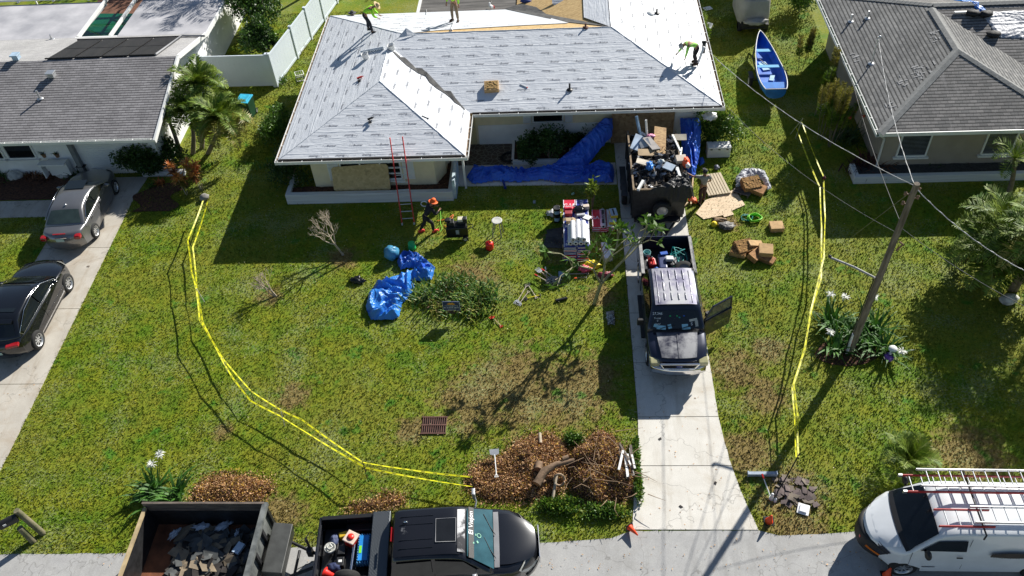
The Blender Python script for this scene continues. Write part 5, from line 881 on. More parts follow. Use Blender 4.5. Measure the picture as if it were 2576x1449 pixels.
for x in (.25, -1.9):
    b = B(); b.tube([(x, -.92, 2.0), (x, -.92, 2.2), (x, .92, 2.2), (x, .92, 2.0)], .025, 6); obj('roof_rack', b, STEEL, c.t)
van = c
vanM = Matrix.Translation((10.9, 12.05, 0)) @ Matrix.Rotation(PI+R(-1), 4, 'Z')
def ladder(name, label, M, L, w=.42, m=RED, n=None, tipm=None, group=None, rail=(.03, .08), over=0):
    t = thing(name, label, 'ladder', M.to_translation(), 0, group); D = Matrix.Translation(-M.to_translation()) @ M
    for sg in (-1, 1): b = B(); b.bb(0, L, sg*w/2-rail[0]/2, sg*w/2+rail[0]/2, -rail[1]/2, rail[1]/2, 0, D); obj('rail', b, m, t, bevel=.006)
    x = .25
    while x < L-.1: b = B(); b.tube([D @ Vector((x, -w/2, 0)), D @ Vector((x, w/2, 0))], .018, 6); obj('rung', b, ALU, t); x += .305
    if tipm:
        for sg in (-1, 1): b = B(); b.box((.03, sg*w/2, 0), (.1, rail[0]+.02, rail[1]+.015), 0, D); obj('end_cap', b, tipm, t)
    return t
LADR = mat('red_fibreglass', (.4, .02, .02), .5, .15)
gl = 'ladders on the van roof'
ladder('extension_ladder', 'wide red railed ladder on the grass side of the van roof', TR(8.9, 12.62, 2.28, R(-1)), 5.4, .5, LADR, tipm=ALU, group=gl)
ladder('extension_ladder', 'aluminium ladder lying on top of the wide red one on the van roof', TR(9.35, 12.74, 2.38, R(-1)), 5.2, .5, ALU, group=gl)
ladder('extension_ladder', 'red ended narrow ladder on the street side of the van roof', TR(9.5, 11.6, 2.28, R(-1)), 1.4, .48, LADR, group=gl)
ladder('extension_ladder', 'aluminium ladder on the street side of the van roof', TR(10.4, 11.65, 2.36, R(-1)), 4.5, .45, ALU, group=gl)
# rotate van right side decal helper done
# ================= TRAILERS, BOAT, MATERIALS AND TOOLS =================
RUSTW = mat('grey_weathered_plank', (.13, .1, .085), .85, .3, 2, c2=(.2, .16, .13), st=(1, 6, 6), bump=.5); YWOOD = mat('weathered_pale_wood', (.42, .32, .18), .8, .2, 4)
def debris(name, parent, M, w, d, h0, n, mats, seed, s=(.12, .5), hill=.3, flat=.5):   # torn shingles and scraps heaped in a box
    rs = random.Random(seed); bs = [B() for _ in mats]
    for i in range(n):
        x, y = rs.uniform(-w/2, w/2), rs.uniform(-d/2, d/2); z = h0+hill*max(0, 1-(2*x/w)**2)*max(0, 1-(2*y/d)**2)+noise.noise((x*2, y*2, seed))*.12+rs.uniform(-.04, .05)
        a, c = rs.uniform(*s), rs.uniform(*s)*.7; k = rs.randrange(len(mats)); q = rs.randint(4, 6); T = M @ TR(x, y, z, rs.uniform(0, 6.3), rs.gauss(0, flat), rs.gauss(0, flat))
        P = [(a*.5*math.cos(2*PI*j/q+.4)*rs.uniform(.8, 1.3), c*.5*math.sin(2*PI*j/q+.4)*rs.uniform(.8, 1.3)) for j in range(q)]; cu = rs.uniform(-.3, .3)
        vs = [(x_, y_, cu*x_*x_*2) for x_, y_ in P]; bs[k].add(vs+[(x_, y_, z_-.008) for x_, y_, z_ in vs], [tuple(range(q)), tuple(range(q, 2*q))[::-1]]+[(j, q+j, q+(j+1) % q, (j+1) % q) for j in range(q)], 0, False, T)
    tot = B(); 
    for k, b in enumerate(bs): tot.add(b.v, b.f, k)
    o = obj(name, tot, mats, parent); return o
def cloth(outline, zf_, m, name, label, cat, seed=1, step=.035, amp=.1, freq=3.0, base=None, drape=None, parent=None, group=None, edge=.15, dirn=(1, 1), thick=.12):
    P = [(p[0], p[1]) for p in outline]; x0, x1 = min(p[0] for p in P), max(p[0] for p in P); y0, y1 = min(p[1] for p in P), max(p[1] for p in P); o_ = Vector((sum(p[0] for p in P)/len(P), sum(p[1] for p in P)/len(P), 0)) if parent is None else Vector((0, 0, 0))
    nx, ny = int((x1-x0)/step)+1, int((y1-y0)/step)+1; X, Y = np.meshgrid(np.linspace(x0, x1, nx), np.linspace(y0, y1, ny), indexing='ij'); ins = inpoly(X, Y, P); D = np.full(X.shape, 9.)
    for i in range(len(P)):
        a, b_ = np.array(P[i]), np.array(P[(i+1) % len(P)]); ab = b_-a; t = np.clip(((X-a[0])*ab[0]+(Y-a[1])*ab[1])/(ab@ab+1e-9), 0, 1); D = np.minimum(D, np.hypot(X-a[0]-t*ab[0], Y-a[1]-t*ab[1]))
    idx = {}; b = B(); vs = []
    def zz(x, y, d):
        w = Vector((x*freq*dirn[0], y*freq*dirn[1], seed)); w2 = w+Vector((noise.noise(w*.6), noise.noise(w*.6+Vector((9, 1, 4))), 0))*2.0
        r = 1-abs(noise.noise(w2))*2.4; r2 = 1-abs(noise.noise(w2*2.1+Vector((3, 3, 3))))*2.2; r3 = 1-abs(noise.noise(w2*4.6))*2; e = min(1, d/edge) if edge else 1
        return (zf_(x, y)+thick*e**.6+amp*(r*.62+r2*.3+r3*.1)*(.15+.85*e))
    for i in range(nx):
        for j in range(ny):
            if ins[i, j]:
                x, y = X[i, j], Y[i, j]; idx[(i, j)] = len(vs); jx = noise.noise((x*9, y*9, seed))*.03; jy = noise.noise((x*9, y*9, seed+5))*.03; vs.append((x+jx-o_.x, y+jy-o_.y, max(zz(x, y, D[i, j]), zf_(x, y)+.01)))
    fs = []
    for i in range(nx-1):
        for j in range(ny-1):
            q = [(i, j), (i+1, j), (i+1, j+1), (i, j+1)]
            if all(k in idx for k in q): fs.append(tuple(idx[k] for k in q))
            elif sum(k in idx for k in q) == 3: fs.append(tuple(idx[k] for k in q if k in idx))
    b.add(vs, fs, 0, False); o = obj(name, b, m, parent)
    if parent is None: o.location = o_; tag(o, label, cat, group)
    return o
def tarpm(name, c, c2, rough=.32): n = N(name); v = n.pos(); col = n.mix(n.ramp(n.noise(v, 1.5, 4), [(.4, 0.), (.6, 1.)]), c, c2); w_ = n.noise(v, 7, 4, .6, 1.5); return n.done(col, rough, n.bump(w_, .6, .03), spec=.5)
BT = tarpm('bright_blue_tarp', (.025, .16, .55), (.04, .24, .68)); BTD = tarpm('deep_blue_tarp', (.02, .09, .55), (.03, .14, .66), .4); BKT = tarpm('black_tarp', (.01, .01, .011), (.018, .018, .02), .5); SILV = tarpm('silver_tarp', (.4, .41, .45), (.5, .5, .53), .45); LBT = tarpm('light_blue_tarp', (.06, .25, .42), (.1, .32, .5))
def oz(z): return lambda x, y: z
def outl(L, z=0.): return [at(x, y, z) for x, y in L]
cloth(outl([(918, 770), (925, 735), (945, 705), (990, 690), (1030, 680), (1060, 668), (1095, 672), (1085, 700), (1045, 705), (1035, 735), (1010, 760), (1005, 795), (985, 802), (955, 802), (930, 798)], .15), oz(0), BT, 'crumpled_tarp', 'crumpled bright blue tarp on the sunny lawn beside the round bed', 'tarp', 3, amp=.34, freq=1.5, edge=.22, thick=.1, step=.03)
cloth(outl([(996, 650), (1010, 630), (1045, 628), (1070, 645), (1095, 668), (1085, 680), (1050, 665), (1005, 672)], .2), oz(0), tarpm('mid_blue_tarp', (.02, .09, .4), (.03, .15, .5)), 'folded_tarp', 'darker blue folded tarp between the green bucket and the crumpled blue tarp', 'tarp', 8, amp=.3, freq=1.8, edge=.15, thick=.1, step=.03)
b = B(); b.ell((0, 0, .28), (.3, .28, .3), n=18, k=12, f=lambda p: 1+.25*noise.noise(p*2.5)); o = obj('tied_bundle', b, LBT); o.location = at(988, 650); tag(o, 'round light blue tied plastic bundle at the top of the tarps on the lawn', 'bundle')
b = B(); b.poly([(0, 0, 0), (.05, -.5, .0), (-.1, -.45, .55)]); o = obj('tarp_flap', b, BTD, solid=.01); o.location = at(1072, 665, .1); tag(o, 'dark blue upright tarp flap sticking up at the end of the folded tarp', 'tarp')
cloth([(-4.2, 28.9), (-3.9, 28.45), (-2.9, 28.6), (-1.9, 28.5), (-.9, 28.6), (0, 28.35), (1.0, 28.4), (2.05, 28.3), (2.15, 29.0), (2.1, 29.5), (1.5, 29.7), (1.0, 29.5), (1.5, 30.0), (2.1, 30.5), (2.15, 31.15), (1.7, 31.15), (1.0, 30.6), (.1, 29.95), (-.6, 29.5), (-1.6, 29.35), (-2.6, 29.55), (-3.3, 29.45), (-3.9, 29.65)], lambda x, y: .04+max(0, (y-29.45))*.75, BTD, 'blue_tarp', 'long deep blue tarp heaped along the walkway in front of the cream house', 'tarp', 12, amp=.24, freq=1.8, edge=.2, thick=.16, dirn=(.8, 1.5))
cloth([(4.95, 31.15), (5.9, 31.15), (5.85, 30.4), (5.7, 29.4), (5.45, 28.55), (5.2, 28.4), (5.0, 29.2)], lambda x, y: .1+max(0, (y-28.4))*.42, BTD, 'blue_tarp', 'deep blue tarp hanging between the debris trailer and the shrub', 'tarp', 21, amp=.13, freq=1.7, edge=.2, thick=.1, dirn=(2.2, .7))
cloth(outl([(1754, 395), (1770, 392), (1775, 408), (1760, 415)], .1), oz(0), BTD, 'folded_cloth', 'small square blue cloth on the grass below the white cooler', 'cloth', 22, amp=.05, edge=.1, thick=.1)
# ---- debris trailer on the driveway ----
tx, ty = 3.62, 27.6; tr = thing('dump_trailer', 'high sided black dump trailer heaped with torn roofing on the driveway', 'trailer', (tx, ty, 0)); W2 = 1.0; L2 = 1.9
for nm, a in (('side_wall', (-W2, -W2+.05, -L2, L2)), ('side_wall', (W2-.05, W2, -L2, L2)), ('front_wall', (-W2+.05, W2-.05, -L2, -L2+.05)), ('rear_wall', (-W2+.05, W2-.05, L2-.05, L2))):
    b = B(); b.bb(*a, .5, 1.8 if nm != 'rear_wall' else 1.45); 
    for k in range(6):
        f = k/5
        if nm == 'side_wall': y = -L2+.1+f*(2*L2-.2); b.bb(a[0]-.04 if a[0] < 0 else a[1], a[0] if a[0] < 0 else a[1]+.04, y-.03, y+.03, .5, 1.75)
    o = obj(nm, b, STEEL, tr); b = B(); b.bb(a[0]-.01, a[1]+.01, a[2]-.01, a[3]+.01, 1.8, 1.86) if nm != 'rear_wall' else b.bb(a[0], a[1], a[2], a[3], 1.45, 1.5); obj('top_plank', b, mat('weathered_brown_plank', (.22, .16, .1), .85, .3, 5), o)
b = B(); b.bb(-W2, W2, -L2, L2, .42, .5); b.bb(-W2+.1, -W2+.2, -L2-.1, L2, .3, .42); b.bb(W2-.2, W2-.1, -L2-.1, L2, .3, .42); obj('chassis', b, STEEL, tr)
b = B(); b.tube([(-.8, -L2, .4), (0, -L2-1.5, .42)], .05, 6); b.tube([(.8, -L2, .4), (0, -L2-1.5, .42)], .05, 6); b.bb(-.3, .3, -L2-.9, -L2-.5, .38, .5); b.tube([(0, -L2-1.45, .42), (0, -L2-1.75, .45)], .06, 6); b.tube([(.05, -L2-1.2, .1), (.05, -L2-1.2, .75)], .035, 8); obj('drawbar', b, STEEL, tr); b = B(); b.box((-.05, -L2-.75, .56), (.22, .14, .12)); b.box((.05, -L2-1.0, .5), (.2, .16, .1)); obj('battery_box', b, GREYP, tr)
b = B(); b.bb(-.8, .8, -L2-.4, -L2-.06, .5, .56); obj('deck_plate', b, STEEL, tr)
def wheelp(par, x, y, z, r, w, M0=None, rm=ALU, nm='wheel'):
    M = M0 or TR(x, y, z, 0, 0, PI/2); b = B(); b.lathe([(r*.6, -w/2), (r*.93, -w/2), (r, -w*.3), (r, w*.3), (r*.93, w/2), (r*.6, w/2)], n=24, M=M); o = obj(nm, b, RUB, par); b = B(); b.lathe([(r*.62, w*.45), (r*.5, w*.3), (r*.3, w*.36), (0, w*.36)], n=20, M=M)
    for k in range(6): b.lathe([(.02, w*.37), (0, w*.38)], n=6, M=M @ Matrix.Translation((r*.22*math.cos(k*PI/3), r*.22*math.sin(k*PI/3), 0)))
    obj('rim', b, rm, o); return o
wheelp(tr, 0, 0, 0, .36, .22, TR(.15, -L2-.14, .95, 0, PI/2), mat('spare_rim_silver', (.5, .5, .5), .4, metal=.5), 'spare_wheel')
for sg in (-1, 1):
    for y in (-.45, .45): wheelp(tr, sg*1.22, y, .36, .36, .2, TR(sg*1.2, y, .36, 0, 0, PI/2*sg))
    b = B(); b.bb(min(sg*1.1, sg*1.34), max(sg*1.1, sg*1.34), -.95, .95, .74, .77); obj('mudguard', b, STEEL, tr)
SH1 = mat('torn_shingle', (.035, .03, .028), .9, .4, 3); SH2 = mat('brown_shingle_back', (.17, .14, .11), .9, .3, 3); SH3 = mat('white_scrap', (.6, .6, .62), .6, .1); SH4 = mat('tan_cardboard', (.4, .29, .17), .8, .15)
o = debris('torn_roofing', None, TR(0, 0, 0), 1.85, 3.6, 1.62, 620, [SH1, SH1, SH1, SH1, SH2, SH2, SH3], 5, (.12, .42), .3, .5); o.location = (tx, ty, 0); tag(o, 'heap of torn black and brown shingles filling the driveway trailer', 'debris'); o['kind'] = 'stuff'
def flatp(px, py, z, w, h, rz, m, nm, label, cat, tilt=(0, 0), t=.02, group=None):
    b = B(); P = [(-w/2, -h/2), (w/2*.96, -h/2*1.05), (w/2, h/2*.95), (-w/2*.93, h/2)]; b.prism(P, -t/2, t/2, 0, TR(0, 0, 0, 0, tilt[0], tilt[1])); o = obj(nm, b, m); o.location = at(px, py, z); o.rotation_euler = (0, 0, rz); return tag(o, label, cat, group)
flatp(1660, 352, 2.0, .5, 1.5, -.08, osb('rotten_ply', (.3, .16, .06), (.55, .36, .16)), 'rotten_board', 'stained brown plywood strip at the back of the debris heap', 'board', (.15, .1))
flatp(1632, 383, 2.02, .9, .35, .1, SH4, 'cardboard_sheet', 'tan cardboard sheet in the middle of the debris heap', 'cardboard', (.2, .1)); flatp(1620, 408, 2.05, .62, .45, -.2, mat('grey_tan_sheet', (.4, .36, .3), .8), 'grey_sheet', 'curled grey tan sheet on the debris heap', 'sheet', (-.2, .2)); flatp(1638, 360, 2.1, .4, .8, .5, mat('grey_felt_sheet', (.25, .23, .22), .8), 'felt_sheet', 'long grey felt scrap beside the stained plywood strip', 'sheet', (.1, .2))
flatp(1603, 358, 2.05, .38, .75, -.3, mat('blue_grey_foam', (.45, .55, .68), .6), 'foam_sheet', 'pale blue foam sheet at the left rear of the debris heap', 'sheet', (.3, .2), .04); flatp(1622, 362, 2.05, .42, .4, .2, mat('grey_plastic_bag', (.35, .37, .4), .4), 'plastic_bag', 'crumpled grey plastic next to the pale blue foam sheet', 'bag', (.2, -.3), .12)
b = B(); b.box((0, 0, 0), (.42, .34, .16), tp=.94); o = obj('cardboard_box', b, mat('pale_cardboard', (.62, .52, .42), .7), bevel=.01); o.location = at(1713, 400, 2.05); o.rotation_euler = (.2, 0, .12); tag(o, 'pale cardboard box lid at the right side of the debris heap', 'box')
flatp(1683, 419, 2.05, .42, .36, -.5, mat('pale_blue_board', (.3, .38, .48), .5), 'foam_board', 'pale blue grey panel near the middle right of the debris heap', 'panel', (.1, .1), .05)
flatp(1708, 345, 1.95, .62, .3, 0, mat('grey_board', (.45, .4, .32), .8), 'grey_board', 'grey board across the right rear corner of the debris heap', 'board', (.3, 0))
for i, (a, c_, r, lb) in enumerate((((1692, 340, 2.0), (1712, 382, 2.1), .035, 'white downspout pipe at the right rear of the heap'), ((1715, 372, 2.05), (1712, 392, 2.1), .03, 'short white pipe beside the cardboard box'), ((1625, 302, 2.9), (1628, 342, 2.0), .035, 'upright white gutter section sticking out of the trailer rear'), ((1601, 292, 2.7), (1612, 345, 1.9), .045, 'pale blue gutter piece sticking out at the left rear'), ((1618, 455, 1.98), (1605, 478, 1.95), .05, 'white downspout end at the left front of the heap'), ((1703, 422, 2.05), (1712, 450, 1.95), .05, 'dented aluminium flashing near the right side of the heap'))):
    p, q = at(*a), at(*c_); b = B(); M = frame(p, q-p, (0, .1, 1)); L_ = (q-p).length; b.bb(0, L_, -r, r, -r, -r+.01, 0, M); b.bb(0, L_, -r, -r+.01, -r+.01, r, 0, M); b.bb(0, L_, r-.01, r, -r+.01, r, 0, M); tag(obj('gutter_scrap', b, mat('pale_blue_metal', (.35, .5, .65), .4) if 'blue' in lb else WHITE), lb, 'gutter scrap', 'gutter scraps in the debris heap')
def lump(px, py, z, r, m, nm, label, cat, seed=1, f=2.4, a=.35, rz=0, group=None, k=10):
    b = B(); b.ell((0, 0, r[2]*.8), r, n=20, k=12, f=lambda p: 1+a*noise.noise(p*f+Vector((seed, 0, 0)))+a*.5*noise.noise(p*f*2.6+Vector((0, seed, 0)))); o = obj(nm, b, m); o.location = at(px, py, z); o.rotation_euler = (0, 0, rz); return tag(o, label, cat, group)
lump(1634, 423, 1.95, (.12, .25, .12), BT, 'blue_cloth', 'bright blue cloth scrap on the debris heap', 'cloth', 3, a=.7); lump(1663, 410, 1.95, (.14, .1, .08), mat('pale_paper', (.6, .65, .65), .7), 'crumpled_paper', 'crumpled white paper beside the blue cloth scrap', 'paper', 5, a=.6); lump(1637, 345, 2.0, (.16, .1, .07), mat('pink_wrapper', (.7, .25, .4), .5), 'pink_wrapper', 'pink and white wrapper at the back of the debris heap', 'wrapper', 7, a=.6)
cloth([(3.1, 25.58), (3.7, 25.85), (4.2, 26.35), (4.75, 26.75), (5.0, 26.2), (5.02, 25.7), (4.75, 25.5), (4.3, 25.45), (3.8, 25.54)], lambda x, y: 1.86 if y > 25.65 and x < 4.75 else max(1.2, 1.86-3.2*max(0, 25.65-y)-2.2*max(0, x-4.75)), BKT, 'black_tarp', 'bunched black tarp hanging over the front right corner of the driveway trailer', 'tarp', 31, amp=.13, freq=2.2, edge=.15, thick=.1)
# ---- trailer at the road ----
x0, x1, y0, y1 = -12.15, -8.62, 10.1, 12.35; cx, cy = (x0+x1)/2, (y0+y1)/2; tr = thing('utility_trailer', 'wood sided utility trailer half filled with old shingles at the lower left', 'trailer', (cx, cy, 0)); hx, hy = (x1-x0)/2, (y1-y0)/2
b = B(); b.bb(-hx, hx, -hy, hy, .5, .58); obj('trailer_floor', b, mat('rusty_floor', (.2, .07, .03), .8, .4, 2), tr)
b = B(); b.bb(-hx+.05, hx, hy-.06, hy, .58, 1.35); s_ = obj('side_wall', b, STEEL, tr); b = B(); b.bb(-hx+.02, hx, hy-.05, hy, 1.36, 1.55); b.bb(-hx-.03, hx, hy-.055, hy+.005, 1.56, 1.76); obj('side_plank', b, RUSTW, s_)
b = B(); b.bb(-hx, -hx+.06, -hy, hy-.06, .58, 1.55); s_ = obj('rear_gate', b, STEEL, tr); b = B(); b.bb(-hx-.02, -hx+.08, -hy, hy-.1, 1.56, 1.62); b.bb(-hx-.06, -hx-.02, -hy, hy-.75, .7, 1.55); obj('gate_plank', b, YWOOD, s_)
b = B(); b.bb(-hx, hx, -hy, -hy+.06, .58, 1.35); obj('side_wall', b, STEEL, tr)
GRSTL = mat('worn_green_grey_steel', (.1, .11, .11), .6, .3, 3, c2=(.2, .21, .2), st=(1, 1, .3))
b = B(); b.bb(hx-.05, hx, -hy, hy, .58, 1.75); b.bb(hx, hx+.1, -hy, hy, 1.62, 1.75); s_ = obj('front_wall', b, GRSTL, tr)
for y in (-hy+.1, -.35, .35, hy-.12): b = B(); b.bb(hx+.0, hx+.09, y-.05, y+.05, .5, 1.62); obj('wall_rib', b, STEEL, s_)
b = B(); b.box((hx+.4, .1, .8), (.55, 1.5, .55), ry=.15); obj('battery_box', b, mat('dark_box', (.04, .042, .04), .5, .3), tr, bevel=.02)
b = B(); b.tube([(hx, hy-.3, .5), (hx+1.75, .05, .48)], .05, 6); b.tube([(hx, -hy+.3, .5), (hx+1.75, -.05, .48)], .05, 6); b.tube([(hx+.9, .3, .5), (hx+.9, -.5, .5)], .04, 6); b.tube([(hx+1.7, 0, .5), (hx+2.0, 0, .52)], .06, 6); obj('drawbar', b, STEEL, tr); b = B(); b.tube([(hx+1.2, .35, .2), (hx+1.2, .35, 1.1)], .04, 8); b.tube([(hx+1.2, .35, 1.1), (hx+1.28, .55, 1.12), (hx+1.5, .45, 1.15)], .015, 5); b.box((hx+1.25, .2, .6), (.15, .15, .3)); obj('jack', b, STEEL, tr); b = B(); b.box((hx+1.6, .1, .6), (.18, .1, .12), rz=.3); obj('coupler', b, TEAL, tr)
b = B(); b.tube([(hx+.9, -.3, .5), (hx+1.3, -.2, .7), (hx+1.7, .1, .55), (hx+2.2, .1, .6)], .012, 5); obj('safety_chain', b, STEEL, tr)
for x in (-.4, .5): wheelp(tr, x, hy+.13, .36, .36, .2, TR(x, hy+.14, .36, 0, -PI/2)); wheelp(tr, x, -hy-.13, .36, .36, .2, TR(x, -hy-.14, .36, 0, PI/2))
SHT = mat('tan_shingle', (.24, .19, .13), .9, .25, 3); SHG = mat('grey_green_shingle', (.08, .085, .085), .9, .3, 3)
o = debris('old_shingles', None, TR(0, 0, 0), 2.3, 1.9, .6, 190, [SHG, SHG, SH1, SHT, SHT], 9, (.3, .75), .3, .22); o.location = (cx+.25, cy-.15, 0); tag(o, 'pile of old grey and tan shingles inside the roadside trailer', 'debris'); o['kind'] = 'stuff'
for i, (px, py, s, lb) in enumerate(((510, 1327, .22, 'left crumpled plastic bottle group in the roadside trailer'), (560, 1326, .22, 'right crumpled plastic bottle group in the roadside trailer'), (440, 1345, .18, 'torn white wrapper at the left inside the roadside trailer'), (598, 1343, .12, 'clear bottle at the right inside the roadside trailer'))): lump(px, py, .72, (s, s*.45, .06), mat('clear_plastic', (.5, .55, .62), .25), 'plastic_litter', lb, 'litter', 11+i, a=.9, rz=i*.5)
b = B(); b.box((0, 0, .06), (.22, .34, .1)); o = obj('white_packet', b, mat('pale_blue_packet', (.5, .62, .75), .5), bevel=.01); o.location = at(602, 1382, .85); o.rotation_euler = (0, 0, -.4); tag(o, 'pale blue white packet on the shingles near the trailer front', 'packet')
# ---- blue boat on its trailer ----
BB = mat('blue_boat_paint', (.02, .17, .55), .35, .15, 2); BIN = mat('deep_blue_paint', (.02, .15, .58), .5, .2, 2); LB = mat('light_blue_seat', (.05, .33, .6), .5, .1)
pb, pf = at(1911, 84, .95), at(1952, 228, .95); ct = (pb+pf)/2; ang = math.atan2(pb.y-pf.y, pb.x-pf.x); Lb = (pb-pf).length; bt = thing('rowing_boat', 'long blue open boat with white rim on the right side lawn', 'boat', (ct.x, ct.y, 0), ang)
def bw(u): return .56*max(0, math.sin(PI*min(1, (u*.93+.07))**.75))**.72+(.0 if u > .5 else .16*(1-u*2))   # half width, u: 0 stern, 1 bow
def hullp(u, v, s=1, dz=0):   # v -1..1 around section
    w = bw(u)*s; a = v*PI/2; sh = .14*(2*u-1)**2*(1 if u > .5 else .4); x = -Lb/2+Lb*u; zt = .98+sh; return (x, w*math.sin(a)*(1 if abs(v) < 1 else 1), zt-(.5-dz)*max(0, math.cos(a))**.55)
b = B(); b.grid(lambda u, v: hullp(u, 2*v-1), 30, 14); b.add([hullp(0, 2*j/14-1) for j in range(15)], [tuple(range(15))]); obj('hull', b, BB, bt)
b = B(); b.grid(lambda u, v: hullp(.015+.97*u, 2*v-1, .93, .05), 30, 14); b.add([hullp(.015, 2*j/14-1, .93, .05) for j in range(15)], [tuple(range(15))[::-1]]); b.grid(lambda u, v: (-Lb/2+Lb*(.04+.85*u), (2*v-1)*bw(.04+.85*u)*.72, .62), 20, 2); obj('interior', b, BIN, bt)
b = B(); b.tube([hullp(u/30, 1) for u in range(31)]+[hullp(1-u/30, -1) for u in range(31)]+[hullp(0, 1)], .022, 6); obj('rim_trim', b, WHITE, bt)
for u, w_ in ((.1, .5), (.42, .22), (.7, .24)): b = B(); ww = bw(u)*.9; b.box((-Lb/2+Lb*u, 0, .9), (w_, 2*ww, .03)); obj('bench', b, LB if u > .2 else BB, bt)
b = B(); b.box((-Lb/2+Lb*.5, .1, .66), (.7, .35, .04), rz=.2); b.box((-Lb/2+Lb*.3, -.1, .66), (.5, .2, .04), rz=-.3); obj('loose_board', b, mat('pale_blue_board2', (.3, .5, .65), .5), bt)
b = B(); b.tube([(-Lb/2+Lb*.45, -.2, .72), (-Lb/2+Lb*.6, .25, .72)], .02, 5); obj('oar', b, PALEB, bt)
bt2 = thing('boat_trailer', 'black steel boat trailer under the blue boat', 'trailer', (ct.x, ct.y, 0), ang); b = B(); b.tube([(-1.6, .45, .42), (1.2, .45, .42), (2.9, 0, .45)], .035, 6); b.tube([(-1.6, -.45, .42), (1.2, -.45, .42), (2.9, 0, .45)], .035, 6)
for x in (-1.5, 0, 1.1): b.tube([(x, -.45, .42), (x, .45, .42)], .03, 6)
b.tube([(-.6, -.75, .3), (-.6, .75, .3)], .03, 6); obj('frame', b, STEEL, bt2)
for sg in (-1, 1): wheelp(bt2, -.6, sg*.78, .27, .27, .16, TR(-.6, sg*.78, .27, 0, PI/2*-sg)); b = B(); b.box((-.6, sg*.78, .58), (.62, .2, .03)); obj('mudguard', b, STEEL, bt2)
# ---- covered cart at the top ----
c0 = at(1893, 20, .9); gt = thing('covered_utility_cart', 'utility vehicle under a beige cover at the top, behind the blue boat', 'covered vehicle', (c0.x, c0.y+.4, 0)); b = B()
def cov(u, v):
    a = 2*PI*u; zf2 = v; r = 1-.12*zf2**2; ex = .8; X = .82*r*(abs(math.cos(a))**.45)*(1 if math.cos(a) > 0 else -1); Y = 1.35*r*(abs(math.sin(a))**.45)*(1 if math.sin(a) > 0 else -1); k = 1+.05*noise.noise((X*3, Y*3, v*2)); return (X*k*(1 if v < .98 else .6), Y*k*(1 if v < .98 else .6), .5+1.3*min(1, v*1.03)+.06*noise.noise((X*4, Y*4, 1)))
b.grid(cov, 40, 12); b.ell((0, 0, 1.72), (.75, 1.2, .12), n=20); obj('cover', b, mat('beige_cover', (.36, .35, .32), .8, .12, 2, bump=.5, bs=12), gt); b = B(); b.box((0, -1.35, .5), (1.3, .5, .25)); b.tube([(-.5, -1.6, .45), (.5, -1.6, .45)], .05, 6); obj('chassis', b, STEEL, gt)
b = B(); b.ell((0, -1.5, .75), (.6, .25, .14), n=22, k=12, f=lambda p: 1+.5*noise.noise(p*4)); obj('bunched_cover', b, mat('beige_cover', (.36, .35, .32)), gt)
for sg in (-1, 1): wheelp(gt, sg*.65, -1.0, .27, .28, .2)
# ---- ladder against the eave ----
Lf, Lt = Vector((-6.36, 26.05, 0)), Vector((-6.52, 27.38, 3.35)); d_ = Lt-Lf; Mx = frame(Lf+Vector((0, 0, .02)), d_, (1, 0, 0)); t = ladder('extension_ladder', 'red extension ladder leaning on the front eave of the cream house', Mx, d_.length, .5, mat('bright_red_rail', (.6, .03, .03), .5), tipm=ALU, rail=(.035, .08))
# ---- stack of shingle bundles ----
WRAP_B = mat('blue_wrapper', (.03, .05, .28), .35, .15, 8, bump=.2); WRAP_R = mat('red_wrapper', (.6, .02, .05), .35, .12, 8, bump=.2); WRAP_W = mat('white_wrapper', (.7, .7, .72), .4, .08, 8); WT = mat('white_print', (.75, .75, .78), .5, bump=0)
sx0, sx1, sy0, sy1 = at(1418, 650).x, at(1484, 650).x, 23.65, 26.45; sw = (sx1-sx0)/2; gname = 'shingle bundles stacked by the driveway'
def bundle(x, y, z, w, d, h, kind, label, rz=0, grp=gname):
    t = thing('shingle_bundle', label, 'bundle', (x, y, z), rz, grp); b = B(); b.bb(-w/2, w/2, -d/2, d/2, 0, h, 0); o = obj('wrapper', b, {'b': WRAP_B, 'r': WRAP_R, 'w': WRAP_W}[kind], t, bevel=.012); p = B(); z1 = h+.003
    p.bb(-w/2+.02, w/2-.02, -d/2-.002, -d/2+.001, h*.35, h*.65); p.bb(-w/2+.005, -w/2+.03, -d/2, d/2, z1-.002, z1); p.bb(w/2-.03, w/2-.005, -d/2, d/2, z1-.002, z1)
    if kind == 'b':
        for a in (0, PI/2, PI, 3*PI/2): p.tube([Vector((math.cos(a)*.13, -d*.18+math.sin(a)*.13, z1)), Vector((math.cos(a+PI/2)*.13, -d*.18+math.sin(a+PI/2)*.13, z1))], .012, 4)
        for k in range(3): p.lathe([(.04, z1), (0, z1+.001)], (-.08+.1*k, -d*.38, 0), 10)
        p.box((-w*.3, -d*.36, z1), (.04, .14, .002)); p.text('GAF', TR(0, d*.2, z1, PI/2), .2, 0, .01)
    elif kind == 'r': p.text('GAF', TR(0, 0, z1), .26, 0, .02)
    obj('printing', p, WT if kind != 'w' else mat('red_print', (.5, .03, .08), .5), t)
lay = ['lowest', 'second lowest', 'third', 'fourth', 'fifth', 'topmost']
b = B(); [b.bb(-sw-.05, sw+.05, y, y+.12, 0, .12) for y in (-1.3, -.6, 0, .6, 1.2)]; pt = obj('pallet', b, WOOD); pt.location = ((sx0+sx1)/2, (sy0+sy1)/2, 0); tag(pt, 'wooden pallet under the big stack of shingle bundles', 'pallet')
mxx = (sx0+sx1)/2; hb = .15
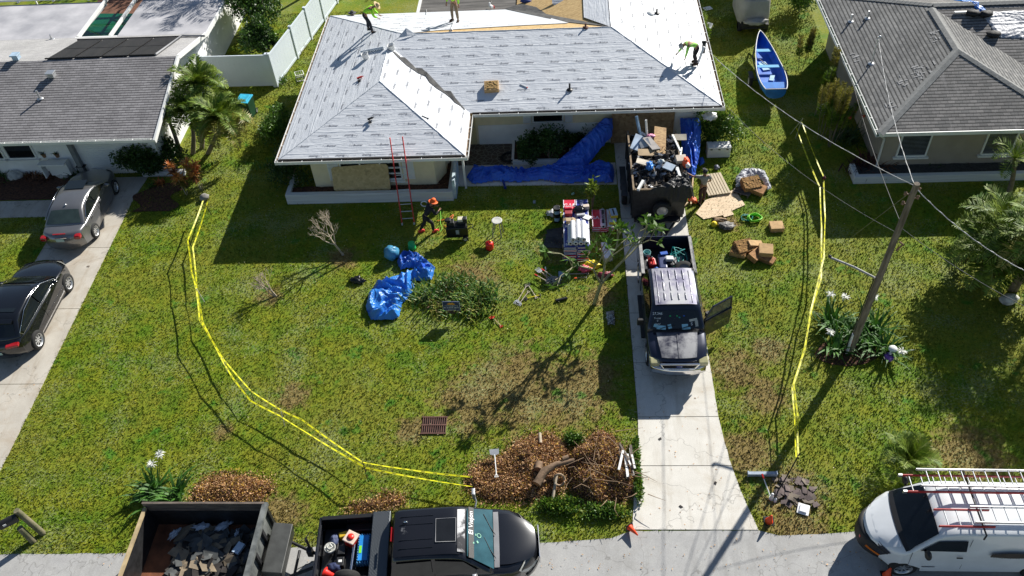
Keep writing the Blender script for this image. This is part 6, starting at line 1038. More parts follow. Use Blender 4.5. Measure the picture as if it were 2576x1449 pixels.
for li in range(5):
    for j, (yy, dd) in enumerate(((24.13, 1.0), (25.15, 1.0), (26.03, .7))):
        for i, sg in enumerate((-1, 1)):
            kd = 'brbw'[(li+j+i) % 4] if li < 4 else ('r' if (j == 2 and i == 0) else 'b')
            bundle(mxx+sg*sw/2, yy, .12+li*hb, sw-.02, dd-.02, hb-.01, kd, '%s layer shingle bundle at the %s %s of the big stack' % (lay[li] if li < 4 else 'topmost', ('street', 'middle', 'house')[j], ('left', 'right')[i]))
zt = .12+5*hb
RW = mat('white_roll', (.74, .74, .76), .45, .05, 3, st=(6, 1, 1)); CORE = mat('roll_core', (.02, .02, .022), .9)
def roll(x, y, z, L_, r, label, rz=PI/2, grp='underlayment rolls', m=RW, ink=True):
    t = thing('underlayment_roll', label, 'roll', (x, y, z), rz, grp); M = TR(0, 0, r, 0, 0, PI/2); b = B(); b.lathe([(r*.42, -L_/2), (r*.98, -L_/2), (r, -L_/2+.02), (r, L_/2-.02), (r*.98, L_/2), (r*.42, L_/2)], n=22, M=M); o = obj('sheet_roll', b, m, t); b = B(); b.lathe([(r*.42, -L_/2), (r*.36, -L_/2+.05), (0, -L_/2+.06)], n=16, M=M); b.lathe([(r*.42, L_/2), (r*.36, L_/2-.05), (0, L_/2-.06)], n=16, M=M); obj('core', b, CORE, t)
    return t
for i in range(4): roll(mxx-.24+.2*i, 24.2, zt, 1.02, .098, 'lower white roll number %s from the left on the shingle stack' % ('one', 'two', 'three', 'four')[i])
for i in range(3): roll(mxx-.34+.2*i+.2, 24.22+(.0, .05, .0)[i], zt+.17, 1.02, .098, ('left', 'middle', 'right')[i]+' one of the three upper white rolls on the shingle stack')
def boxi(px, py, z, d, rz, m, nm, label, cat, group=None, tx_=None, tm=None, flaps=0, bevel=.008):
    b = B(); b.box((0, 0, d[2]/2), d); 
    if flaps: b.box((d[0]/2+.06, 0, d[2]+.0), (.14, d[1]*.9, .01), ry=.5); b.box((-d[0]/2-.06, 0, d[2]), (.14, d[1]*.9, .01), ry=-.5)
    o = obj(nm, b, m, bevel=bevel); o.location = at(px, py, z); o.rotation_euler = (0, 0, rz); tag(o, label, cat, group)
    if tx_: p = B(); p.text(tx_[0], TR(0, 0, d[2]+.004, tx_[2] if len(tx_) > 2 else 0), tx_[1], 0, .01); obj('printing', p, tm or WT, o)
    return o
boxi(1430, 524, zt, (.3, .22, .1), 0, WRAP_R, 'nail_box', 'red box with white lettering at the far left corner of the shingle stack', 'box', None, ('GAF', .13)); boxi(1430, 541, zt, (.28, .2, .16), 0, mat('dark_red_box', (.28, .02, .03), .5), 'open_carton', 'open dark red carton next to the red lettered box', 'box'); boxi(1432, 560, zt, (.24, .2, .17), 0, SH4, 'cardboard_box', 'brown cardboard box on the left of the shingle stack', 'box', flaps=1); boxi(1474, 524, zt, (.24, .16, .15), .1, mat('pale_cardboard', (.62, .52, .42)), 'cardboard_box', 'pale cardboard box at the far right corner of the shingle stack', 'box')
lump(1456, 531, zt, (.24, .2, .11), mat('glossy_black_bag', (.008, .008, .009), .12), 'black_bag', 'glossy black bag on top of the shingle stack', 'bag', 40, 1.5, .2); boxi(1461, 542, zt+.02, (.32, .1, .07), .15, mat('black_white_box', (.5, .5, .52), .4), 'tool_case', 'narrow black and white case in front of the glossy black bag', 'case'); flatp(1477, 546, zt+.03, .28, .24, -.5, WHITE, 'white_paper', 'bright white paper sheet on the shingle stack', 'paper', t=.006)
# low pile to the right of the stack
for li in range(2):
    bundle(at(1499, 545).x, 26.0-.1, .0+li*.15, .34, 1.0, .145, 'wr'[li], ('lower', 'upper')[li]+' pink and grey bundle right beside the big stack', grp='low bundles beside the big stack'); bundle(at(1534, 545).x, 26.0-.1, 0+li*.15, .34, 1.0, .145, 'rw'[li], ('lower', 'upper')[li]+' pink and grey bundle under the yellow boxes', grp='low bundles beside the big stack')
    bundle(at(1516, 545).x, 25.85, li*.1, .3, 1.0, .095, 'r', ('lower', 'upper')[li]+' dark red bundle under the printed roll', grp='low bundles beside the big stack')
rl = roll(at(1516, 560).x, 25.85, .2, .98, .1, 'white roll with a black lettered band beside the yellow boxes', m=mat('pale_roll', (.6, .64, .68), .5)); p = B(); p.box((0, 0, .203), (.8, .1, .002), 0); p.text('Roofing', TR(0, 0, .2065), .09, 1); obj('printed_band', p, [BLACK, WT], rl)
YB = mat('yellow_carton', (.6, .5, .03), .5)
def ybox(px, py, z, rz, label): o = boxi(px, py, z, (.28, .44, .14), rz, YB, 'yellow_carton', label, 'box', 'yellow cartons'); b = B(); b.bb(-.138, .138, -.218, .218, .141, .147); obj('lid', b, mat('pale_lid', (.5, .6, .68), .5), o); return o
ybox(1541, 556, .3, 0, 'lower yellow carton with pale lid beside the printed roll'); o = ybox(1543, 540, .44, .15, 'upper yellow carton with a black stripe on its lid'); b = B(); b.box((0, 0, .152), (.06, .36, .004)); obj('stripe', b, BLACK, o)
boxi(1526, 638, 0, (.3, .9, .2), .12, WRAP_W, 'white_carton', 'long white and blue carton behind the pickup, under the frangipani', 'box', None, ('GAF', .12), mat('red_print', (.5, .03, .08)))
for i, (z, lb) in enumerate(((0, 'lower black pail with a blue label left of the shingle stack'), (.36, 'upper black pail with a blue label left of the shingle stack'))):
    t = thing('tar_pail', lb, 'bucket', at(1401, 556)+Vector((0, 0, z)), 0, 'stacked tar pails'); b = B(); b.lathe([(0, 0), (.135, 0), (.145, .34), (.15, .34), (.15, .36), (.12, .355), (0, .35)], n=22); obj('pail', b, BLACK, t); b = B(); b.grid(lambda u, v: (.147*math.cos(-2.3+1.6*u), .147*math.sin(-2.3+1.6*u), .1+.16*v), 10, 1); obj('label', b, mat('pale_blue_label', (.35, .5, .65), .4), t)
lump(1392, 540, 0, (.25, .2, .1), mat('white_bag', (.6, .6, .6), .5), 'white_bag', 'white and black plastic bag behind the tar pails', 'bag', 44, a=.6)
b = B()
for i in range(3): b.box((.0+.06*i, .3*i-.3, .02+.012*i), (.75, .5, .02), rz=.15*i-.1)
o = obj('felt_sheets', b, FELT); o.location = at(1393, 600); tag(o, 'flat dark felt sheets on the grass in the shade left of the shingle stack', 'felt sheets')
# ---- compressor, stool, cans ----
g = thing('air_compressor', 'black wheeled air compressor with a petrol engine on the lawn', 'compressor', at(1153, 596), R(3)); b = B(); M = TR(0, 0, 0, 0)
for x, z in ((0, .3), (0, .52)): b.lathe([(0, -.42), (.1, -.41), (.15, -.34), (.15, .34), (.1, .41), (0, .42)], n=18, M=TR(x, -.05, z-.02, 0, 0, PI/2))
b.box((0, -.21, .42), (.86, .06, .5)); obj('tank', b, mat('black_tank', (.01, .01, .01), .35), g, bevel=.03)
b = B(); b.box((0, 0, .68), (.8, .36, .03)); obj('top_plate', b, STEEL, g); b = B(); b.box((-.22, 0, .78), (.24, .26, .18)); b.box((-.3, .02, .9), (.16, .2, .1)); b.lathe([(.1, 0), (.1, .06), (0, .06)], (-.38, .12, .78), 12); obj('pump', b, BLACK, g, bevel=.01); b = B(); b.box((.16, .05, .88), (.22, .24, .12)); obj('fuel_tank', b, mat('cream_fuel_tank', (.6, .56, .42), .4), g, bevel=.03); b = B(); b.box((.34, .02, .86), (.16, .2, .22)); b.box((.16, .05, .76), (.24, .26, .12)); obj('engine', b, STEEL, g, bevel=.02)
b = B(); b.box((.02, -.243, .47), (.13, .01, .22)); obj('label', b, mat('grey_label', (.3, .33, .33), .5), g); wheelp(g, 0, 0, 0, .12, .07, TR(.3, -.28, .13, 0, PI/2)); wheelp(g, 0, 0, 0, .12, .07, TR(-.3, .25, .13, 0, PI/2)); b = B(); b.tube([(.43, -.1, .5), (.62, -.1, .55), (.62, .1, .55), (.43, .1, .5)], .015, 6); obj('handle', b, STEEL, g)
t = thing('round_stool', 'pale round plastic stool on the lawn right of the compressor', 'stool', at(1253, 590)); b = B(); b.lathe([(0, .72), (.19, .72), (.21, .735), (.215, .75), (.2, .76), (.16, .745), (0, .745)], n=24); obj('seat', b, mat('pale_plastic', (.55, .54, .5), .5), t)
for k in range(4): a = k*PI/2+.6; b = B(); b.tube([(math.cos(a)*.16, math.sin(a)*.16, .73), (math.cos(a)*.25, math.sin(a)*.25, 0)], .022, 6); obj('leg', b, GREYP, t)
t = thing('red_drum', 'round red fuel can on the sunny lawn in front of the stool', 'fuel can', at(1232, 625)); b = B(); b.lathe([(0, 0), (.15, 0), (.16, .03), (.16, .27), (.13, .32), (.05, .34), (0, .34)], n=22); obj('body', b, mat('bright_red_plastic', (.75, .03, .02), .35), t); b = B(); b.tube([(-.12, 0, .3), (0, 0, .4), (.12, 0, .3)], .018, 6); obj('handle', b, RED, t); b = B(); b.lathe([(.04, .34), (.035, .38), (0, .38)], (.05, .04, 0), 10); obj('cap', b, YELLOW, t)
t = thing('green_bucket', 'green upturned bucket behind the blue tarps', 'bucket', at(1037, 625)); b = B(); b.lathe([(.15, 0), (.16, .02), (.13, .3), (.125, .3), (.12, .31), (0, .3)], n=20); obj('body', b, mat('bright_green_plastic', (.02, .5, .14), .4), t)
lump(899, 708, 0, (.3, .17, .1), mat('black_bag_plastic', (.01, .01, .01), .25), 'black_bag', 'crumpled black bag on the lawn left of the blue tarp', 'bag', 50, a=.7)
def hose(pts, r, m, nm, label, cat, z=.03, loops=None, group=None):
    b = B()
    if loops:
        c_, n_, R0, R1 = loops; rs = random.Random(len(label)); P = []
        for i in range(n_*18): a = i/18*2*PI; q = R0+(R1-R0)*rs.random()*.35+(R1-R0)*(.5+.5*math.sin(i*.37)); P.append((q*math.cos(a)*1.1, q*math.sin(a)*.85, z+.03*(i//18)+.02*math.sin(i*1.1)))
        b.tube(P, r, 5); o = obj(nm, b, m); o.location = at(*c_)
    else:
        P = [at(x, y, z) for x, y in pts]; o_ = P[0]; Q = []
        for i in range(len(P)-1):
            for k in range(5): t = k/5; p0, p1, p2, p3 = P[max(0, i-1)], P[i], P[i+1], P[min(len(P)-1, i+2)]; Q.append(.5*((2*p1)+(-p0+p2)*t+(2*p0-5*p1+4*p2-p3)*t*t+(-p0+3*p1-3*p2+p3)*t**3)-o_)
        Q.append(P[-1]-o_); b.tube(Q, r, 5); o = obj(nm, b, m); o.location = o_
    return tag(o, label, cat, group)
ORG = mat('orange_hose', (.7, .13, .02), .5, .1, bump=0)
hose([(1100, 556), (1115, 553), (1130, 548), (1140, 540), (1135, 552), (1120, 558), (1138, 562), (1128, 572), (1118, 568)], .018, ORG, 'orange_hose', 'tangled orange air hose between the crouching worker and the compressor', 'hose', .04)
hose([(1107, 527), (1109, 545), (1108, 560), (1112, 575), (1104, 585), (1098, 575), (1106, 568)], .009, LIME, 'lime_hose', 'thin lime hose on the grass beside the orange hose', 'hose', .05)
hose(None, .02, LIME, 'lime_hose_coil', 'coiled lime green hose on the lawn right of the plywood sheet', 'hose', loops=((1895, 553), 5, .17, .27)); hose(None, .014, TEAL, 'teal_hose_coil', 'teal hose coil partly under the lime green coil', 'hose', loops=((1877, 551), 3, .16, .22)); hose(None, .025, mat('black_hose', (.01, .01, .01), .5), 'black_hose_coil', 'coiled black hose on the patio left of the shrub bed', 'hose', loops=((1280, 400, .05), 5, .25, .4))
# ---- things right of the trailer ----
t = thing('white_cooler', 'long white chest cooler with three black latches beside the cream house shrub', 'cooler', at(1806, 395)); b = B(); b.box((0, .15, .24), (.98, .46, .46)); obj('body', b, WHITE, t, bevel=.04); b = B(); b.box((0, .15, .51), (1.0, .48, .09)); obj('lid', b, WHITE, t, bevel=.03)
for x in (-.33, 0, .34): b = B(); b.box((x, -.09, .46), (.09, .02, .045)); obj('latch', b, BLACK, t)
def pallet(px, py, w, d, rz, label, n_=7, z=0, grp='wooden pallets', m=None):
    t = thing('wooden_pallet', label, 'pallet', at(px, py, z), rz, grp); b = B()
    for i in range(n_): x = -w/2+w*(i+.5)/n_; b.box((x, 0, .115), (w/n_*.78, d, .02))
    obj('deck_slats', b, m or WOOD, t); b = B(); [b.box((0, y, .05), (w, .05, .1)) for y in (-d/2+.05, 0, d/2-.05)]; obj('stringer', b, m or WOOD, t); return t
pallet(1797, 468, .95, 1.35, R(10), 'pale slatted wooden pallet behind the man in the grey shirt', 8, m=mat('sun_bleached_wood', (.52, .43, .3), .75, .15, 5, st=(5, 1, 1))); pallet(1872, 478, .9, .7, R(60), 'grey weathered pallet under the silver tarp and sawn board blocks', 7, m=RUSTW)
P = [at(x, y, .0) for x, y in ((1750, 538), (1775, 505), (1848, 478), (1874, 517), (1840, 532), (1846, 541), (1822, 548), (1818, 543), (1770, 553))]; c0 = sum(P, Vector())/len(P); PLYP = mat('pale_plywood', (.66, .49, .31), .7, .1, 2, st=(.6, 5, 1), c2=(.74, .57, .38))
b = B(); b.prism([(p.x-c0.x, p.y-c0.y) for p in P], .02, .04, 0); o = obj('plywood_sheet', b, PLYP); o.location = c0; tag(o, 'large notched pale plywood sheet lying on the lawn beside the trailer', 'plywood')
for i, (a, c_, w_, lb) in enumerate((((1733, 405), (1722, 470), .1, 'long dark timber leaning beside the trailer near the blue tarp'), ((1745, 430), (1738, 515), .1, 'pale timber lying between the trailer and the pallet'), ((1690, 550), (1730, 510), .08, 'pale board end on the driveway by the trailer wheel'))):
    p, q = at(*a, .1), at(*c_, .1); b = B(); M = frame((0, 0, 0), q-p, (0, 0, 1)); b.bb(0, (q-p).length, -.03, .03, -w_/2, w_/2, 0, M @ Matrix.Rotation(PI/2, 4, 'X')); o = obj('timber', b, mat('brown_timber', (.16, .11, .07), .8) if i == 0 else WOOD); o.location = p; tag(o, lb, 'timber', 'loose timbers by the trailer')
BRN = mat('brown_block', (.33, .17, .07), .9, .3, 9, bump=.8, bs=25); BRC = mat('crumbly_brown_block', (.28, .14, .05), .95, .4, 14, bump=1, bs=18, c2=(.42, .24, .08)); TANB = mat('tan_block', (.5, .32, .15), .85, .15, 6)
gb = 'thick brown insulation blocks on the lawn'
def block(px, py, w, d, h, rz, label, tilt=(0, 0), z=0, m=BRN, grp=gb, rough_=0):
    b = B(); b.box((0, 0, h/2), (w, d, h), 0, TR(0, 0, 0, 0, tilt[0], tilt[1])); o = obj('brown_block', b, m, bevel=.015); o.location = at(px, py, z); o.rotation_euler = (0, 0, rz)
    if rough_: g_ = B(); g_.grid(lambda u, v: (w*(u-.5)*.97, d*(v-.5)*.97, h+.015+.05*abs(noise.noise((u*7, v*7, px)))), 20, 20, sm=False, M=TR(0, 0, 0, 0, tilt[0], tilt[1])); obj('crumbled_face', g_, BRC, o)
    return tag(o, label, 'block', grp)
block(1952, 575, .52, .46, .2, R(2), 'single square brown block apart from the heap, nearest the tape', m=TANB); block(1887, 470, .75, .6, .3, R(12), 'dark crumbly block on the weathered pallet', (.25, 0), .1, rough_=1); block(1905, 480, .6, .5, .2, R(-30), 'lower dark block beside the crumbly one on the pallet', (.1, .1), .1)
block(1855, 640, .6, .34, .22, R(-20), 'light brown crumbled block at the left end of the heap', (.2, .1), rough_=1, m=TANB); block(1868, 625, .7, .55, .22, R(20), 'crumbly orange brown block leaning in the heap', (.35, .1), .1, rough_=1); block(1897, 618, .6, .3, .16, R(15), 'thin tan block at the back of the heap', (.1, .3), .15, TANB); block(1925, 635, .52, .5, .24, R(-8), 'clean square tan block on top at the right of the heap', (.12, 0), .18, TANB); block(1900, 645, .8, .4, .2, R(50), 'dark brown block leaning in the middle of the heap', (.3, .2), .05); block(1928, 655, .6, .35, .18, R(-35), 'dark low block at the bottom right of the heap', (.1, .1))
o = cloth(outl([(1850, 445), (1865, 425), (1900, 420), (1925, 428), (1935, 450), (1943, 470), (1930, 478), (1918, 455), (1905, 438), (1885, 445), (1865, 465), (1850, 470)], .2), oz(.12), SILV, 'silver_tarp', 'crumpled silver grey tarp draped over the pallet of brown blocks', 'tarp', 61, amp=.1, edge=.15, thick=.1)
lump(1802, 425, 0, (.1, .12, .1), mat('dark_white_cloth', (.25, .26, .32), .6), 'rag', 'dark and white rag on the grass right of the man in grey', 'rag', 62, a=.5); lump(1785, 297, 1.75, (.28, .2, .12), WHITE, 'white_rag', 'white cloth thrown over the green shrub at the house corner', 'cloth', 63, a=.7); lump(1835, 305, 0, (.17, .35, .12), mat('black_white_plastic', (.03, .03, .03), .3), 'black_plastic', 'black and white plastic litter on the lawn right of the shrub', 'litter', 64, a=.7)
lump(1742, 508, 0, (.16, .17, .12), mat('orange_netting', (.7, .12, .03), .6, .3, 20), 'orange_netting', 'orange red netting at the feet of the man in grey', 'netting', 65, a=.5)
t = thing('yellow_hard_hat', 'round yellow plastic helmet on the grass below the plywood sheet', 'helmet', at(1796, 566)); b = B(); b.lathe([(.14, 0), (.13, .06), (.09, .13), (0, .16)], n=18); obj('shell', b, YELLOW, t); lump(1828, 572, 0, (.28, .2, .09), mat('grey_black_litter', (.07, .06, .055), .6, .5, 14, c2=(.35, .33, .3)), 'litter', 'mixed black and white litter beside the yellow helmet', 'litter', 66, a=.9); lump(1810, 555, 0, (.25, .12, .06), mat('dry_debris', (.25, .17, .1), .9), 'litter', 'dry brown scraps above the yellow helmet', 'litter', 67, a=.9)
# ---- bed contents of the navy pickup ----
fz = .8
def bedlump(x, y, z, r, m, nm, label, cat, seed, **k):
    b = B(); b.ell((0, 0, r[2]*.9), r, n=16, k=10, f=lambda p: 1+.3*noise.noise(p*2.5+Vector((seed, 0, 0)))); o = obj(nm, b, m); o.location = (x, y, z); return tag(o, label, cat)
def jerry(x, y, z, label, rz=0, m=RED): t = thing('fuel_can', label, 'fuel can', (x, y, z), rz); b = B(); b.box((0, 0, .17), (.26, .34, .32)); b.box((0, .1, .36), (.18, .12, .06)); obj('body', b, m, t, bevel=.04); b = B(); b.tube([(0, -.1, .34), (0, -.06, .42), (0, .08, .42)], .02, 6); obj('handle', b, m, t); b = B(); b.lathe([(.04, .38), (.04, .44), (0, .44)], (0, .12, 0), 10); obj('cap', b, BLACK, t)
jerry(3.13, 22.5, fz, 'red fuel can in the bed of the navy pickup', .1)
t = thing('pressure_washer', 'small engine with a white fuel tank in the bed of the navy pickup', 'engine', (3.62, 22.45, fz)); b = B(); b.box((-.12, 0, .2), (.3, .75, .4)); obj('tank', b, mat('navy_tank', (.02, .035, .12), .4), t, bevel=.05); b = B(); b.box((.12, .05, .45), (.28, .22, .14)); obj('fuel_tank', b, WHITE, t, bevel=.04); b = B(); b.box((.1, .0, .25), (.3, .4, .25)); b.box((.2, -.18, .34), (.14, .12, .16)); obj('engine', b, STEEL, t, bevel=.02); b = B(); b.box((-.05, .35, .44), (.26, .14, .05), rz=.2); obj('blue_strap', b, BLUE, t)
b = B(); rs = random.Random(5); P = [(rs.uniform(-.28, .28), rs.uniform(-.6, .5), .1+rs.uniform(0, .45)) for _ in range(26)]; Q = []
for i in range(len(P)-1):
    for k in range(4): p0, p1, p2, p3 = [Vector(P[max(0, min(len(P)-1, i+j))]) for j in (-1, 0, 1, 2)]; t_ = k/4; Q.append(.5*((2*p1)+(-p0+p2)*t_+(2*p0-5*p1+4*p2-p3)*t_*t_+(-p0+3*p1-3*p2+p3)*t_**3))
b.tube(Q, .014, 5); o = obj('teal_hose', b, TEAL); o.location = (4.08, 22.7, fz); tag(o, 'tangled teal hose in the bed of the navy pickup', 'hose')
t = thing('spare_truck_wheel', 'spare tyre lying at the front of the navy pickup bed', 'tyre', (4.2, 21.95, fz+.28)); wheelp(t, 0, 0, 0, .36, .22, TR(0, 0, .1, 0, .45, .1), GREYP, 'tyre')
b = B(); b.lathe([(0, 0), (.11, 0), (.14, .28), (.13, .28), (.1, .03)], n=16); o = obj('teal_bucket', b, mat('pale_teal_plastic', (.25, .55, .55), .4)); o.location = (2.98, 22.95, fz+.1); tag(o, 'pale teal bucket in the rear left of the navy pickup bed', 'bucket')
bedlump(3.15, 21.9, fz, (.3, .2, .12), mat('black_bag_plastic', (.01, .01, .01), .25), 'black_bag', 'black bag behind the cab in the navy pickup bed', 'bag', 1); bedlump(3.25, 22.1, fz+.15, (.12, .12, .12), BLUE, 'blue_white_packet', 'blue and white packet on the black bag in the navy pickup bed', 'packet', 2); b = B(); b.tube([(0, 0, 0), (.12, -.35, .05)], .06, 8); o = obj('blue_tube', b, mat('pale_blue_packet', (.5, .62, .75))); o.location = (3.78, 22.2, fz+.25); tag(o, 'pale blue cylinder beside the engine in the navy pickup bed', 'cylinder')
b = B(); b.box((0, 0, .02), (.5, .4, .04), rz=.3); o = obj('grey_box', b, GREYP); o.location = (4.2, 22.75, fz+.1); tag(o, 'flat grey piece under the teal hose in the navy pickup bed', 'panel')
# ---- bed contents of the black pickup ----
RM = Matrix.Translation((-3.88, 11.33, 0)) @ Matrix.Rotation(R(4.2), 4, 'Z')
def rb_(x, y, z=.8): return RM @ Vector((x, y, z))
gb = 'tools in the black pickup bed'
t = thing('water_bottle_pack', 'shrink wrapped pack of blue capped water bottles in the black pickup bed', 'bottle pack', rb_(-1.82, .05, 1.0), R(4)); b = B(); [b.lathe([(.035, 0), (.035, .17), (.015, .2), (.015, .22), (0, .22)], (x*.075-.15, y*.075-.42, 0), 8) for x in range(5) for y in range(12)]; obj('bottle', b, mat('water_bottle_blue', (.04, .22, .6), .15, .3, 12, c2=(.2, .5, .75), bump=0), t); t.children[0]['kind'] = 'stuff'; b = B(); b.box((0, 0, .22), (.26, .75, .012)); b.box((-.08, -.05, .23), (.07, .22, .01), 1); obj('wrap', b, [mat('blue_wrap', (.03, .25, .65), .15), LIME], t)
t = thing('drink_jug', 'square white and red lidded drink jug in the black pickup bed', 'jug', rb_(-2.18, .35, .95), R(-25)); b = B(); b.box((0, 0, .16), (.32, .32, .32)); obj('body', b, mat('bright_red_plastic', (.75, .03, .02)), t, bevel=.03); b = B(); b.box((0, 0, .34), (.36, .36, .04)); obj('lid', b, mat('cream_lid', (.7, .55, .45), .5), t, bevel=.02); b = B(); b.lathe([(.1, .365), (.1, .385), (0, .39)], n=18); obj('cap', b, mat('bright_red_plastic', (.75, .03, .02)), t)
b = B(); b.lathe([(0, 0), (.1, 0), (.16, .2), (.155, .22), (.13, .2), (0, .12)], n=20); b.tube([(.07, 0, .22), (0, .09, .24), (-.09, 0, .22), (0, -.08, .24), (.07, 0, .22)], .03, 6); o = obj('rope_bucket', b, mat('pale_grey_rope', (.5, .5, .46), .6, .3, 20)); o.location = rb_(-2.75, .1, 1.05); tag(o, 'coil of pale rope in a bucket at the rear of the black pickup bed', 'rope')
t = thing('nail_gun_case', 'grey black generator between the rope bucket and the exhaust pipe', 'engine', rb_(-2.45, -.05, .95), R(4)); b = B(); b.box((0, .12, .1), (.2, .26, .2)); b.box((0, -.22, .1), (.2, .26, .2)); b.box((-.16, 0, .05), (.06, .9, .08)); b.box((0, -.22, .21), (.1, .08, .02), 1); obj('housing', b, [STEEL, WHITE], t, bevel=.015)
b = B(); b.tube([(0, .5, 0), (0, .25, 0)], .05, 8); b.tube([(0, .25, 0), (0, -.5, 0)], .045, 10); o = obj('metal_tube', b, CHROME); o.location = rb_(-2.12, -.25, 1.12); o.rotation_euler = (0, 0, R(2)); tag(o, 'shiny metal tube beside the bottle pack in the black pickup bed', 'tube')
t = thing('red_cone', 'red traffic cone lying at the tailgate of the black pickup bed', 'cone', rb_(-2.85, -.55, .98), R(-20)); b = B(); b.lathe([(.17, 0), (.15, .02), (.12, .05), (.03, .42), (0, .42)], n=18, M=TR(0, 0, .1, 0, 0, PI/2)); obj('cone_body', b, mat('bright_red_plastic', (.75, .03, .02)), t)
t = thing('standing_wheel', 'tyre standing against the street side of the black pickup bed', 'tyre', rb_(-2.2, -.82, 1.2), R(4)); b = B(); b.lathe([(.22, -.11), (.34, -.11), (.37, -.06), (.37, .06), (.34, .11), (.22, .11)], n=28, M=TR(0, 0, 0, 0, PI/2)); [b.lathe([(.372, z), (.366, z+.006), (.372, z+.012)], n=28, M=TR(0, 0, 0, 0, PI/2)) for z in (-.04, 0, .04)]; obj('tyre', b, RUB, t)
bedlump(*rb_(-2.7, .42, .95), (.12, .2, .12), mat('blue_grey_backpack', (.06, .08, .16), .7), 'backpack', 'blue grey bag at the rear corner of the black pickup bed', 'bag', 3); o = bedlump(*rb_(-2.62, -.42, .98), (.2, .14, .12), mat('navy_cloth', (.02, .03, .09), .8), 'navy_cloth', 'navy cloth beside the red cone in the black pickup bed', 'cloth', 4); b = B(); b.box((0, 0, .1), (.24, .16, .18)); o = obj('yellow_tool_box', b, mat('yellow_tool', (.55, .36, .02), .5), bevel=.02); o.location = rb_(-2.45, .55, .95); o.rotation_euler = (0, 0, .3); tag(o, 'yellow tool box against the far side of the black pickup bed', 'tool box')
b = B(); b.bb(-1.0, -.02, -.8, .8, 0, .2); o = obj('rubber_bed_mat', b, BLACK); o.location = rb_(-2.0, 0, .77); o.rotation_euler = (0, 0, R(4.2)); tag(o, 'black box platform under the tools in the black pickup bed', 'platform')
# ---- hand tools on the lawn ----
def tool(a, c_, kind, label, hm, mm, z=.04, group='long handled tools on the lawn', zz=None, nm=None):
    p, q = at(*a, z), at(*c_, zz if zz is not None else z); t = thing(nm or {'s': 'shovel', 'f': 'shingle_fork', 'd': 'd_handle_tool', 'm': 'magnetic_sweeper', 'b': 'bar'}[kind], label, 'tool', p, 0, group); d = q-p; M = frame((0, 0, 0), d, (0, 0, 1)) @ Matrix.Rotation(PI/2, 4, 'X'); L_ = d.length; b = B(); b.tube([M @ Vector((.05, 0, 0)), M @ Vector((L_*.8, 0, 0))], .018, 6); obj('shaft', b, hm, t)
    M = frame((0, 0, 0), d, Vector((0, 0, 1)).cross(d))
    b = B(); b.tube([M @ Vector((0, -.06, 0)), M @ Vector((0, .06, 0))], .015, 6); b.tube([M @ Vector((0, -.06, 0)), M @ Vector((.12, 0, 0)), M @ Vector((0, .06, 0))], .014, 6); obj('grip', b, mm if kind == 'd' else hm, t)
    b = B()
    if kind == 's': b.prism([(L_*.78, -.05), (L_*.82, -.14), (L_, -.15), (L_, .15), (L_*.82, .14), (L_*.78, .05)], -.012, .012, 0, M)
    elif kind in 'fd':
        b.prism([(L_*.78, -.03), (L_*.84, -.09), (L_*.88, -.1), (L_*.88, .1), (L_*.84, .09), (L_*.78, .03)], -.008, .008, 0, M); [b.bb(L_*.88, L_, y-.012, y+.012, -.006, .006, 0, M) for y in (-.085, -.03, .03, .085)]
    else: b.bb(L_*.8, L_, -.02, .02, -.02, .02, 0, M)
    obj('blade', b, mm, t); return t
GRH = mat('grey_wood_handle', (.42, .36, .28), .7); 
tool((1325, 718), (1297, 765), 'f', 'fork tool with orange grip at the left end of the tool group, upper one', GRH, ALU); tool((1330, 733), (1303, 768), 'f', 'fork tool with red grip lying beside the upper left one', GRH, ALU); tool((1360, 742), (1318, 752), 'd', 'yellow shafted tool lying across the left tools', YELLOW, BLACK); tool((1350, 750), (1325, 712), 'f', 'wooden shafted fork pointing at the shingle stack', GRH, STEEL)
for i, (a, c_, lb) in enumerate((((1392, 712), (1350, 675), 'long fork in the tangled tool bundle'), ((1385, 700), (1355, 680), 'second fork in the tangled tool bundle'), ((1378, 712), (1372, 672), 'upright bar in the tangled tool bundle'), ((1380, 710), (1345, 690), 'lowest bar in the tangled tool bundle'), ((1400, 702), (1362, 676), 'red gripped tool in the bundle'))): tool(a, c_, 'f' if i < 2 else 'b', lb, GRH if i else WOOD, ALU if i < 3 else RED, .05+.05*i, 'tangled bundle of tools')
lump(1392, 710, .02, (.28, .16, .12), mat('black_white_litter', (.02, .02, .02), .5, .5, 20, c2=(.4, .4, .4)), 'tool_straps', 'black and white straps at the end of the tool bundle', 'straps', 70, a=.9)
tool((1480, 688), (1405, 690), 's', 'blue bladed shovel lying in front of the shingle stack', GRH, mat('blue_grey_steel', (.25, .35, .5), .4)); b = B(); b.tube([(0, 0, .06), (.42, .12, .06)], .055, 10); o = obj('black_tube', b, BLACK); o.location = at(1398, 759); tag(o, 'short black rubber tube on the lawn below the tools', 'tube'); tool((1475, 698), (1445, 700), 'b', 'short orange gripped tool by the frangipani', STEEL, ORANGE)
lump(1483, 672, 0, (.35, .22, .15), YELLOW, 'yellow_bag', 'crumpled yellow bag under the frangipani branches', 'bag', 71, a=.7); lump(1470, 680, .05, (.22, .14, .12), mat('pink_rope', (.7, .08, .15), .5, .3, 20), 'pink_rope', 'pink red rope heap against the yellow bag', 'rope', 72, a=.8); lump(1520, 695, 0, (.3, .12, .1), mat('dark_red_bag', (.2, .02, .04), .5), 'dark_bag', 'dark bag with pink straps below the frangipani', 'bag', 73, a=.6)
lump(1536, 803, 0, (.14, .3, .08), mat('white_black_scraps', (.02, .02, .02), .5, .5, 16, c2=(.6, .6, .6)), 'scraps', 'white and black scraps on the grass at the edge of the pickup shadow', 'litter', 74, a=.9)
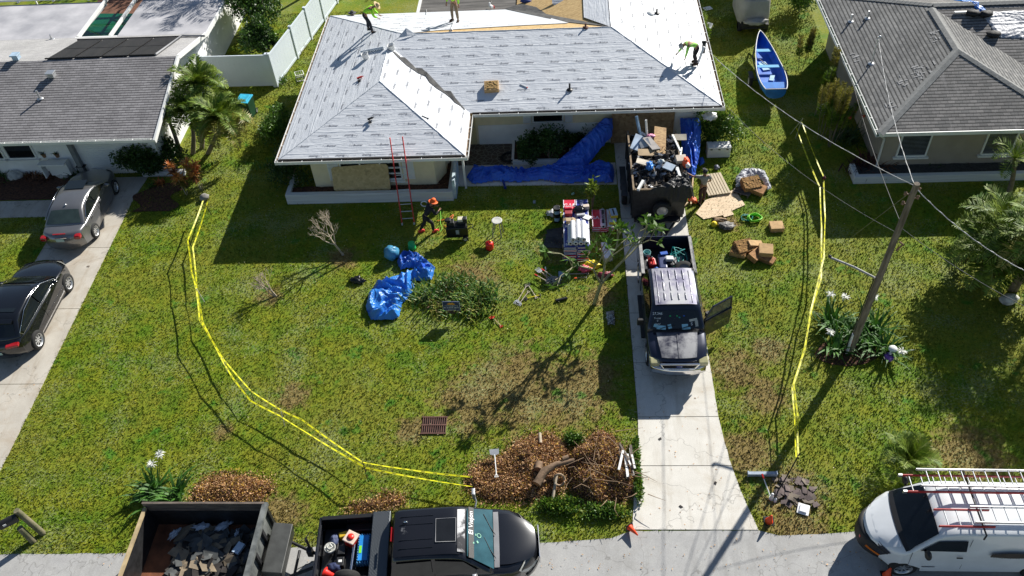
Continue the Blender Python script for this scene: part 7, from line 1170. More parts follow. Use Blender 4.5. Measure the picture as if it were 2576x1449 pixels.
tool((1262, 822), (1235, 795), 'd', 'wooden rod with a red D grip on the lawn right of the round bed', WOOD, RED)
t = tool((1249, 1200), (1243, 1130), 's', 'wide aluminium scoop shovel with a white handle by the leaf pile', WHITE, ALU, .25, None, .35, 'scoop_shovel'); tool((1940, 1255), (1917, 1192), 'b', 'white shaft of the magnetic sweeper at the right verge', WHITE, RED, .05, None, .3, 'sweeper_handle'); b = B(); b.bb(-.4, .4, -.05, .05, 0, .12); b.bb(-.44, -.4, -.06, .06, 0, .14); b.bb(.4, .44, -.06, .06, 0, .14); o = obj('magnetic_bar', b, mat('pale_blue_grey_bar', (.3, .36, .45), .4)); o.location = at(1917, 1195, .05); tag(o, 'pale blue grey magnetic sweeper bar at the right verge', 'sweeper')
def cone(px, py, label, rz, tilt, z=.0, s=1.): t = thing('traffic_cone', label, 'cone', at(px, py, z), rz, 'orange traffic cones'); M = TR(0, 0, 0, 0, tilt) @ Matrix.Scale(s, 4); b = B(); b.lathe([(.12, .02), (.1, .05), (.022, .46), (0, .46)], n=20, M=M); obj('cone_body', b, mat('cone_orange', (.85, .07, .01), .45), t); b = B(); b.box((0, 0, .012), (.3, .3, .024), 0, M); obj('cone_base', b, BLACK, t, bevel=.01)
cone(1583, 1325, 'orange traffic cone lying on its side at the driveway mouth', R(35), R(78), .14, .85); cone(1934, 1312, 'orange traffic cone standing by the right verge', 0, R(8)); cone(2230, 1449, 'orange traffic cone in the road beside the white van', 0, 0)
# shingle scraps, lid, statue
o = debris('shingle_scraps', None, TR(0, 0, 0), 1.1, .95, .05, 60, [mat('brown_grey_shingle', (.13, .1, .095), .9, .2, 3)]*2+[SH2], 15, (.18, .35), .06, .15); o.location = at(1998, 1237); tag(o, 'round heap of brown grey shingle scraps on the right verge', 'debris'); o['kind'] = 'stuff'
b = B(); b.box((0, 0, .05), (.34, .34, .03)); b.box((0, 0, .085), (.22, .22, .04)); o = obj('storage_lid', b, mat('bright_white', (.85, .85, .85), .5), bevel=.012); o.location = at(2020, 1283); o.rotation_euler = (.1, 0, R(-20)); tag(o, 'square white plastic lid on the verge in front of the shingle scraps', 'lid')
t = thing('garden_statue', 'small white figurine on the verge between the cone and the shingle scraps', 'statue', at(1940, 1255)); b = B(); b.lathe([(.07, 0), (.05, .12), (.03, .2), (0, .22)], n=10); b.ell((0, 0, .25), .045); b.lathe([(.05, 0), (.03, .15), (0, .17)], (.1, -.08, 0), 10); obj('figure', b, mat('bright_white', (.85, .85, .85)), t)
t = thing('purple_ornament', 'purple and white garden ornament beside the lilies', 'ornament', at(2233, 905)); b = B(); b.ell((0, 0, .14), (.17, .17, .16), n=14); obj('base', b, mat('purple_glaze', (.2, .08, .45), .3), t); b = B(); b.ell((.1, .12, .42), (.15, .15, .1), n=14); b.tube([(0, 0, .25), (.08, .1, .38)], .05, 8); obj('cap', b, WHITE, t)
t = thing('storm_drain', 'rusty square storm drain grate set in the lawn', 'drain', (-4.35, 16.16, 0)); b = B(); b.bb(-.4, .4, -.32, .32, .004, .012); obj('pit', b, mat('drain_pit', (.006, .005, .005), .9), t); b = B(); RST = mat('rusty_iron', (.13, .06, .045), .8, .3, 8, bump=.4); [b.bb(-.38+.069*i, -.358+.069*i, -.3, .3, .02, .045) for i in range(12)]; b.bb(-.42, .42, -.34, -.3, .012, .05); b.bb(-.42, .42, .3, .34, .012, .05); b.bb(-.42, .42, -.02, .02, .046, .055); obj('bars', b, RST, t)
# ---- yard sign ----
t = thing('yard_sign', 'navy yard sign with white phone number and orange roof drawing by the round bed', 'sign', at(1140, 800), R(-1)); z0 = .42; b = B(); b.bb(-.31, .31, -.008, .008, z0, z0+.46, 0); o = obj('board', b, mat('navy_sign', (.015, .03, .14), .4), t); TS = lambda x, z: Matrix(((1, 0, 0, x), (0, 0, -1, -.0105), (0, 1, 0, z), (0, 0, 0, 1)))
p = B(); p.text('813-934-2876', TS(0, z0+.14), .098, 0, .006); p.text('CCC1331960', TS(0, z0+.055), .05); p.text('Certified Roofing', TS(0, z0+.245), .07, 0, .004); p.text('SOLUTIONS', TS(0, z0+.2), .03); [p.bb(*q) for q in ((-.31, .31, -.0105, -.009, z0, z0+.012), (-.31, .31, -.0105, -.009, z0+.448, z0+.46), (-.31, -.298, -.0105, -.009, z0, z0+.46), (.298, .31, -.0105, -.009, z0, z0+.46))]; obj('lettering', p, mat('white_print', (.75, .75, .78)), o); p = B(); p.add([(-.16, -.011, z0+.32), (-.06, -.011, z0+.4), (0, -.011, z0+.37), (.05, -.011, z0+.4), (.16, -.011, z0+.32), (.1, -.011, z0+.3), (-.1, -.011, z0+.3)], [(0, 1, 2, 3, 4, 5, 6)]); obj('roof_drawing', p, mat('orange_print', (.75, .32, .03), .5), o)
for x in (-.2, .2): b = B(); b.tube([(x, 0, 0), (x, 0, z0)], .006, 5); obj('wire_stake', b, ALU, t)
# ---- bin, mailbox, condenser ----
t = thing('wheeled_bin', 'dark green wheeled bin with a bright blue lid beside the palms', 'bin', at(628, 292), R(-8)); b = B(); b.box((0, 0, .5), (.54, .62, .9), tp=1.12); obj('body', b, mat('dark_green_plastic', (.008, .05, .025), .45), t, bevel=.03); b = B(); b.box((0, -.02, .98), (.64, .74, .06)); b.box((0, -.02, 1.02), (.46, .5, .04)); obj('lid', b, mat('cyan_blue_lid', (.04, .42, .62), .4), t, bevel=.02); b = B(); b.tube([(-.25, .4, .95), (.25, .4, .95)], .02, 6); obj('handle', b, BLACK, t); wheelp(t, 0, 0, 0, .13, .06, TR(-.26, .32, .13, 0, 0, -PI/2)); wheelp(t, 0, 0, 0, .13, .06, TR(.26, .32, .13, 0, 0, PI/2)); p = B(); p.text('Cape', Matrix(((1, 0, 0, 0), (0, 0, -1, -.335), (0, 1, 0, .66), (0, 0, 0, 1))), .16); obj('lettering', p, ALU, t)
PST = mat('mossy_post', (.14, .15, .07), .9, .25, 4, bump=.6, bs=25, c2=(.22, .19, .12)); t = thing('mailbox', 'black rounded mailbox on two mossy round posts at the lower left edge', 'mailbox', at(85, 1350))
b = B(); b.tube([(.25, .1, 0), (.02, .14, 1.3)], [.095, .09], 12); obj('post', b, PST, t); b = B(); b.tube([(.06, -.16, 0), (-.05, -.1, .72)], [.1, .09], 12); obj('post', b, PST, t)
b = B(); M = TR(-.22, -.1, 1.12, R(35), 0, 0); b.grid(lambda u, v: (( -.26+.52*v), -.11*math.cos(PI*u), .11*math.sin(PI*u)+.0), 12, 1, M=M); b.add([(-.26, -.11*math.cos(PI*i/12), .11*math.sin(PI*i/12)) for i in range(13)], [tuple(range(13))], M=M); b.add([(.26, -.11*math.cos(PI*i/12), .11*math.sin(PI*i/12)) for i in range(13)], [tuple(range(13))[::-1]], M=M); b.box((0, 0, -.06), (.52, .22, .12), 0, M); obj('box', b, BLACK, t); b = B(); b.box((-.1, -.118, .02), (.08, .01, .07), 0, M); obj('flag_mark', b, WHITE, t)
t = thing('condenser_unit', 'white air conditioning condenser half hidden by feathery shrubs', 'condenser', at(2085, 285)); b = B(); b.box((0, .2, .42), (.75, .75, .8)); obj('housing', b, mat('pale_metal', (.5, .5, .52), .5), t, bevel=.03); b = B(); b.lathe([(.3, .825), (.3, .84), (0, .83)], (-.05, .2, 0), 20); [b.box((-.05, .2, .85), (.56, .012, .01), rz=k*PI/6) for k in range(6)]; obj('fan_grille', b, BLACK, t)
t = thing('folding_chair', 'dark folding chair by the left house beside the wall ledge', 'chair', at(215, 440)); b = B(); b.box((0, .1, .5), (.42, .4, .03)); obj('seat', b, BLACK, t); b = B(); b.box((0, .3, .82), (.42, .03, .4)); obj('backrest', b, BLACK, t)
for x, y in ((-.2, -.1), (.2, -.1), (-.2, .3), (.2, .3)): b = B(); b.tube([(x, y, 0), (x, y*.8+.04, .5)], .014, 5); obj('leg', b, BLACK, t)
t = thing('wire_basket', 'white square basket against the base of the white fence', 'basket', at(775, 215)); b = B()
M = TR(-.5, .6, 0, .4)
for z in (.02, .34): b.tube([M @ Vector(q) for q in ((-.2, -.2, z), (.2, -.2, z), (.2, .2, z), (-.2, .2, z), (-.2, -.2, z))], .02, 4)
for x in (-.2, -.1, 0, .1, .2):
    for y in (-.2, .2): b.tube([M @ Vector((x, y, 0)), M @ Vector((x, y, .34))], .01, 4); b.tube([M @ Vector((y, x, 0)), M @ Vector((y, x, .34))], .01, 4)
obj('frame', b, WHITE, t)
for i, (px, py, lb) in enumerate(((2072-310, 62, ''),)): pass
flatp(1780, 18+3, .02, .45, .35, .4, WHITE, 'white_scrap', 'white paper scrap on the lawn near the top, beside the covered cart', 'paper'); flatp(1780, 62, .2, .5, .35, -.3, WHITE, 'bent_sheet', 'bent white panel beside the right roof gutter of the cream house', 'panel', (.3, .2))
t = thing('clay_pot', 'terracotta pot in the side bed at the right corner of the cream house wing', 'pot', at(1108, 437, .4)); b = B(); b.lathe([(.09, 0), (.14, .22), (.15, .22), (.15, .26), (.12, .25), (0, .2)], n=16); obj('pot', b, mat('clay_pot', (.28, .16, .09)), t)
b = B(); b.tube([(0, 0, .06), (.12, -.5, .06)], .05, 10); b.tube([(.12, -.5, .06), (.13, -.56, .06)], .065, 10); o = obj('blue_roll', b, mat('navy_tube', (.02, .04, .2), .4)); o.location = at(1265, 455, .05); tag(o, 'navy rolled tube lying on the edge of the walkway', 'tube'); t = thing('paper_cup', 'green and white paper cup on the shaded grass above the shingle stack', 'cup', at(1438, 492)); b = B(); b.lathe([(0, 0), (.04, 0), (.05, .13), (.045, .13)], n=12, M=TR(0, 0, .05, .6, 0, 1.4)); obj('cup', b, mat('pale_green_cup', (.3, .6, .45), .5), t); flatp(1344, 508, .02, .1, .18, 0, mat('grey_card', (.35, .38, .42), .5), 'flat_card', 'small grey card on the shaded grass in front of the walkway', 'card')
# ================= PEOPLE =================
def skinmesh(name, V, E, Rd, m, parent, sub=1, root=0):
    me = bpy.data.meshes.new(name); me.from_pydata([tuple(v) for v in V], E, []); o = bpy.data.objects.new(name, me); COL.objects.link(o)
    md = o.modifiers.new('skin', 'SKIN'); md.use_smooth_shade = True; md.branch_smoothing = .6
    sv = me.skin_vertices[0].data if me.skin_vertices else None
    if sv is None: bpy.context.view_layer.objects.active = o
    for i, r in enumerate(Rd):
        r = r if hasattr(r, '__len__') else (r, r); sv[i].radius = r; sv[i].use_root = (i == root)
    s_ = o.modifiers.new('sub', 'SUBSURF'); s_.levels = sub; s_.render_levels = sub
    bpy.context.view_layer.update(); dg = bpy.context.evaluated_depsgraph_get(); nm = bpy.data.meshes.new_from_object(o.evaluated_get(dg)); nm.materials.clear(); nm.materials.append(m)
    for p in nm.polygons: p.use_smooth = True; p.material_index = 0
    bpy.data.objects.remove(o); nm.name = name; q = bpy.data.objects.new(name, nm); COL.objects.link(q); q.parent = parent; return q
BASEJ = dict(pel=(0, 0, .93), wai=(0, 0, 1.08), che=(0, 0, 1.3), nec=(0, .01, 1.47), hea=(0, .03, 1.6), top=(0, .02, 1.7), shL=(-.18, 0, 1.4), shR=(.18, 0, 1.4), elL=(-.25, 0, 1.12), elR=(.25, 0, 1.12), haL=(-.27, .05, .87), haR=(.27, .05, .87),
    hiL=(-.09, 0, .9), hiR=(.09, 0, .9), knL=(-.1, .02, .5), knR=(.1, .02, .5), anL=(-.11, -.02, .09), anR=(.11, -.02, .09), toL=(-.12, .14, .04), toR=(.12, .14, .04))
def person(label, loc, rz, J, shirt, pants, shoes, hat=None, longs=True, hatm=None, belt=False, crl=.6):
    t = thing('person', label, 'person', loc, rz, None); j = {k: Vector(v) for k, v in {**BASEJ, **J}.items()}
    V, E, Rd = [], [], []
    def a(p, r, par=None): V.append(Vector(p)); Rd.append(r); (E.append((par, len(V)-1)) if par is not None else None); return len(V)-1
    pe = a(j['pel'], .115); wa = a(j['wai'], .11, pe); ch = a(j['che'], .125, wa); ne = a(j['nec'], .052, ch); hd = (j['hea']-j['nec']).normalized(); h0 = a(j['nec'].lerp(j['hea'], .55), .066, ne); h1 = a(j['hea'], .085, h0); h2 = a(j['top'], .066, h1)
    for s in 'LR':
        sh = a(j['sh'+s], .056, ch); el = a(j['el'+s], .04, sh); fw = a(j['el'+s].lerp(j['ha'+s], .35), .04, el); wr = a(j['ha'+s], .025, fw)
        d = (j['ha'+s]-j['el'+s]).normalized(); side = d.cross(Vector((0, 0, 1))); side = side.normalized() if side.length > .1 else Vector((0, 1, 0)); dn = d.cross(side).normalized(); pa = a(j['ha'+s]+d*.05, (.032, .024), wr)
        for k in range(4):
            b0 = j['ha'+s]+d*.09+side*(k-1.5)*.021; L_ = (.07, .08, .075, .058)[k]; i1 = a(b0, .0095, pa); i2 = a(b0+d*L_*.5-dn*.01, .009, i1); a(b0+d*L_*.85-dn*(.03*crl), .0075, i2)
        i1 = a(j['ha'+s]+d*.045+side*.042, .011, pa); a(j['ha'+s]+d*.085+side*.055-dn*.015, .009, i1)
        hi = a(j['hi'+s], .09, pe); kn = a(j['kn'+s], .06, hi); cf = a(j['kn'+s].lerp(j['an'+s], .35), .058, kn); an = a(j['an'+s], .038, cf); a(j['to'+s], .035, an)
    skinmesh('body', V, E, Rd, SKIN, t)
    # clothes
    V, E, Rd = [], [], []; pe = a(j['pel'].lerp(j['wai'], .2), .135); wa = a(j['wai'], .135, pe); ch = a(j['che'], .152, wa); a(j['nec'].lerp(j['che'], .35), .085, ch)
    for s in 'LR':
        sh = a(j['sh'+s], .076, ch); md = a(j['sh'+s].lerp(j['el'+s], .55), .068, sh)
        if longs: el = a(j['el'+s], .056, md); a(j['el'+s].lerp(j['ha'+s], .85), .042, el)
        else: a(j['sh'+s].lerp(j['el'+s], .75), .066, md)
    skinmesh('shirt', V, E, Rd, shirt, t)
    V, E, Rd = [], [], []; pe = a(j['pel'], .132); a(j['pel'].lerp(j['wai'], .5), .13, pe)
    for s in 'LR': hi = a(j['hi'+s], .105, pe); kn = a(j['kn'+s], .078, hi); cf = a(j['kn'+s].lerp(j['an'+s], .5), .07, kn); a(j['kn'+s].lerp(j['an'+s], .94), .06, cf)
    skinmesh('trousers', V, E, Rd, pants, t)
    for s in 'LR':
        b = B(); p, q = j['an'+s], j['to'+s]; dd = Vector((q.x-p.x, q.y-p.y, 0)); ang = math.atan2(dd.y, dd.x) if dd.length > .02 else PI/2; c_ = (p+q)/2; M = TR(c_.x, c_.y, min(p.z, q.z)-.0, ang); b.ell((0, 0, .025), (.15, .055, .06), n=12, k=8, M=M); b.box((0, 0, -.02), (.27, .1, .03), 0, M); obj('shoe', b, shoes, t, bevel=.01)
    hz = (j['top']-j['hea']).normalized(); M = frame(j['hea'], Vector((1, 0, 0)), hz.cross(Vector((1, 0, 0)))) ; fy = hz.cross(Vector((1, 0, 0))).normalized(); M = Matrix(((1, fy.x, hz.x, j['hea'].x), (0, fy.y, hz.y, j['hea'].y), (0, fy.z, hz.z, j['hea'].z), (0, 0, 0, 1)))
    b = B()
    for x in (-.032, .032): b.ell((x, .082, .01), (.013, .008, .009), M=M)
    b.box((0, .085, -.055), (.045, .01, .008), 0, M); obj('eyes', b, DKHAIR, t); b = B(); b.ell((0, .095, -.02), (.014, .022, .022), M=M); [b.ell((x, 0, -.01), (.012, .022, .032), M=M) for x in (-.088, .088)]; obj('ears', b, SKIN, t)
    b = B(); b.ell((0, -.02, .03), (.092, .095, .09), M=M, n=14); obj('hair', b, DKHAIR, t)
    if hat:
        b = B(); M2 = M @ Matrix.Translation((0, 0, .06))
        if hat == 'wide': b.lathe([(.0, .1), (.07, .1), (.095, .05), (.1, .0), (.15, -.005), (.2, .0), (.2, -.01), (.1, -.02)], n=22, M=M2)
        elif hat == 'cap': b.lathe([(0, .075), (.06, .065), (.098, .02), (.102, -.03)], n=18, M=M2); b.prism([(-.07, .07), (.07, .07), (.05, .18), (-.05, .18)], -.02, -.01, 0, M2)
        elif hat == 'floppy': b.lathe([(0, .085), (.07, .08), (.1, .03), (.11, -.02), (.17, -.045), (.19, -.05)], n=22, M=M2)
        obj('hat', b, hatm, t)
    return t
LIMEF = mat('lime_fabric', (.38, .85, .03), .7, .06, 6); DKF = mat('dark_denim', (.012, .015, .025), .8, .2, 8); KHK = mat('khaki_fabric', (.2, .15, .09), .8, .15, 8); BLKF = mat('black_fabric', (.018, .014, .016), .85, .2, 8); GRYF = mat('grey_tshirt', (.3, .3, .29), .85, .1, 8); BRNF = mat('dark_brown_fabric', (.04, .02, .018), .85, .2, 8); STRAW = mat('straw', (.5, .38, .2), .8, .15, 30); LGF = mat('faded_lime_fabric', (.35, .75, .12), .7, .08, 6)
nl_ = planemat(DK['left'], 0); L0c = Vector(DK['left'][0])+Vector((0, 0, .03)); b0 = hit(935, 79, L0c, nl_)
person('roofer in a lime shirt and straw hat bending forward on the left roof slope', (b0.x, b0.y, b0.z), -PI/2, dict(pel=(0, -.22, .88), wai=(0, -.08, 1.02), che=(0, .12, 1.12), nec=(0, .3, 1.2), hea=(0, .42, 1.24), top=(0, .5, 1.3), shL=(-.18, .2, 1.17), shR=(.18, .2, 1.14), elL=(-.22, .26, .9), elR=(.22, .28, .86), haL=(-.1, .45, .78), haR=(.12, .42, .72), hiL=(-.09, -.2, .85), hiR=(.09, -.2, .85), knL=(-.1, -.12, .45), knR=(.12, .02, .48), anL=(-.1, -.16, .1), anR=(.14, .06, .04), toL=(-.1, 0, .05), toR=(.15, .22, 0)), LIMEF, DKF, BLACK, 'wide', hatm=STRAW)
nb_ = planemat(DK['back'], 0); p2 = hit(1146, 53, Vector(DK['back'][0])+Vector((0, 0, .05)), nb_)
person('roofer in lime vest and khaki trousers standing at the top edge, head cut off', p2, R(160), dict(anL=(-.13, -.02, .09), anR=(.14, 0, .09), knL=(-.12, .02, .5), knR=(.13, .02, .5), toL=(-.17, .13, .04), toR=(.19, .13, .04), elR=(.3, -.02, 1.15), haR=(.3, .1, .92)), LIMEF, KHK, mat('brown_boot', (.06, .035, .02), .8), 'wide', hatm=STRAW)
p3 = hit(1736, 160, Vector(DK['right'][0])+Vector((0, 0, .03)), planemat(DK['right'], 0)); 
person('roofer in pale lime shirt and grey wide hat bending low on the bright right slope', (p3.x+.15, p3.y, p3.z), R(100), dict(pel=(0, -.1, .8), wai=(0, .05, .93), che=(0, .28, .98), nec=(0, .46, .97), hea=(.02, .58, .92), top=(.04, .67, .9), shL=(-.18, .38, .97), shR=(.18, .38, .97), elL=(-.2, .42, .7), elR=(.22, .5, .72), haL=(-.15, .45, .42), haR=(.2, .68, .5), hiL=(-.09, -.08, .78), hiR=(.09, -.08, .78), knL=(-.12, .06, .42), knR=(.1, -.02, .42), anL=(-.12, -.1, .06), anR=(.1, -.15, .08), toL=(-.12, .06, .02), toR=(.1, .02, .03)), LGF, BLKF, mat('brown_boot', (.06, .035, .02)), 'floppy', hatm=mat('grey_hat', (.3, .31, .33), .8))
b = B(); M = TR(p3.x+.33, p3.y-.02, p3.z+.0, .2, .25, .1); b.lathe([(.05, 0), (.05, .95), (.02, .95)], n=12, M=M); o = obj('upright_roll', b, RW); tag(o, 'upright white roll held by the bending roofer on the right slope', 'roll')
b = B(); b.box((p3.x+.5, p3.y-.02, p3.z+.75), (.14, .12, .5)); b.box((p3.x+.5, p3.y+.02, p3.z+1.0), (.2, .1, .1)); o = obj('nail_gun_bundle', b, STEEL, bevel=.02); tag(o, 'black air tool hanging beside the bending roofer on the right slope', 'tool')
gp_ = at(1082, 583)
person('worker in black clothes and an orange sun hat striding with arms out on the lawn', (gp_.x, gp_.y, 0), -PI/2+R(25), dict(pel=(0, -.12, .86), wai=(0, 0, 1.0), che=(0, .14, 1.2), nec=(0, .24, 1.35), hea=(0, .32, 1.46), top=(0, .35, 1.56), shL=(-.18, .16, 1.3), shR=(.18, .18, 1.28), elL=(-.3, .2, 1.08), elR=(.3, .26, 1.04), haL=(-.14, .42, 1.1), haR=(.12, .46, 1.04), hiL=(-.09, -.12, .84), hiR=(.09, -.12, .84), knL=(-.12, -.12, .46), knR=(.1, .12, .5), anL=(-.14, -.38, .12), anR=(.1, .12, .09), toL=(-.14, -.25, .05), toR=(.1, .28, .04)), BLKF, BLKF, mat('red_shoe', (.75, .04, .03), .6), 'floppy', hatm=mat('orange_hat', (.9, .13, .01), .7))
t = thing('hose_coil', 'small white coil carried on the shoulder of the worker in the orange hat', 'coil', (gp_.x-.12, gp_.y+.32, 1.18)); b = B(); [b.tube([(.13*math.cos(a*PI/8), .02*k, .13*math.sin(a*PI/8)) for a in range(17)], .012, 5) for k in range(3)]; obj('coil', b, WHITE, t)
g5 = at(1764, 512)
person('man in grey t-shirt and cap seen from behind, reaching into the debris trailer', (g5.x, g5.y, 0), R(12), dict(pel=(0, 0, .92), shL=(-.19, .02, 1.4), elL=(-.42, .14, 1.36), haL=(-.66, .26, 1.5), elR=(.27, .0, 1.14), haR=(.25, .18, .95), anL=(-.1, -.12, .09), toL=(-.12, .03, .04), knL=(-.1, -.03, .5), anR=(.14, .12, .09), knR=(.12, .12, .52), toR=(.16, .27, .04)), GRYF, BRNF, BLACK, 'cap', longs=False, hatm=mat('dark_grey_cap', (.05, .05, .055), .8))
lump(1725, 415, 1.9, (.15, .24, .16), mat('orange_white_wrap', (.85, .1, .02), .5, .1, 6, c2=(.85, .1, .02)), 'orange_bag', 'orange and white bag held over the trailer edge by the man in grey', 'bag', 81, a=.4); lump(1730, 420, 1.98, (.09, .12, .09), mat('white_label', (.7, .65, .65), .5), 'white_wrapper', 'white wrapper on the orange bag over the trailer edge', 'wrapper', 82, a=.4)
p6 = at(884, 30, 2.75)
person('worker behind the rear left eave, only dark hat and lime shoulders showing', (p6.x-.0, p6.y+.12, 1.0), R(180), {}, LIMEF, DKF, BLACK, 'wide', hatm=mat('dark_grey_hat', (.07, .07, .075), .8))
t = thing('step_ladder', 'ladder behind the rear left eave that carries the worker in the dark hat', 'ladder', (p6.x, p6.y+.12, 0)); 
for x in (-.2, .2): b = B(); b.tube([(x, .3, 0), (x, -.1, 1.9)], .03, 6); obj('rail', b, ALU, t)
for k in range(5): b = B(); z = .2+.2*k; b.box((0, .3-.21*z, z), (.4, .08, .03)); obj('rung', b, ALU, t)
# ================= ON THE ROOF =================
def onroof(px, py, pl_='front', dz=.02): q = DK[pl_]; return hit(px, py, Vector(q[0])+Vector((0, 0, dz)), planemat(q, 0))
def pail(px, py, pl_, label, tilt): p = onroof(px, py, pl_); t = thing('white_pail', label, 'bucket', p, 0, 'white pails on the roof'); M = TR(0, 0, 0, 0, *tilt); b = B(); b.lathe([(0, 0), (.13, 0), (.155, .26), (.165, .27), (.15, .27), (.125, .05), (0, .04)], n=20, M=M); obj('pail', b, WHITE, t); b = B(); b.lathe([(0, .12), (.13, .12)], n=16, M=M); obj('contents', b, mat('grey_contents', (.3, .29, .27), .9, .3, 20), t)
pail(986, 126, 'front', 'square white pail standing at the top of the open valley on the roof', (.1, -.1)); pail(922, 147, 'left', 'white pail with a grey label on the left roof slope', (.1, -.2))
p = onroof(937, 131, 'left', .08); q = onroof(965, 120, 'left', .08); q2 = onroof(909, 131, 'left', .08)
def proll(a_, c_, r, nm, label, m=RW): a_, c_ = Vector(a_), Vector(c_); o_ = a_; b = B(); d = c_-a_; b.tube([Vector((0, 0, 0)), d], r, 14); b.tube([d*-.002, d*-.004], r*.4, 10, 1); b.tube([d*1.002, d*1.004], r*.4, 10, 1); o = obj(nm, b, [m, CORE]); o.location = o_; return tag(o, label, 'roll')
proll(onroof(909, 131, 'left', .07), onroof(966, 120, 'left', .07), .07, 'underlayment_roll', 'white roll lying across the left roof slope above the white pail', mat('pale_roll', (.6, .64, .68)))
proll(onroof(1135, 76, 'back', .06), onroof(1143, 56, 'back', .06), .055, 'underlayment_roll', 'white roll at the feet of the roofer in khaki trousers')
p = onroof(1022, 92, 'front', .03); b = B(); b.add([(-.35, -.1, 0), (0, .25, .28), (.45, .1, .02), (.05, -.05, .04)], [(0, 3, 1), (3, 2, 1)]); o = obj('folded_sheet', b, MX, solid=.01); o.location = p; tag(o, 'folded flap of white sheet standing up on the ridge right of the bending roofer', 'sheet')
p = onroof(1430, 5, 'back', .05)
def blockr(px, py, label): p = onroof(px, py, 'front', .0); b = B(); b.box((0, 0, .1), (.62, .52, .2)); o = obj('insulation_block', b, TANB, bevel=.02); g_ = B(); g_.grid(lambda u, v: (.5*(u-.5), .4*(v-.5), .205+.05*max(0, noise.noise((u*6, v*6, 2)))), 18, 18, sm=False); obj('crumbled_face', g_, mat('torn_yellow_block', (.5, .33, .12), .95, .3, 14, c2=(.3, .18, .07)), o); o.location = p; o.rotation_euler = (.29, 0, .06); tag(o, label, 'block')
blockr(1237, 222, 'square yellow brown block with a torn face on the main roof slope')
for i, (px, py, pl_, mm, lb) in enumerate(((905, 197, 'left', RED, 'red and black cordless drill on the left roof slope'), (932, 300, 'wing', STEEL, 'dark cordless drill on the front roof slope of the wing'))):
    p = onroof(px, py, pl_, .05); t = thing('cordless_drill', lb, 'drill', p, .5, 'cordless drills on the roof'); b = B(); b.tube([(-.12, 0, .03), (.1, 0, .05)], .045, 8); b.tube([(.1, 0, .05), (.17, 0, .055)], .02, 6); obj('body', b, mm, t); b = B(); b.tube([(-.03, 0, .02), (-.08, -.16, .0)], .03, 8); b.box((-.09, -.18, 0), (.12, .08, .08)); obj('grip', b, BLACK, t)
def lyingtool(a_, c_, label, nm, m1, m2, hd=.1):
    a_, c_ = Vector(a_), Vector(c_); t = thing(nm, label, 'tool', a_); d = c_-a_; b = B(); b.tube([Vector((0, 0, 0)), d], .018, 6); obj('shaft', b, m1, t); s_ = d.normalized().cross(Vector((0, 0, 1))); b = B(); b.tube([d-s_*hd, d+s_*hd], .028, 6); obj('head', b, m2, t)
lyingtool(onroof(1072, 36, 'back', .05), onroof(1073, 16, 'back', .05), 'hammer lying on the rear slope left of the standing roofer', 'hammer', ALU, STEEL); lyingtool(onroof(1308, 212, 'front', .03), onroof(1326, 220, 'front', .03), 'red ended marker on the main roof slope', 'marker', ALU, RED, .02); lyingtool(onroof(1061, 291, 'wingr', .03), onroof(1077, 298, 'wingr', .03), 'black pry bar on the bright wing slope', 'pry_bar', BLACK, BLACK, .03)
p = onroof(1236, 22, 'back', .03); t = thing('nail_gun', 'red and white nail gun near the rear flat roof', 'nail gun', p, .6); b = B(); b.box((0, 0, .12), (.12, .3, .14)); b.box((0, .12, .2), (.07, .1, .16)); obj('body', b, WHITE, t, bevel=.02); b = B(); b.box((.08, -.05, .1), (.06, .2, .1)); obj('magazine', b, RED, t); b = B(); b.tube([(0, .1, .15), (.2, .3, .2)], .03, 6); obj('handle', b, BLACK, t)
for px, py, pl_, h_, m_ in ((1433, 226, 'front', .3, BLACK), (1473, 69, 'back', .2, RST), (1652, 34, 'right', .22, BLACK)):
    p = onroof(px, py, pl_); b = B(); b.tube([p, p+Vector((0, 0, h_))], .04, 10); b.lathe([(.14, .0), (.12, .025), (.05, .05)], p, 12); obj('vent_pipe', b, m_, hs)
b = B(); p = onroof(1635, 33, 'right', .03); b.lathe([(.2, 0), (.17, .03), (.06, .08), (0, .09)], p, 16); obj('roof_vent', b, WHITE, hs)
c_ = at(1408, 6, 3.0); b = B(); b.add([(-.4, .4, .5), (.5, .6, .6), (.35, -.25, .1), (0, -.5, -.1), (-.35, -.3, .1)], [(0, 4, 3, 2, 1)]); o = obj('loose_sheet', b, MX, solid=.01); o.location = c_; tag(o, 'loose flap of white sheet hanging at the top of the rear roof', 'sheet')
proll(at(1310, 0, 2.7), at(1342, 8, 2.6), .1, 'blue_roll', 'navy blue roll lying on the flat rear roof at the top edge', mat('navy_tube', (.02, .04, .2)))
# right house roof: silver and blue tarps with sandbags
FR = DR_['front']; nF = planemat(FR, 0); F1 = Vector(FR[0])+Vector((0, 0, .02)); hf = lambda x, y: hit(x, y, F1, nF)
zF = lambda x, y: 2.5+.345*(y-31.6)
o = cloth([hf(*q) for q in ((2470, 38), (2490, 28), (2576, 25), (2640, 25), (2640, 100), (2576, 97), (2515, 95), (2505, 88), (2488, 60))], zF, SILV, 'silver_roof_tarp', 'silver tarp held down by sandbags on the tan house roof', 'tarp', 91, amp=.05, freq=1.1, edge=.12, thick=.03, dirn=(.6, 2.2))
o = cloth([at(2400, -20, 3.9), at(2425, -6, 3.9), at(2480, 30, 3.85), at(2500, 26, 3.85), at(2470, 6, 3.9), at(2450, -10, 3.9)], lambda x, y: zF(x, y) if y < 35.45 else 7.45*0+2.5+.345*(39.3-y), BT, 'blue_roof_tarp', 'bright blue tarp strip crossing the ridge of the tan house roof', 'tarp', 92, amp=.04, edge=.1, thick=.04)
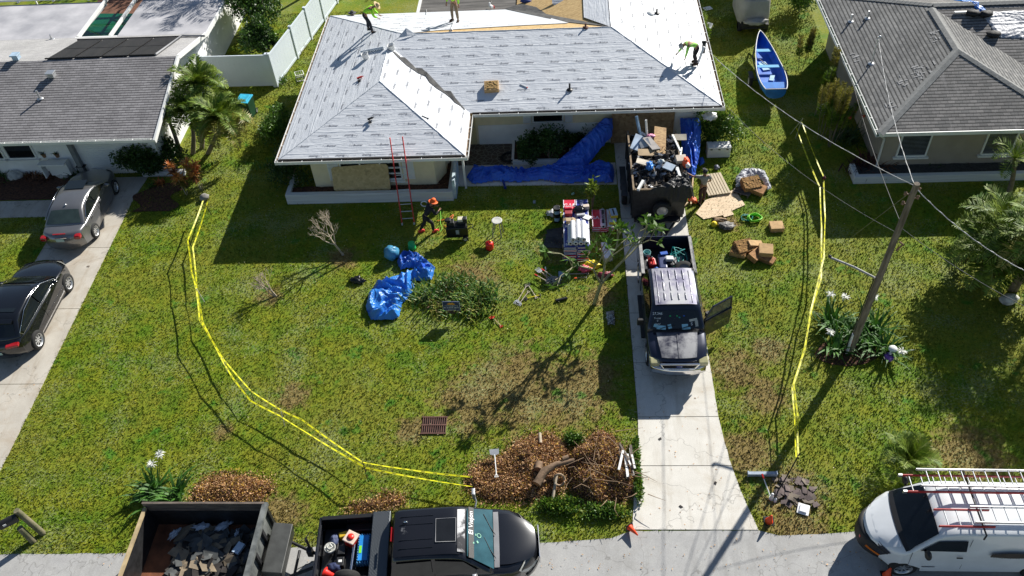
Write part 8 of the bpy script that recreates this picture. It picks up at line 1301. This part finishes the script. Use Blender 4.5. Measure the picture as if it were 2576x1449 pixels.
for i, (px, py) in enumerate(((2447, 38), (2478, 40), (2498, 91))): p = hf(px, py); b = B(); b.ell((0, 0, .1), (.3, .22, .13), n=14, k=9, f=lambda q: 1+.25*noise.noise(q*3+Vector((i, 0, 0)))); o = obj('sandbag', b, mat('black_sandbag', (.012, .012, .013), .7, .3, 8, bump=.5)); o.location = p; tag(o, ('leftmost black sandbag on the ridge of the tan house roof', 'black sandbag beside the blue strip on the tan house roof', 'lowest black sandbag holding the corner of the silver tarp')[i], 'sandbag', 'sandbags on the tan house roof')
b = B(); p, q = hf(2400, 32), hf(2450, 33); b.box(((p+q)/2)+Vector((0, 0, .05)), ((q-p).length, .1, .05)); o = obj('batten', b, WHITE); tag(o, 'white batten along the ridge of the tan house roof by the sandbags', 'batten')
# ================= POLE AND WIRES =================
pb_, pt_ = at(2137, 885), at(2307, 462, 7.6); pole = thing('utility_pole', 'grey weathered wooden utility pole rising from the lily bed', 'utility pole', pb_); b = B(); D_ = pt_-pb_; k = 14; b.tube([D_*(i/k) for i in range(k+1)], [.125-.045*i/k for i in range(k+1)], 14); obj('pole', b, mat('weathered_pole_wood', (.13, .105, .08), .9, .3, 2, c2=(.24, .2, .16), st=(6, 6, .6), bump=.8, bs=14), pole)
b = B(); 
for z, dx in ((7.3, .15), (7.15, -.18), (7.0, .2), (6.8, -.15)): q = D_*(z/7.6); b.tube([q, q+Vector((dx, .05, .05))], .02, 5); b.lathe([(.045, 0), (.03, .05), (.05, .08), (0, .12)], q+Vector((dx, .05, 0)), 10)
b.tube([D_*.7+Vector((.17, 0, 0)), D_*.7+Vector((.3, 0, -.1)), D_*.68+Vector((.17, 0, -.2))], .03, 6); obj('insulator', b, mat('brown_insulator', (.2, .12, .08), .5), pole); b = B(); b.tube([D_*.5+Vector((-.16, -.04, 0)), Vector((-.2, -.05, .1))], .02, 5); obj('ground_wire', b, STEEL, pole)
def near(px, py):  # point on the pole axis whose image is closest
    return min((pb_+D_*(i/60) for i in range(61)), key=lambda q: abs((CAM-q).normalized().dot(-(RX*((px-1288)/FL)-UY*((py-724.5)/FL)+FW).normalized())-1))
q = near(2205, 705); e_ = at(2087, 647, q.z+.25); t = thing('street_light_arm', 'pale metal arm reaching left from the utility pole', 'lamp arm', q); b = B(); d_ = e_-q; b.tube([Vector((0, 0, 0)), d_*.5+Vector((0, 0, .05)), d_], .035, 8); obj('arm', b, mat('dull_zinc', (.3, .3, .3), .6), t); b = B(); b.lathe([(.05, 0), (.06, .06), (0, .08)], d_, 8); obj('end_cap', b, STEEL, t)
def wire(a_, c_, sag, r, label, m=None, twist=0):
    a_, c_ = Vector(a_), Vector(c_); P = []; k = 60
    for i in range(k+1): u = i/k; p = a_.lerp(c_, u); p.z -= sag*4*u*(1-u); P.append(p)
    b = B(); b.tube([p-a_ for p in P], r, 5)
    if twist: b.tube([p-a_+Vector((math.cos(i*1.1)*r*1.3, 0, math.sin(i*1.1)*r*1.3)) for i, p in enumerate(P)], r*.7, 4)
    o = obj('overhead_wire', b, m or mat('grey_wire', (.45, .45, .46), .4)); o.location = a_; tag(o, label, 'wire', 'wires from the utility pole')
DW = mat('dark_wire', (.12, .12, .12), .5)
wire(pt_+Vector((0, 0, -.1)), (6.0, 34.4, 3.0), .5, .009, 'pale service wire from the pole top to the right slope of the cream house', twist=1); wire(pt_+Vector((0, 0, -.15)), MAST, .35, .01, 'pale twisted service wire from the pole top to the mast on the tan house', twist=1)
wire(pt_+Vector((.05, 0, -.2)), at(2660, 720, 6.6), .3, .01, 'thick pale cable from the pole top to the lower right edge', twist=1); wire(pt_+Vector((-.1, 0, -.3)), at(2130, 606, 0), .0, .009, 'thin guy wire from the pole top down to the shaded lawn', DW)
wire(near(2258, 562), (12.25, 33.5, 2.6), .3, .008, 'thin wire from the middle of the pole to the gutter of the tan house', DW); wire(near(2247, 580), (6.6, 30.2, 2.6), .45, .007, 'hair thin wire from the middle of the pole to the corner of the cream house', DW); wire(near(2262, 572), at(2640, 800, 3.8), .2, .009, 'thin wire from the middle of the pole to the right edge', DW)
t = thing('marker_post', 'white plastic utility marker post with a red label beside the pole base', 'post', at(2130, 888)); b = B(); b.tube([(0, 0, 0), (.02, .0, .95)], .06, 14); b.ell((.02, 0, .96), (.065, .065, .03)); obj('post', b, mat('bright_white', (.85, .85, .85)), t); b = B(); b.box((.04, -.062, .72), (.06, .01, .18)); b.box((.035, -.062, .5), (.04, .01, .14)); obj('label', b, mat('dark_red_label', (.3, .03, .02)), t)
# ================= CAUTION TAPE =================
TAPE = mat('yellow_tape', (.85, .82, .02), .45, .08, 4, bump=0, trans=.3); TB_ = mat('tape_black_print', (.05, .05, .01), .6)
def tape(pts, z, label, w=.052, wob=.35, mono=0, seed=1):
    P = [at(x, y, z+dz) for x, y, dz in [(q+(0,))[:3] for q in pts]]; o_ = P[0]; b = B(); prev = None; s = 0; n_ = 0
    for i in range(len(P)-1):
        L_ = (P[i+1]-P[i]).length; k = max(3, int(L_/.12)); d = (P[i+1]-P[i]).normalized(); side = d.cross(Vector((0, 0, 1))).normalized()
        for j in range(k+1):
            u = j/k; c = P[i].lerp(P[i+1], u); c.z -= .05*L_*.35*4*u*(1-u); a_ = .22+wob*math.sin(s*1.1+seed)+.35*noise.noise((s*.25, seed, 0)); n2 = side*math.cos(a_)+Vector((0, 0, 1))*math.sin(a_); q = (c-n2*w/2-o_, c+n2*w/2-o_)
            if prev: b.add([prev[0], prev[1], q[1], q[0]], [(0, 1, 2, 3)])
            if prev and n_ % 3 == 0: m0, m1 = prev[0].lerp(prev[1], .3), prev[0].lerp(prev[1], .7); m2, m3 = q[0].lerp(q[1], .7), q[0].lerp(q[1], .3); nn = (m1-m0).cross(m2-m0).normalized()*.002; [b.add([v+nn*sg for v in (m0, m1, m2, m3)], [(0, 1, 2, 3)], 1) for sg in (-1, 1)]
            prev = q; s += L_/k; n_ += 1
    o = obj('caution_tape', b, [TAPE, TB_]); o.location = o_; return tag(o, label, 'tape', 'yellow caution tape round the work site')
zu, zl = .8, .42
tape([(511, 504), (472, 604), (482, 684), (494, 728), (502, 804), (511, 819), (562, 904), (632, 984), (706, 1031), (760, 1056), (802, 1087), (913, 1163), (1020, 1180), (1188, 1200)], zu, 'upper strand of yellow tape curving across the left lawn', seed=1)
tape([(522, 509), (485, 622), (492, 684), (495, 725), (510, 811), (562, 912), (585, 950), (630, 1008), (704, 1046), (769, 1087), (921, 1177), (1188, 1224)], zl, 'lower strand of yellow tape curving across the left lawn', seed=4)
tape([(2016, 303), (2072, 444), (2076, 547), (2073, 647), (2064, 684), (2038, 789), (2026, 874), (1997, 966), (2007, 1046), (2006, 1087), (2009, 1150)], .9, 'upper strand of yellow tape beside the utility pole', seed=6); tape([(2004, 322), (2063, 472), (2067, 570), (2067, 659), (2066, 700), (2042, 780), (2024, 876), (1993, 975), (1999, 1046), (2003, 1150)], .6, 'lower strand of yellow tape beside the utility pole', seed=8, w=.055)
STK = mat('dark_stake', (.03, .028, .025), .7); WS = mat('white_stake', (.6, .58, .52), .6)
for i, (x, y, m_, lb) in enumerate(((511, 504, STK, 'dark stake behind the grey rock at the start of the left tape'), (472, 604, STK, 'dark stake at the first bend of the left tape'), (495, 728, WS, 'pale stake on the straight left run of the tape'), (505, 808, STK, 'dark stake where the left tape turns to the road'), (562, 904, WS, 'pale stake halfway down the slanting left tape'), (632, 984, STK, 'dark stake at the middle bend of the left tape'), (706, 1030, WS, 'pale stake right of the middle bend of the left tape'), (913, 1163, STK, 'dark stake at the lowest corner of the left tape'), (1184, 1200, STK, 'dark stake at the leaf pile end of the left tape'))):
    p = at(x, y, zu); b = B(); b.tube([(.1, 0, -.0), (0, 0, zu+.05)], .014, 5); o = obj('stake', b, m_); o.location = (p.x, p.y, 0); o.rotation_euler = (0, 0, .7*i); b_ = o.location; tag(o, lb, 'stake', 'stakes of the caution tape')
p = at(2072, 446, .9); b = B(); b.tube([(0, 0, 0), (0, 0, 1.0)], .02, 6); o = obj('stake', b, STK); o.location = (p.x, p.y, 0); tag(o, 'stake with a dark red cloth knot on the right tape', 'stake', 'stakes of the caution tape'); lump(2072, 452, .85, (.07, .07, .09), mat('dark_red_cloth', (.1, .01, .02), .8), 'red_cloth', 'dark red cloth tied to the right tape stake', 'cloth', 95)
p = at(2012, 300, 1.0); b = B(); b.tube([(0, 0, 0), (.1, 0, 1.0)], .02, 6); b.tube([(-.3, -.1, .3), (.12, 0, 1.05)], .015, 5); b.tube([(.1, 0, .8), (-.2, .1, .9)], .01, 5); o = obj('stake', b, mat('pale_stick', (.4, .4, .25), .8)); o.location = (p.x, p.y, 0); tag(o, 'pale branching stick holding the far end of the right tape', 'stake', 'stakes of the caution tape')
p, q = at(1948, 1250), at(2012, 1140, .95); b = B(); b.tube([Vector((0, 0, 0)), (q-p)*.5+Vector((.02, 0, 0)), q-p], .02, 6); o = obj('stake', b, STK); o.location = p; tag(o, 'long leaning dark stake at the road end of the right tape', 'stake', 'stakes of the caution tape')
# ================= LEAF AND BRUSH PILES =================
LFB = mat('dry_leaves', (.46, .26, .11), .8, .2, 3, bump=0, island=.55, c2=(.6, .38, .2), trans=.15); LFY = mat('yellow_leaves', (.5, .32, .05), .7, .2, 3, bump=0, island=.3, trans=.2); LFD = mat('brown_red_leaves', (.2, .1, .065), .8, .2, 3, bump=0, island=.5)
def leafpile(outl_, hmax, n, label, seed, l=.07, w=.04, yel=.12, dark=.15, soilm=None, freq=1.3, blobs=None):
    P = [at(x, y) for x, y in outl_]; PP = [(p.x, p.y) for p in P]; rs = np.random.RandomState(seed); x0, x1 = min(p[0] for p in PP), max(p[0] for p in PP); y0, y1 = min(p[1] for p in PP), max(p[1] for p in PP)
    def edge(X, Y):
        D = np.full(X.shape, 9.)
        for i in range(len(PP)): a_, b_ = np.array(PP[i]), np.array(PP[(i+1) % len(PP)]); ab = b_-a_; t = np.clip(((X-a_[0])*ab[0]+(Y-a_[1])*ab[1])/(ab@ab+1e-9), 0, 1); D = np.minimum(D, np.hypot(X-a_[0]-t*ab[0], Y-a_[1]-t*ab[1]))
        return D
    H = lambda x, y, d: hmax*min(1, d/.7)**.7*(.45+.55*max(0, .5+noise.noise((x*freq, y*freq, seed))*1.6))
    nx, ny = 46, 34; X, Y = np.meshgrid(np.linspace(x0, x1, nx), np.linspace(y0, y1, ny), indexing='ij'); D = edge(X, Y); ins = inpoly(X, Y, PP); o_ = Vector((sum(p[0] for p in PP)/len(PP), sum(p[1] for p in PP)/len(PP), 0)); b = B(); b.v = [(X[i, j]-o_.x, Y[i, j]-o_.y, (H(X[i, j], Y[i, j], D[i, j])-.02 if ins[i, j] else -.03)) for i in range(nx) for j in range(ny)]
    b.f = [(i*ny+j, (i+1)*ny+j, (i+1)*ny+j+1, i*ny+j+1) for i in range(nx-1) for j in range(ny-1) if ins[i:i+2, j:j+2].any()]; b.m = [0]*len(b.f); b.s = [True]*len(b.f)
    t = thing('leaf_pile', label, 'leaf pile', o_); obj('litter_base', b, SOIL, t); x = rs.uniform(x0-.2, x1+.2, n*2); y = rs.uniform(y0-.2, y1+.2, n*2); jx, jy = rs.normal(size=n*2)*.09, rs.normal(size=n*2)*.09; k = inpoly(x+jx*1.6, y+jy*1.6, PP); x, y = x[k][:n], y[k][:n]; d = edge(x, y)*np.where(inpoly(x, y, PP), 1, 0); z = np.array([H(a_, c_, e_) for a_, c_, e_ in zip(x, y, d)])+rs.uniform(0, .05, len(x)); Pn = np.stack([x-o_.x, y-o_.y, z], 1); V = leaves(rs, Pn, l, w, None, .1); V[:, :, 2] = np.maximum(V[:, :, 2], .01); r_ = rs.uniform(size=len(x)); mi = np.where(r_ < yel, 1, np.where(r_ > 1-dark, 2, 0)); q = nobj('leaves', V, 4, [LFB, LFY, LFD], t, mi); q['kind'] = 'stuff'; return t
leafpile([(1175, 1200), (1200, 1165), (1260, 1150), (1300, 1110), (1340, 1092), (1390, 1092), (1425, 1120), (1440, 1160), (1430, 1210), (1400, 1245), (1330, 1260), (1250, 1262), (1215, 1258), (1175, 1225)], .28, 14000, 'wide brown leaf pile between the tape end and the driveway, left lobe', 1)
leafpile([(1430, 1150), (1470, 1110), (1510, 1085), (1545, 1100), (1565, 1130), (1590, 1170), (1600, 1200), (1595, 1240), (1560, 1265), (1500, 1270), (1450, 1250), (1425, 1200)], .62, 11000, 'taller brush and leaf pile next to the driveway, right lobe', 2, yel=.22, dark=.4)
leafpile([(480, 1258), (500, 1225), (530, 1200), (580, 1195), (630, 1200), (680, 1215), (685, 1235), (650, 1262), (560, 1268)], .22, 8000, 'light brown leaf pile behind the wood sided trailer', 3, yel=.2)
leafpile([(865, 1292), (880, 1272), (930, 1262), (965, 1245), (1000, 1243), (1020, 1255), (1010, 1272), (940, 1290)], .12, 3600, 'small leaf pile behind the bed of the black pickup', 4, yel=.15)
rsb = np.random.RandomState(5); t = thing('brush_branches', 'tangle of dry branches sticking out of the taller leaf pile', 'branches', at(1510, 1200)); b = B()
for i in range(36): a_ = rsb.uniform(0, 6.28); c_ = Vector((rsb.normal()*.7, rsb.normal()*.55, .35+rsb.uniform(0, .3))); d_ = Vector((math.cos(a_), math.sin(a_), rsb.uniform(-.2, .6))).normalized()*rsb.uniform(.3, 1.0); b.tube([c_, c_+d_*.5+Vector(rsb.normal(size=3)*.05), c_+d_], [.014, .01, .004], 5)
obj('branch', b, mat('dry_branch', (.3, .2, .12), .85), t); t.children[0]['kind'] = 'stuff'
def log(pts, r, label, m=None): P = [at(x, y, z) for x, y, z in pts]; b = B(); b.tube([p-P[0] for p in P], r, 12); d0 = (P[0]-P[1]).normalized(); b.tube([d0*.001, d0*.004], (r if not hasattr(r, '__len__') else r[0])*.92, 12, 1); o = obj('log', b, [m or mat('log_bark', (.2, .13, .08), .9, .3, 6, bump=.7, bs=20), mat('cut_wood', (.3, .14, .07), .8, .3, 12)]); o.location = P[0]; return tag(o, label, 'log', 'cut logs on the leaf pile')
log([(1353, 1182, .35), (1356, 1165, .3)], .12, 'short round log with a reddish cut end on the leaf pile'); log([(1350, 1218, .35), (1370, 1185, .42), (1400, 1168, .48), (1445, 1158, .5)], [.13, .13, .09, .07], 'long forked curved log across the leaf pile'); log([(1368, 1215, .25), (1358, 1205, .3)], .1, 'stubby log under the fork of the curved log'); log([(1415, 1155, .55), (1430, 1150, .55)], .08, 'grey short log lying over the curved log'); log([(1390, 1258, .1), (1400, 1195, .35)], .045, 'pale straight stick standing out of the leaf pile', PALEB); log([(1360, 1115, .3), (1358, 1090, .25)], .05, 'pale short stick at the back of the leaf pile', PALEB)
b = B(); b.tube([(.16*math.cos(a*PI/9), .1*math.sin(a*PI/9), .04*math.sin(a*PI/9)+.12*math.sin(a*PI/9)) for a in range(18)], .035, 7); o = obj('hollow_log', b, mat('log_ring', (.4, .28, .18), .8)); o.location = at(1407, 1207, .35); tag(o, 'ring shaped hollow log slice on the leaf pile', 'log', 'cut logs on the leaf pile')
rsb = random.Random(4); t = thing('broken_laths', 'bundle of white and grey broken laths on the pile edge beside the driveway', 'laths', at(1575, 1160, .3))
for i in range(12): b = B(); b.box((rsb.uniform(-.2, .2), rsb.uniform(-.3, .3), .04+.025*i), (rsb.uniform(.04, .08), rsb.uniform(.4, .9), .02), rz=rsb.uniform(-.45, .45), rx=rsb.uniform(-.1, .15)); obj('lath', b, WHITE if i % 2 else RUSTW, t)
bush('low_shrub', 'leafy green weeds between the brush pile and the driveway', 'weeds', (1600, 1200), (.22, 1.4, .22), 2200, .09, .06, LMD, 16, 400, LYG, stems=False); bush('low_shrub', 'green weeds in front of the leaf pile near the black pickup nose', 'weeds', (1410, 1278), (.9, .32, .2), 2000, .1, .05, LMD, 16, 401, LYG, stems=False); bush('low_shrub', 'green weeds at the corner where the driveway meets the road', 'weeds', (1520, 1290), (.8, .25, .18), 1400, .1, .05, LMD, 14, 402, LYG, stems=False); bush('low_shrub', 'green weed tuft between the two lobes of the leaf pile', 'weeds', (1440, 1110), (.4, .3, .2), 900, .1, .04, LMD, 8, 403, stems=False)
# ================= SMALL LITTER =================
rs = np.random.RandomState(11); n_ = 420; px, py = rs.uniform(-14, 16, n_), 11.2+rs.exponential(.7, n_); k_ = (py < 12.4) | ((px > 2.3) & (px < 5.2) & (py < 17)); px, py = px[k_], py[k_]; px = np.concatenate([px, rs.uniform(2.3, 4.8, 60), rs.uniform(-21, -18.6, 50)]); py = np.concatenate([py, rs.uniform(12.5, 17.5, 60), rs.uniform(12, 19, 50)])
V = leaves(rs, np.stack([px, py, np.full(len(px), .035)], 1), .07, .035, None, .0); V[:, :, 2] = .03+np.abs(V[:, :, 2]-.035)*.25
stuff(nobj('fallen_leaves', V, 4, [LFB]), 'scattered dry leaves and bits on the road and driveways', 'leaves')
px = rs.uniform(-13, 12, 2600); py = rs.uniform(12.8, 29, 2600); k_ = ~inpoly(px, py, NOGRASS[0]); V = leaves(rs, np.stack([px[k_], py[k_], np.full(k_.sum(), .06)], 1), .05, .03, None, .1); stuff(nobj('lawn_litter', V, 4, [mat('pale_dry_bits', (.42, .38, .22), .8, island=.4, bump=0)]), 'pale dry bits scattered over the lawn', 'litter')
for i, (x, y) in enumerate(((-19.0, 23.9), (4.4, 14.0), (3.3, 13.2), (2.9, 15.6))):
    b = B(); b.prism([(-.06, -.03), (.05, -.05), (.07, .02), (-.02, .04)], 0, .008); o = obj('shingle_scrap', b, SH1 if i else SH2); o.location = (x, y, .026); o.rotation_euler = (0, 0, i*1.3); tag(o, ('brown shingle scrap on the left driveway behind the grey sedan', 'small dark scrap at the right of the driveway apron', 'small dark scrap in the middle of the driveway apron', 'small dark scrap on the driveway in front of the navy pickup')[i], 'scrap', 'shingle scraps on the concrete')
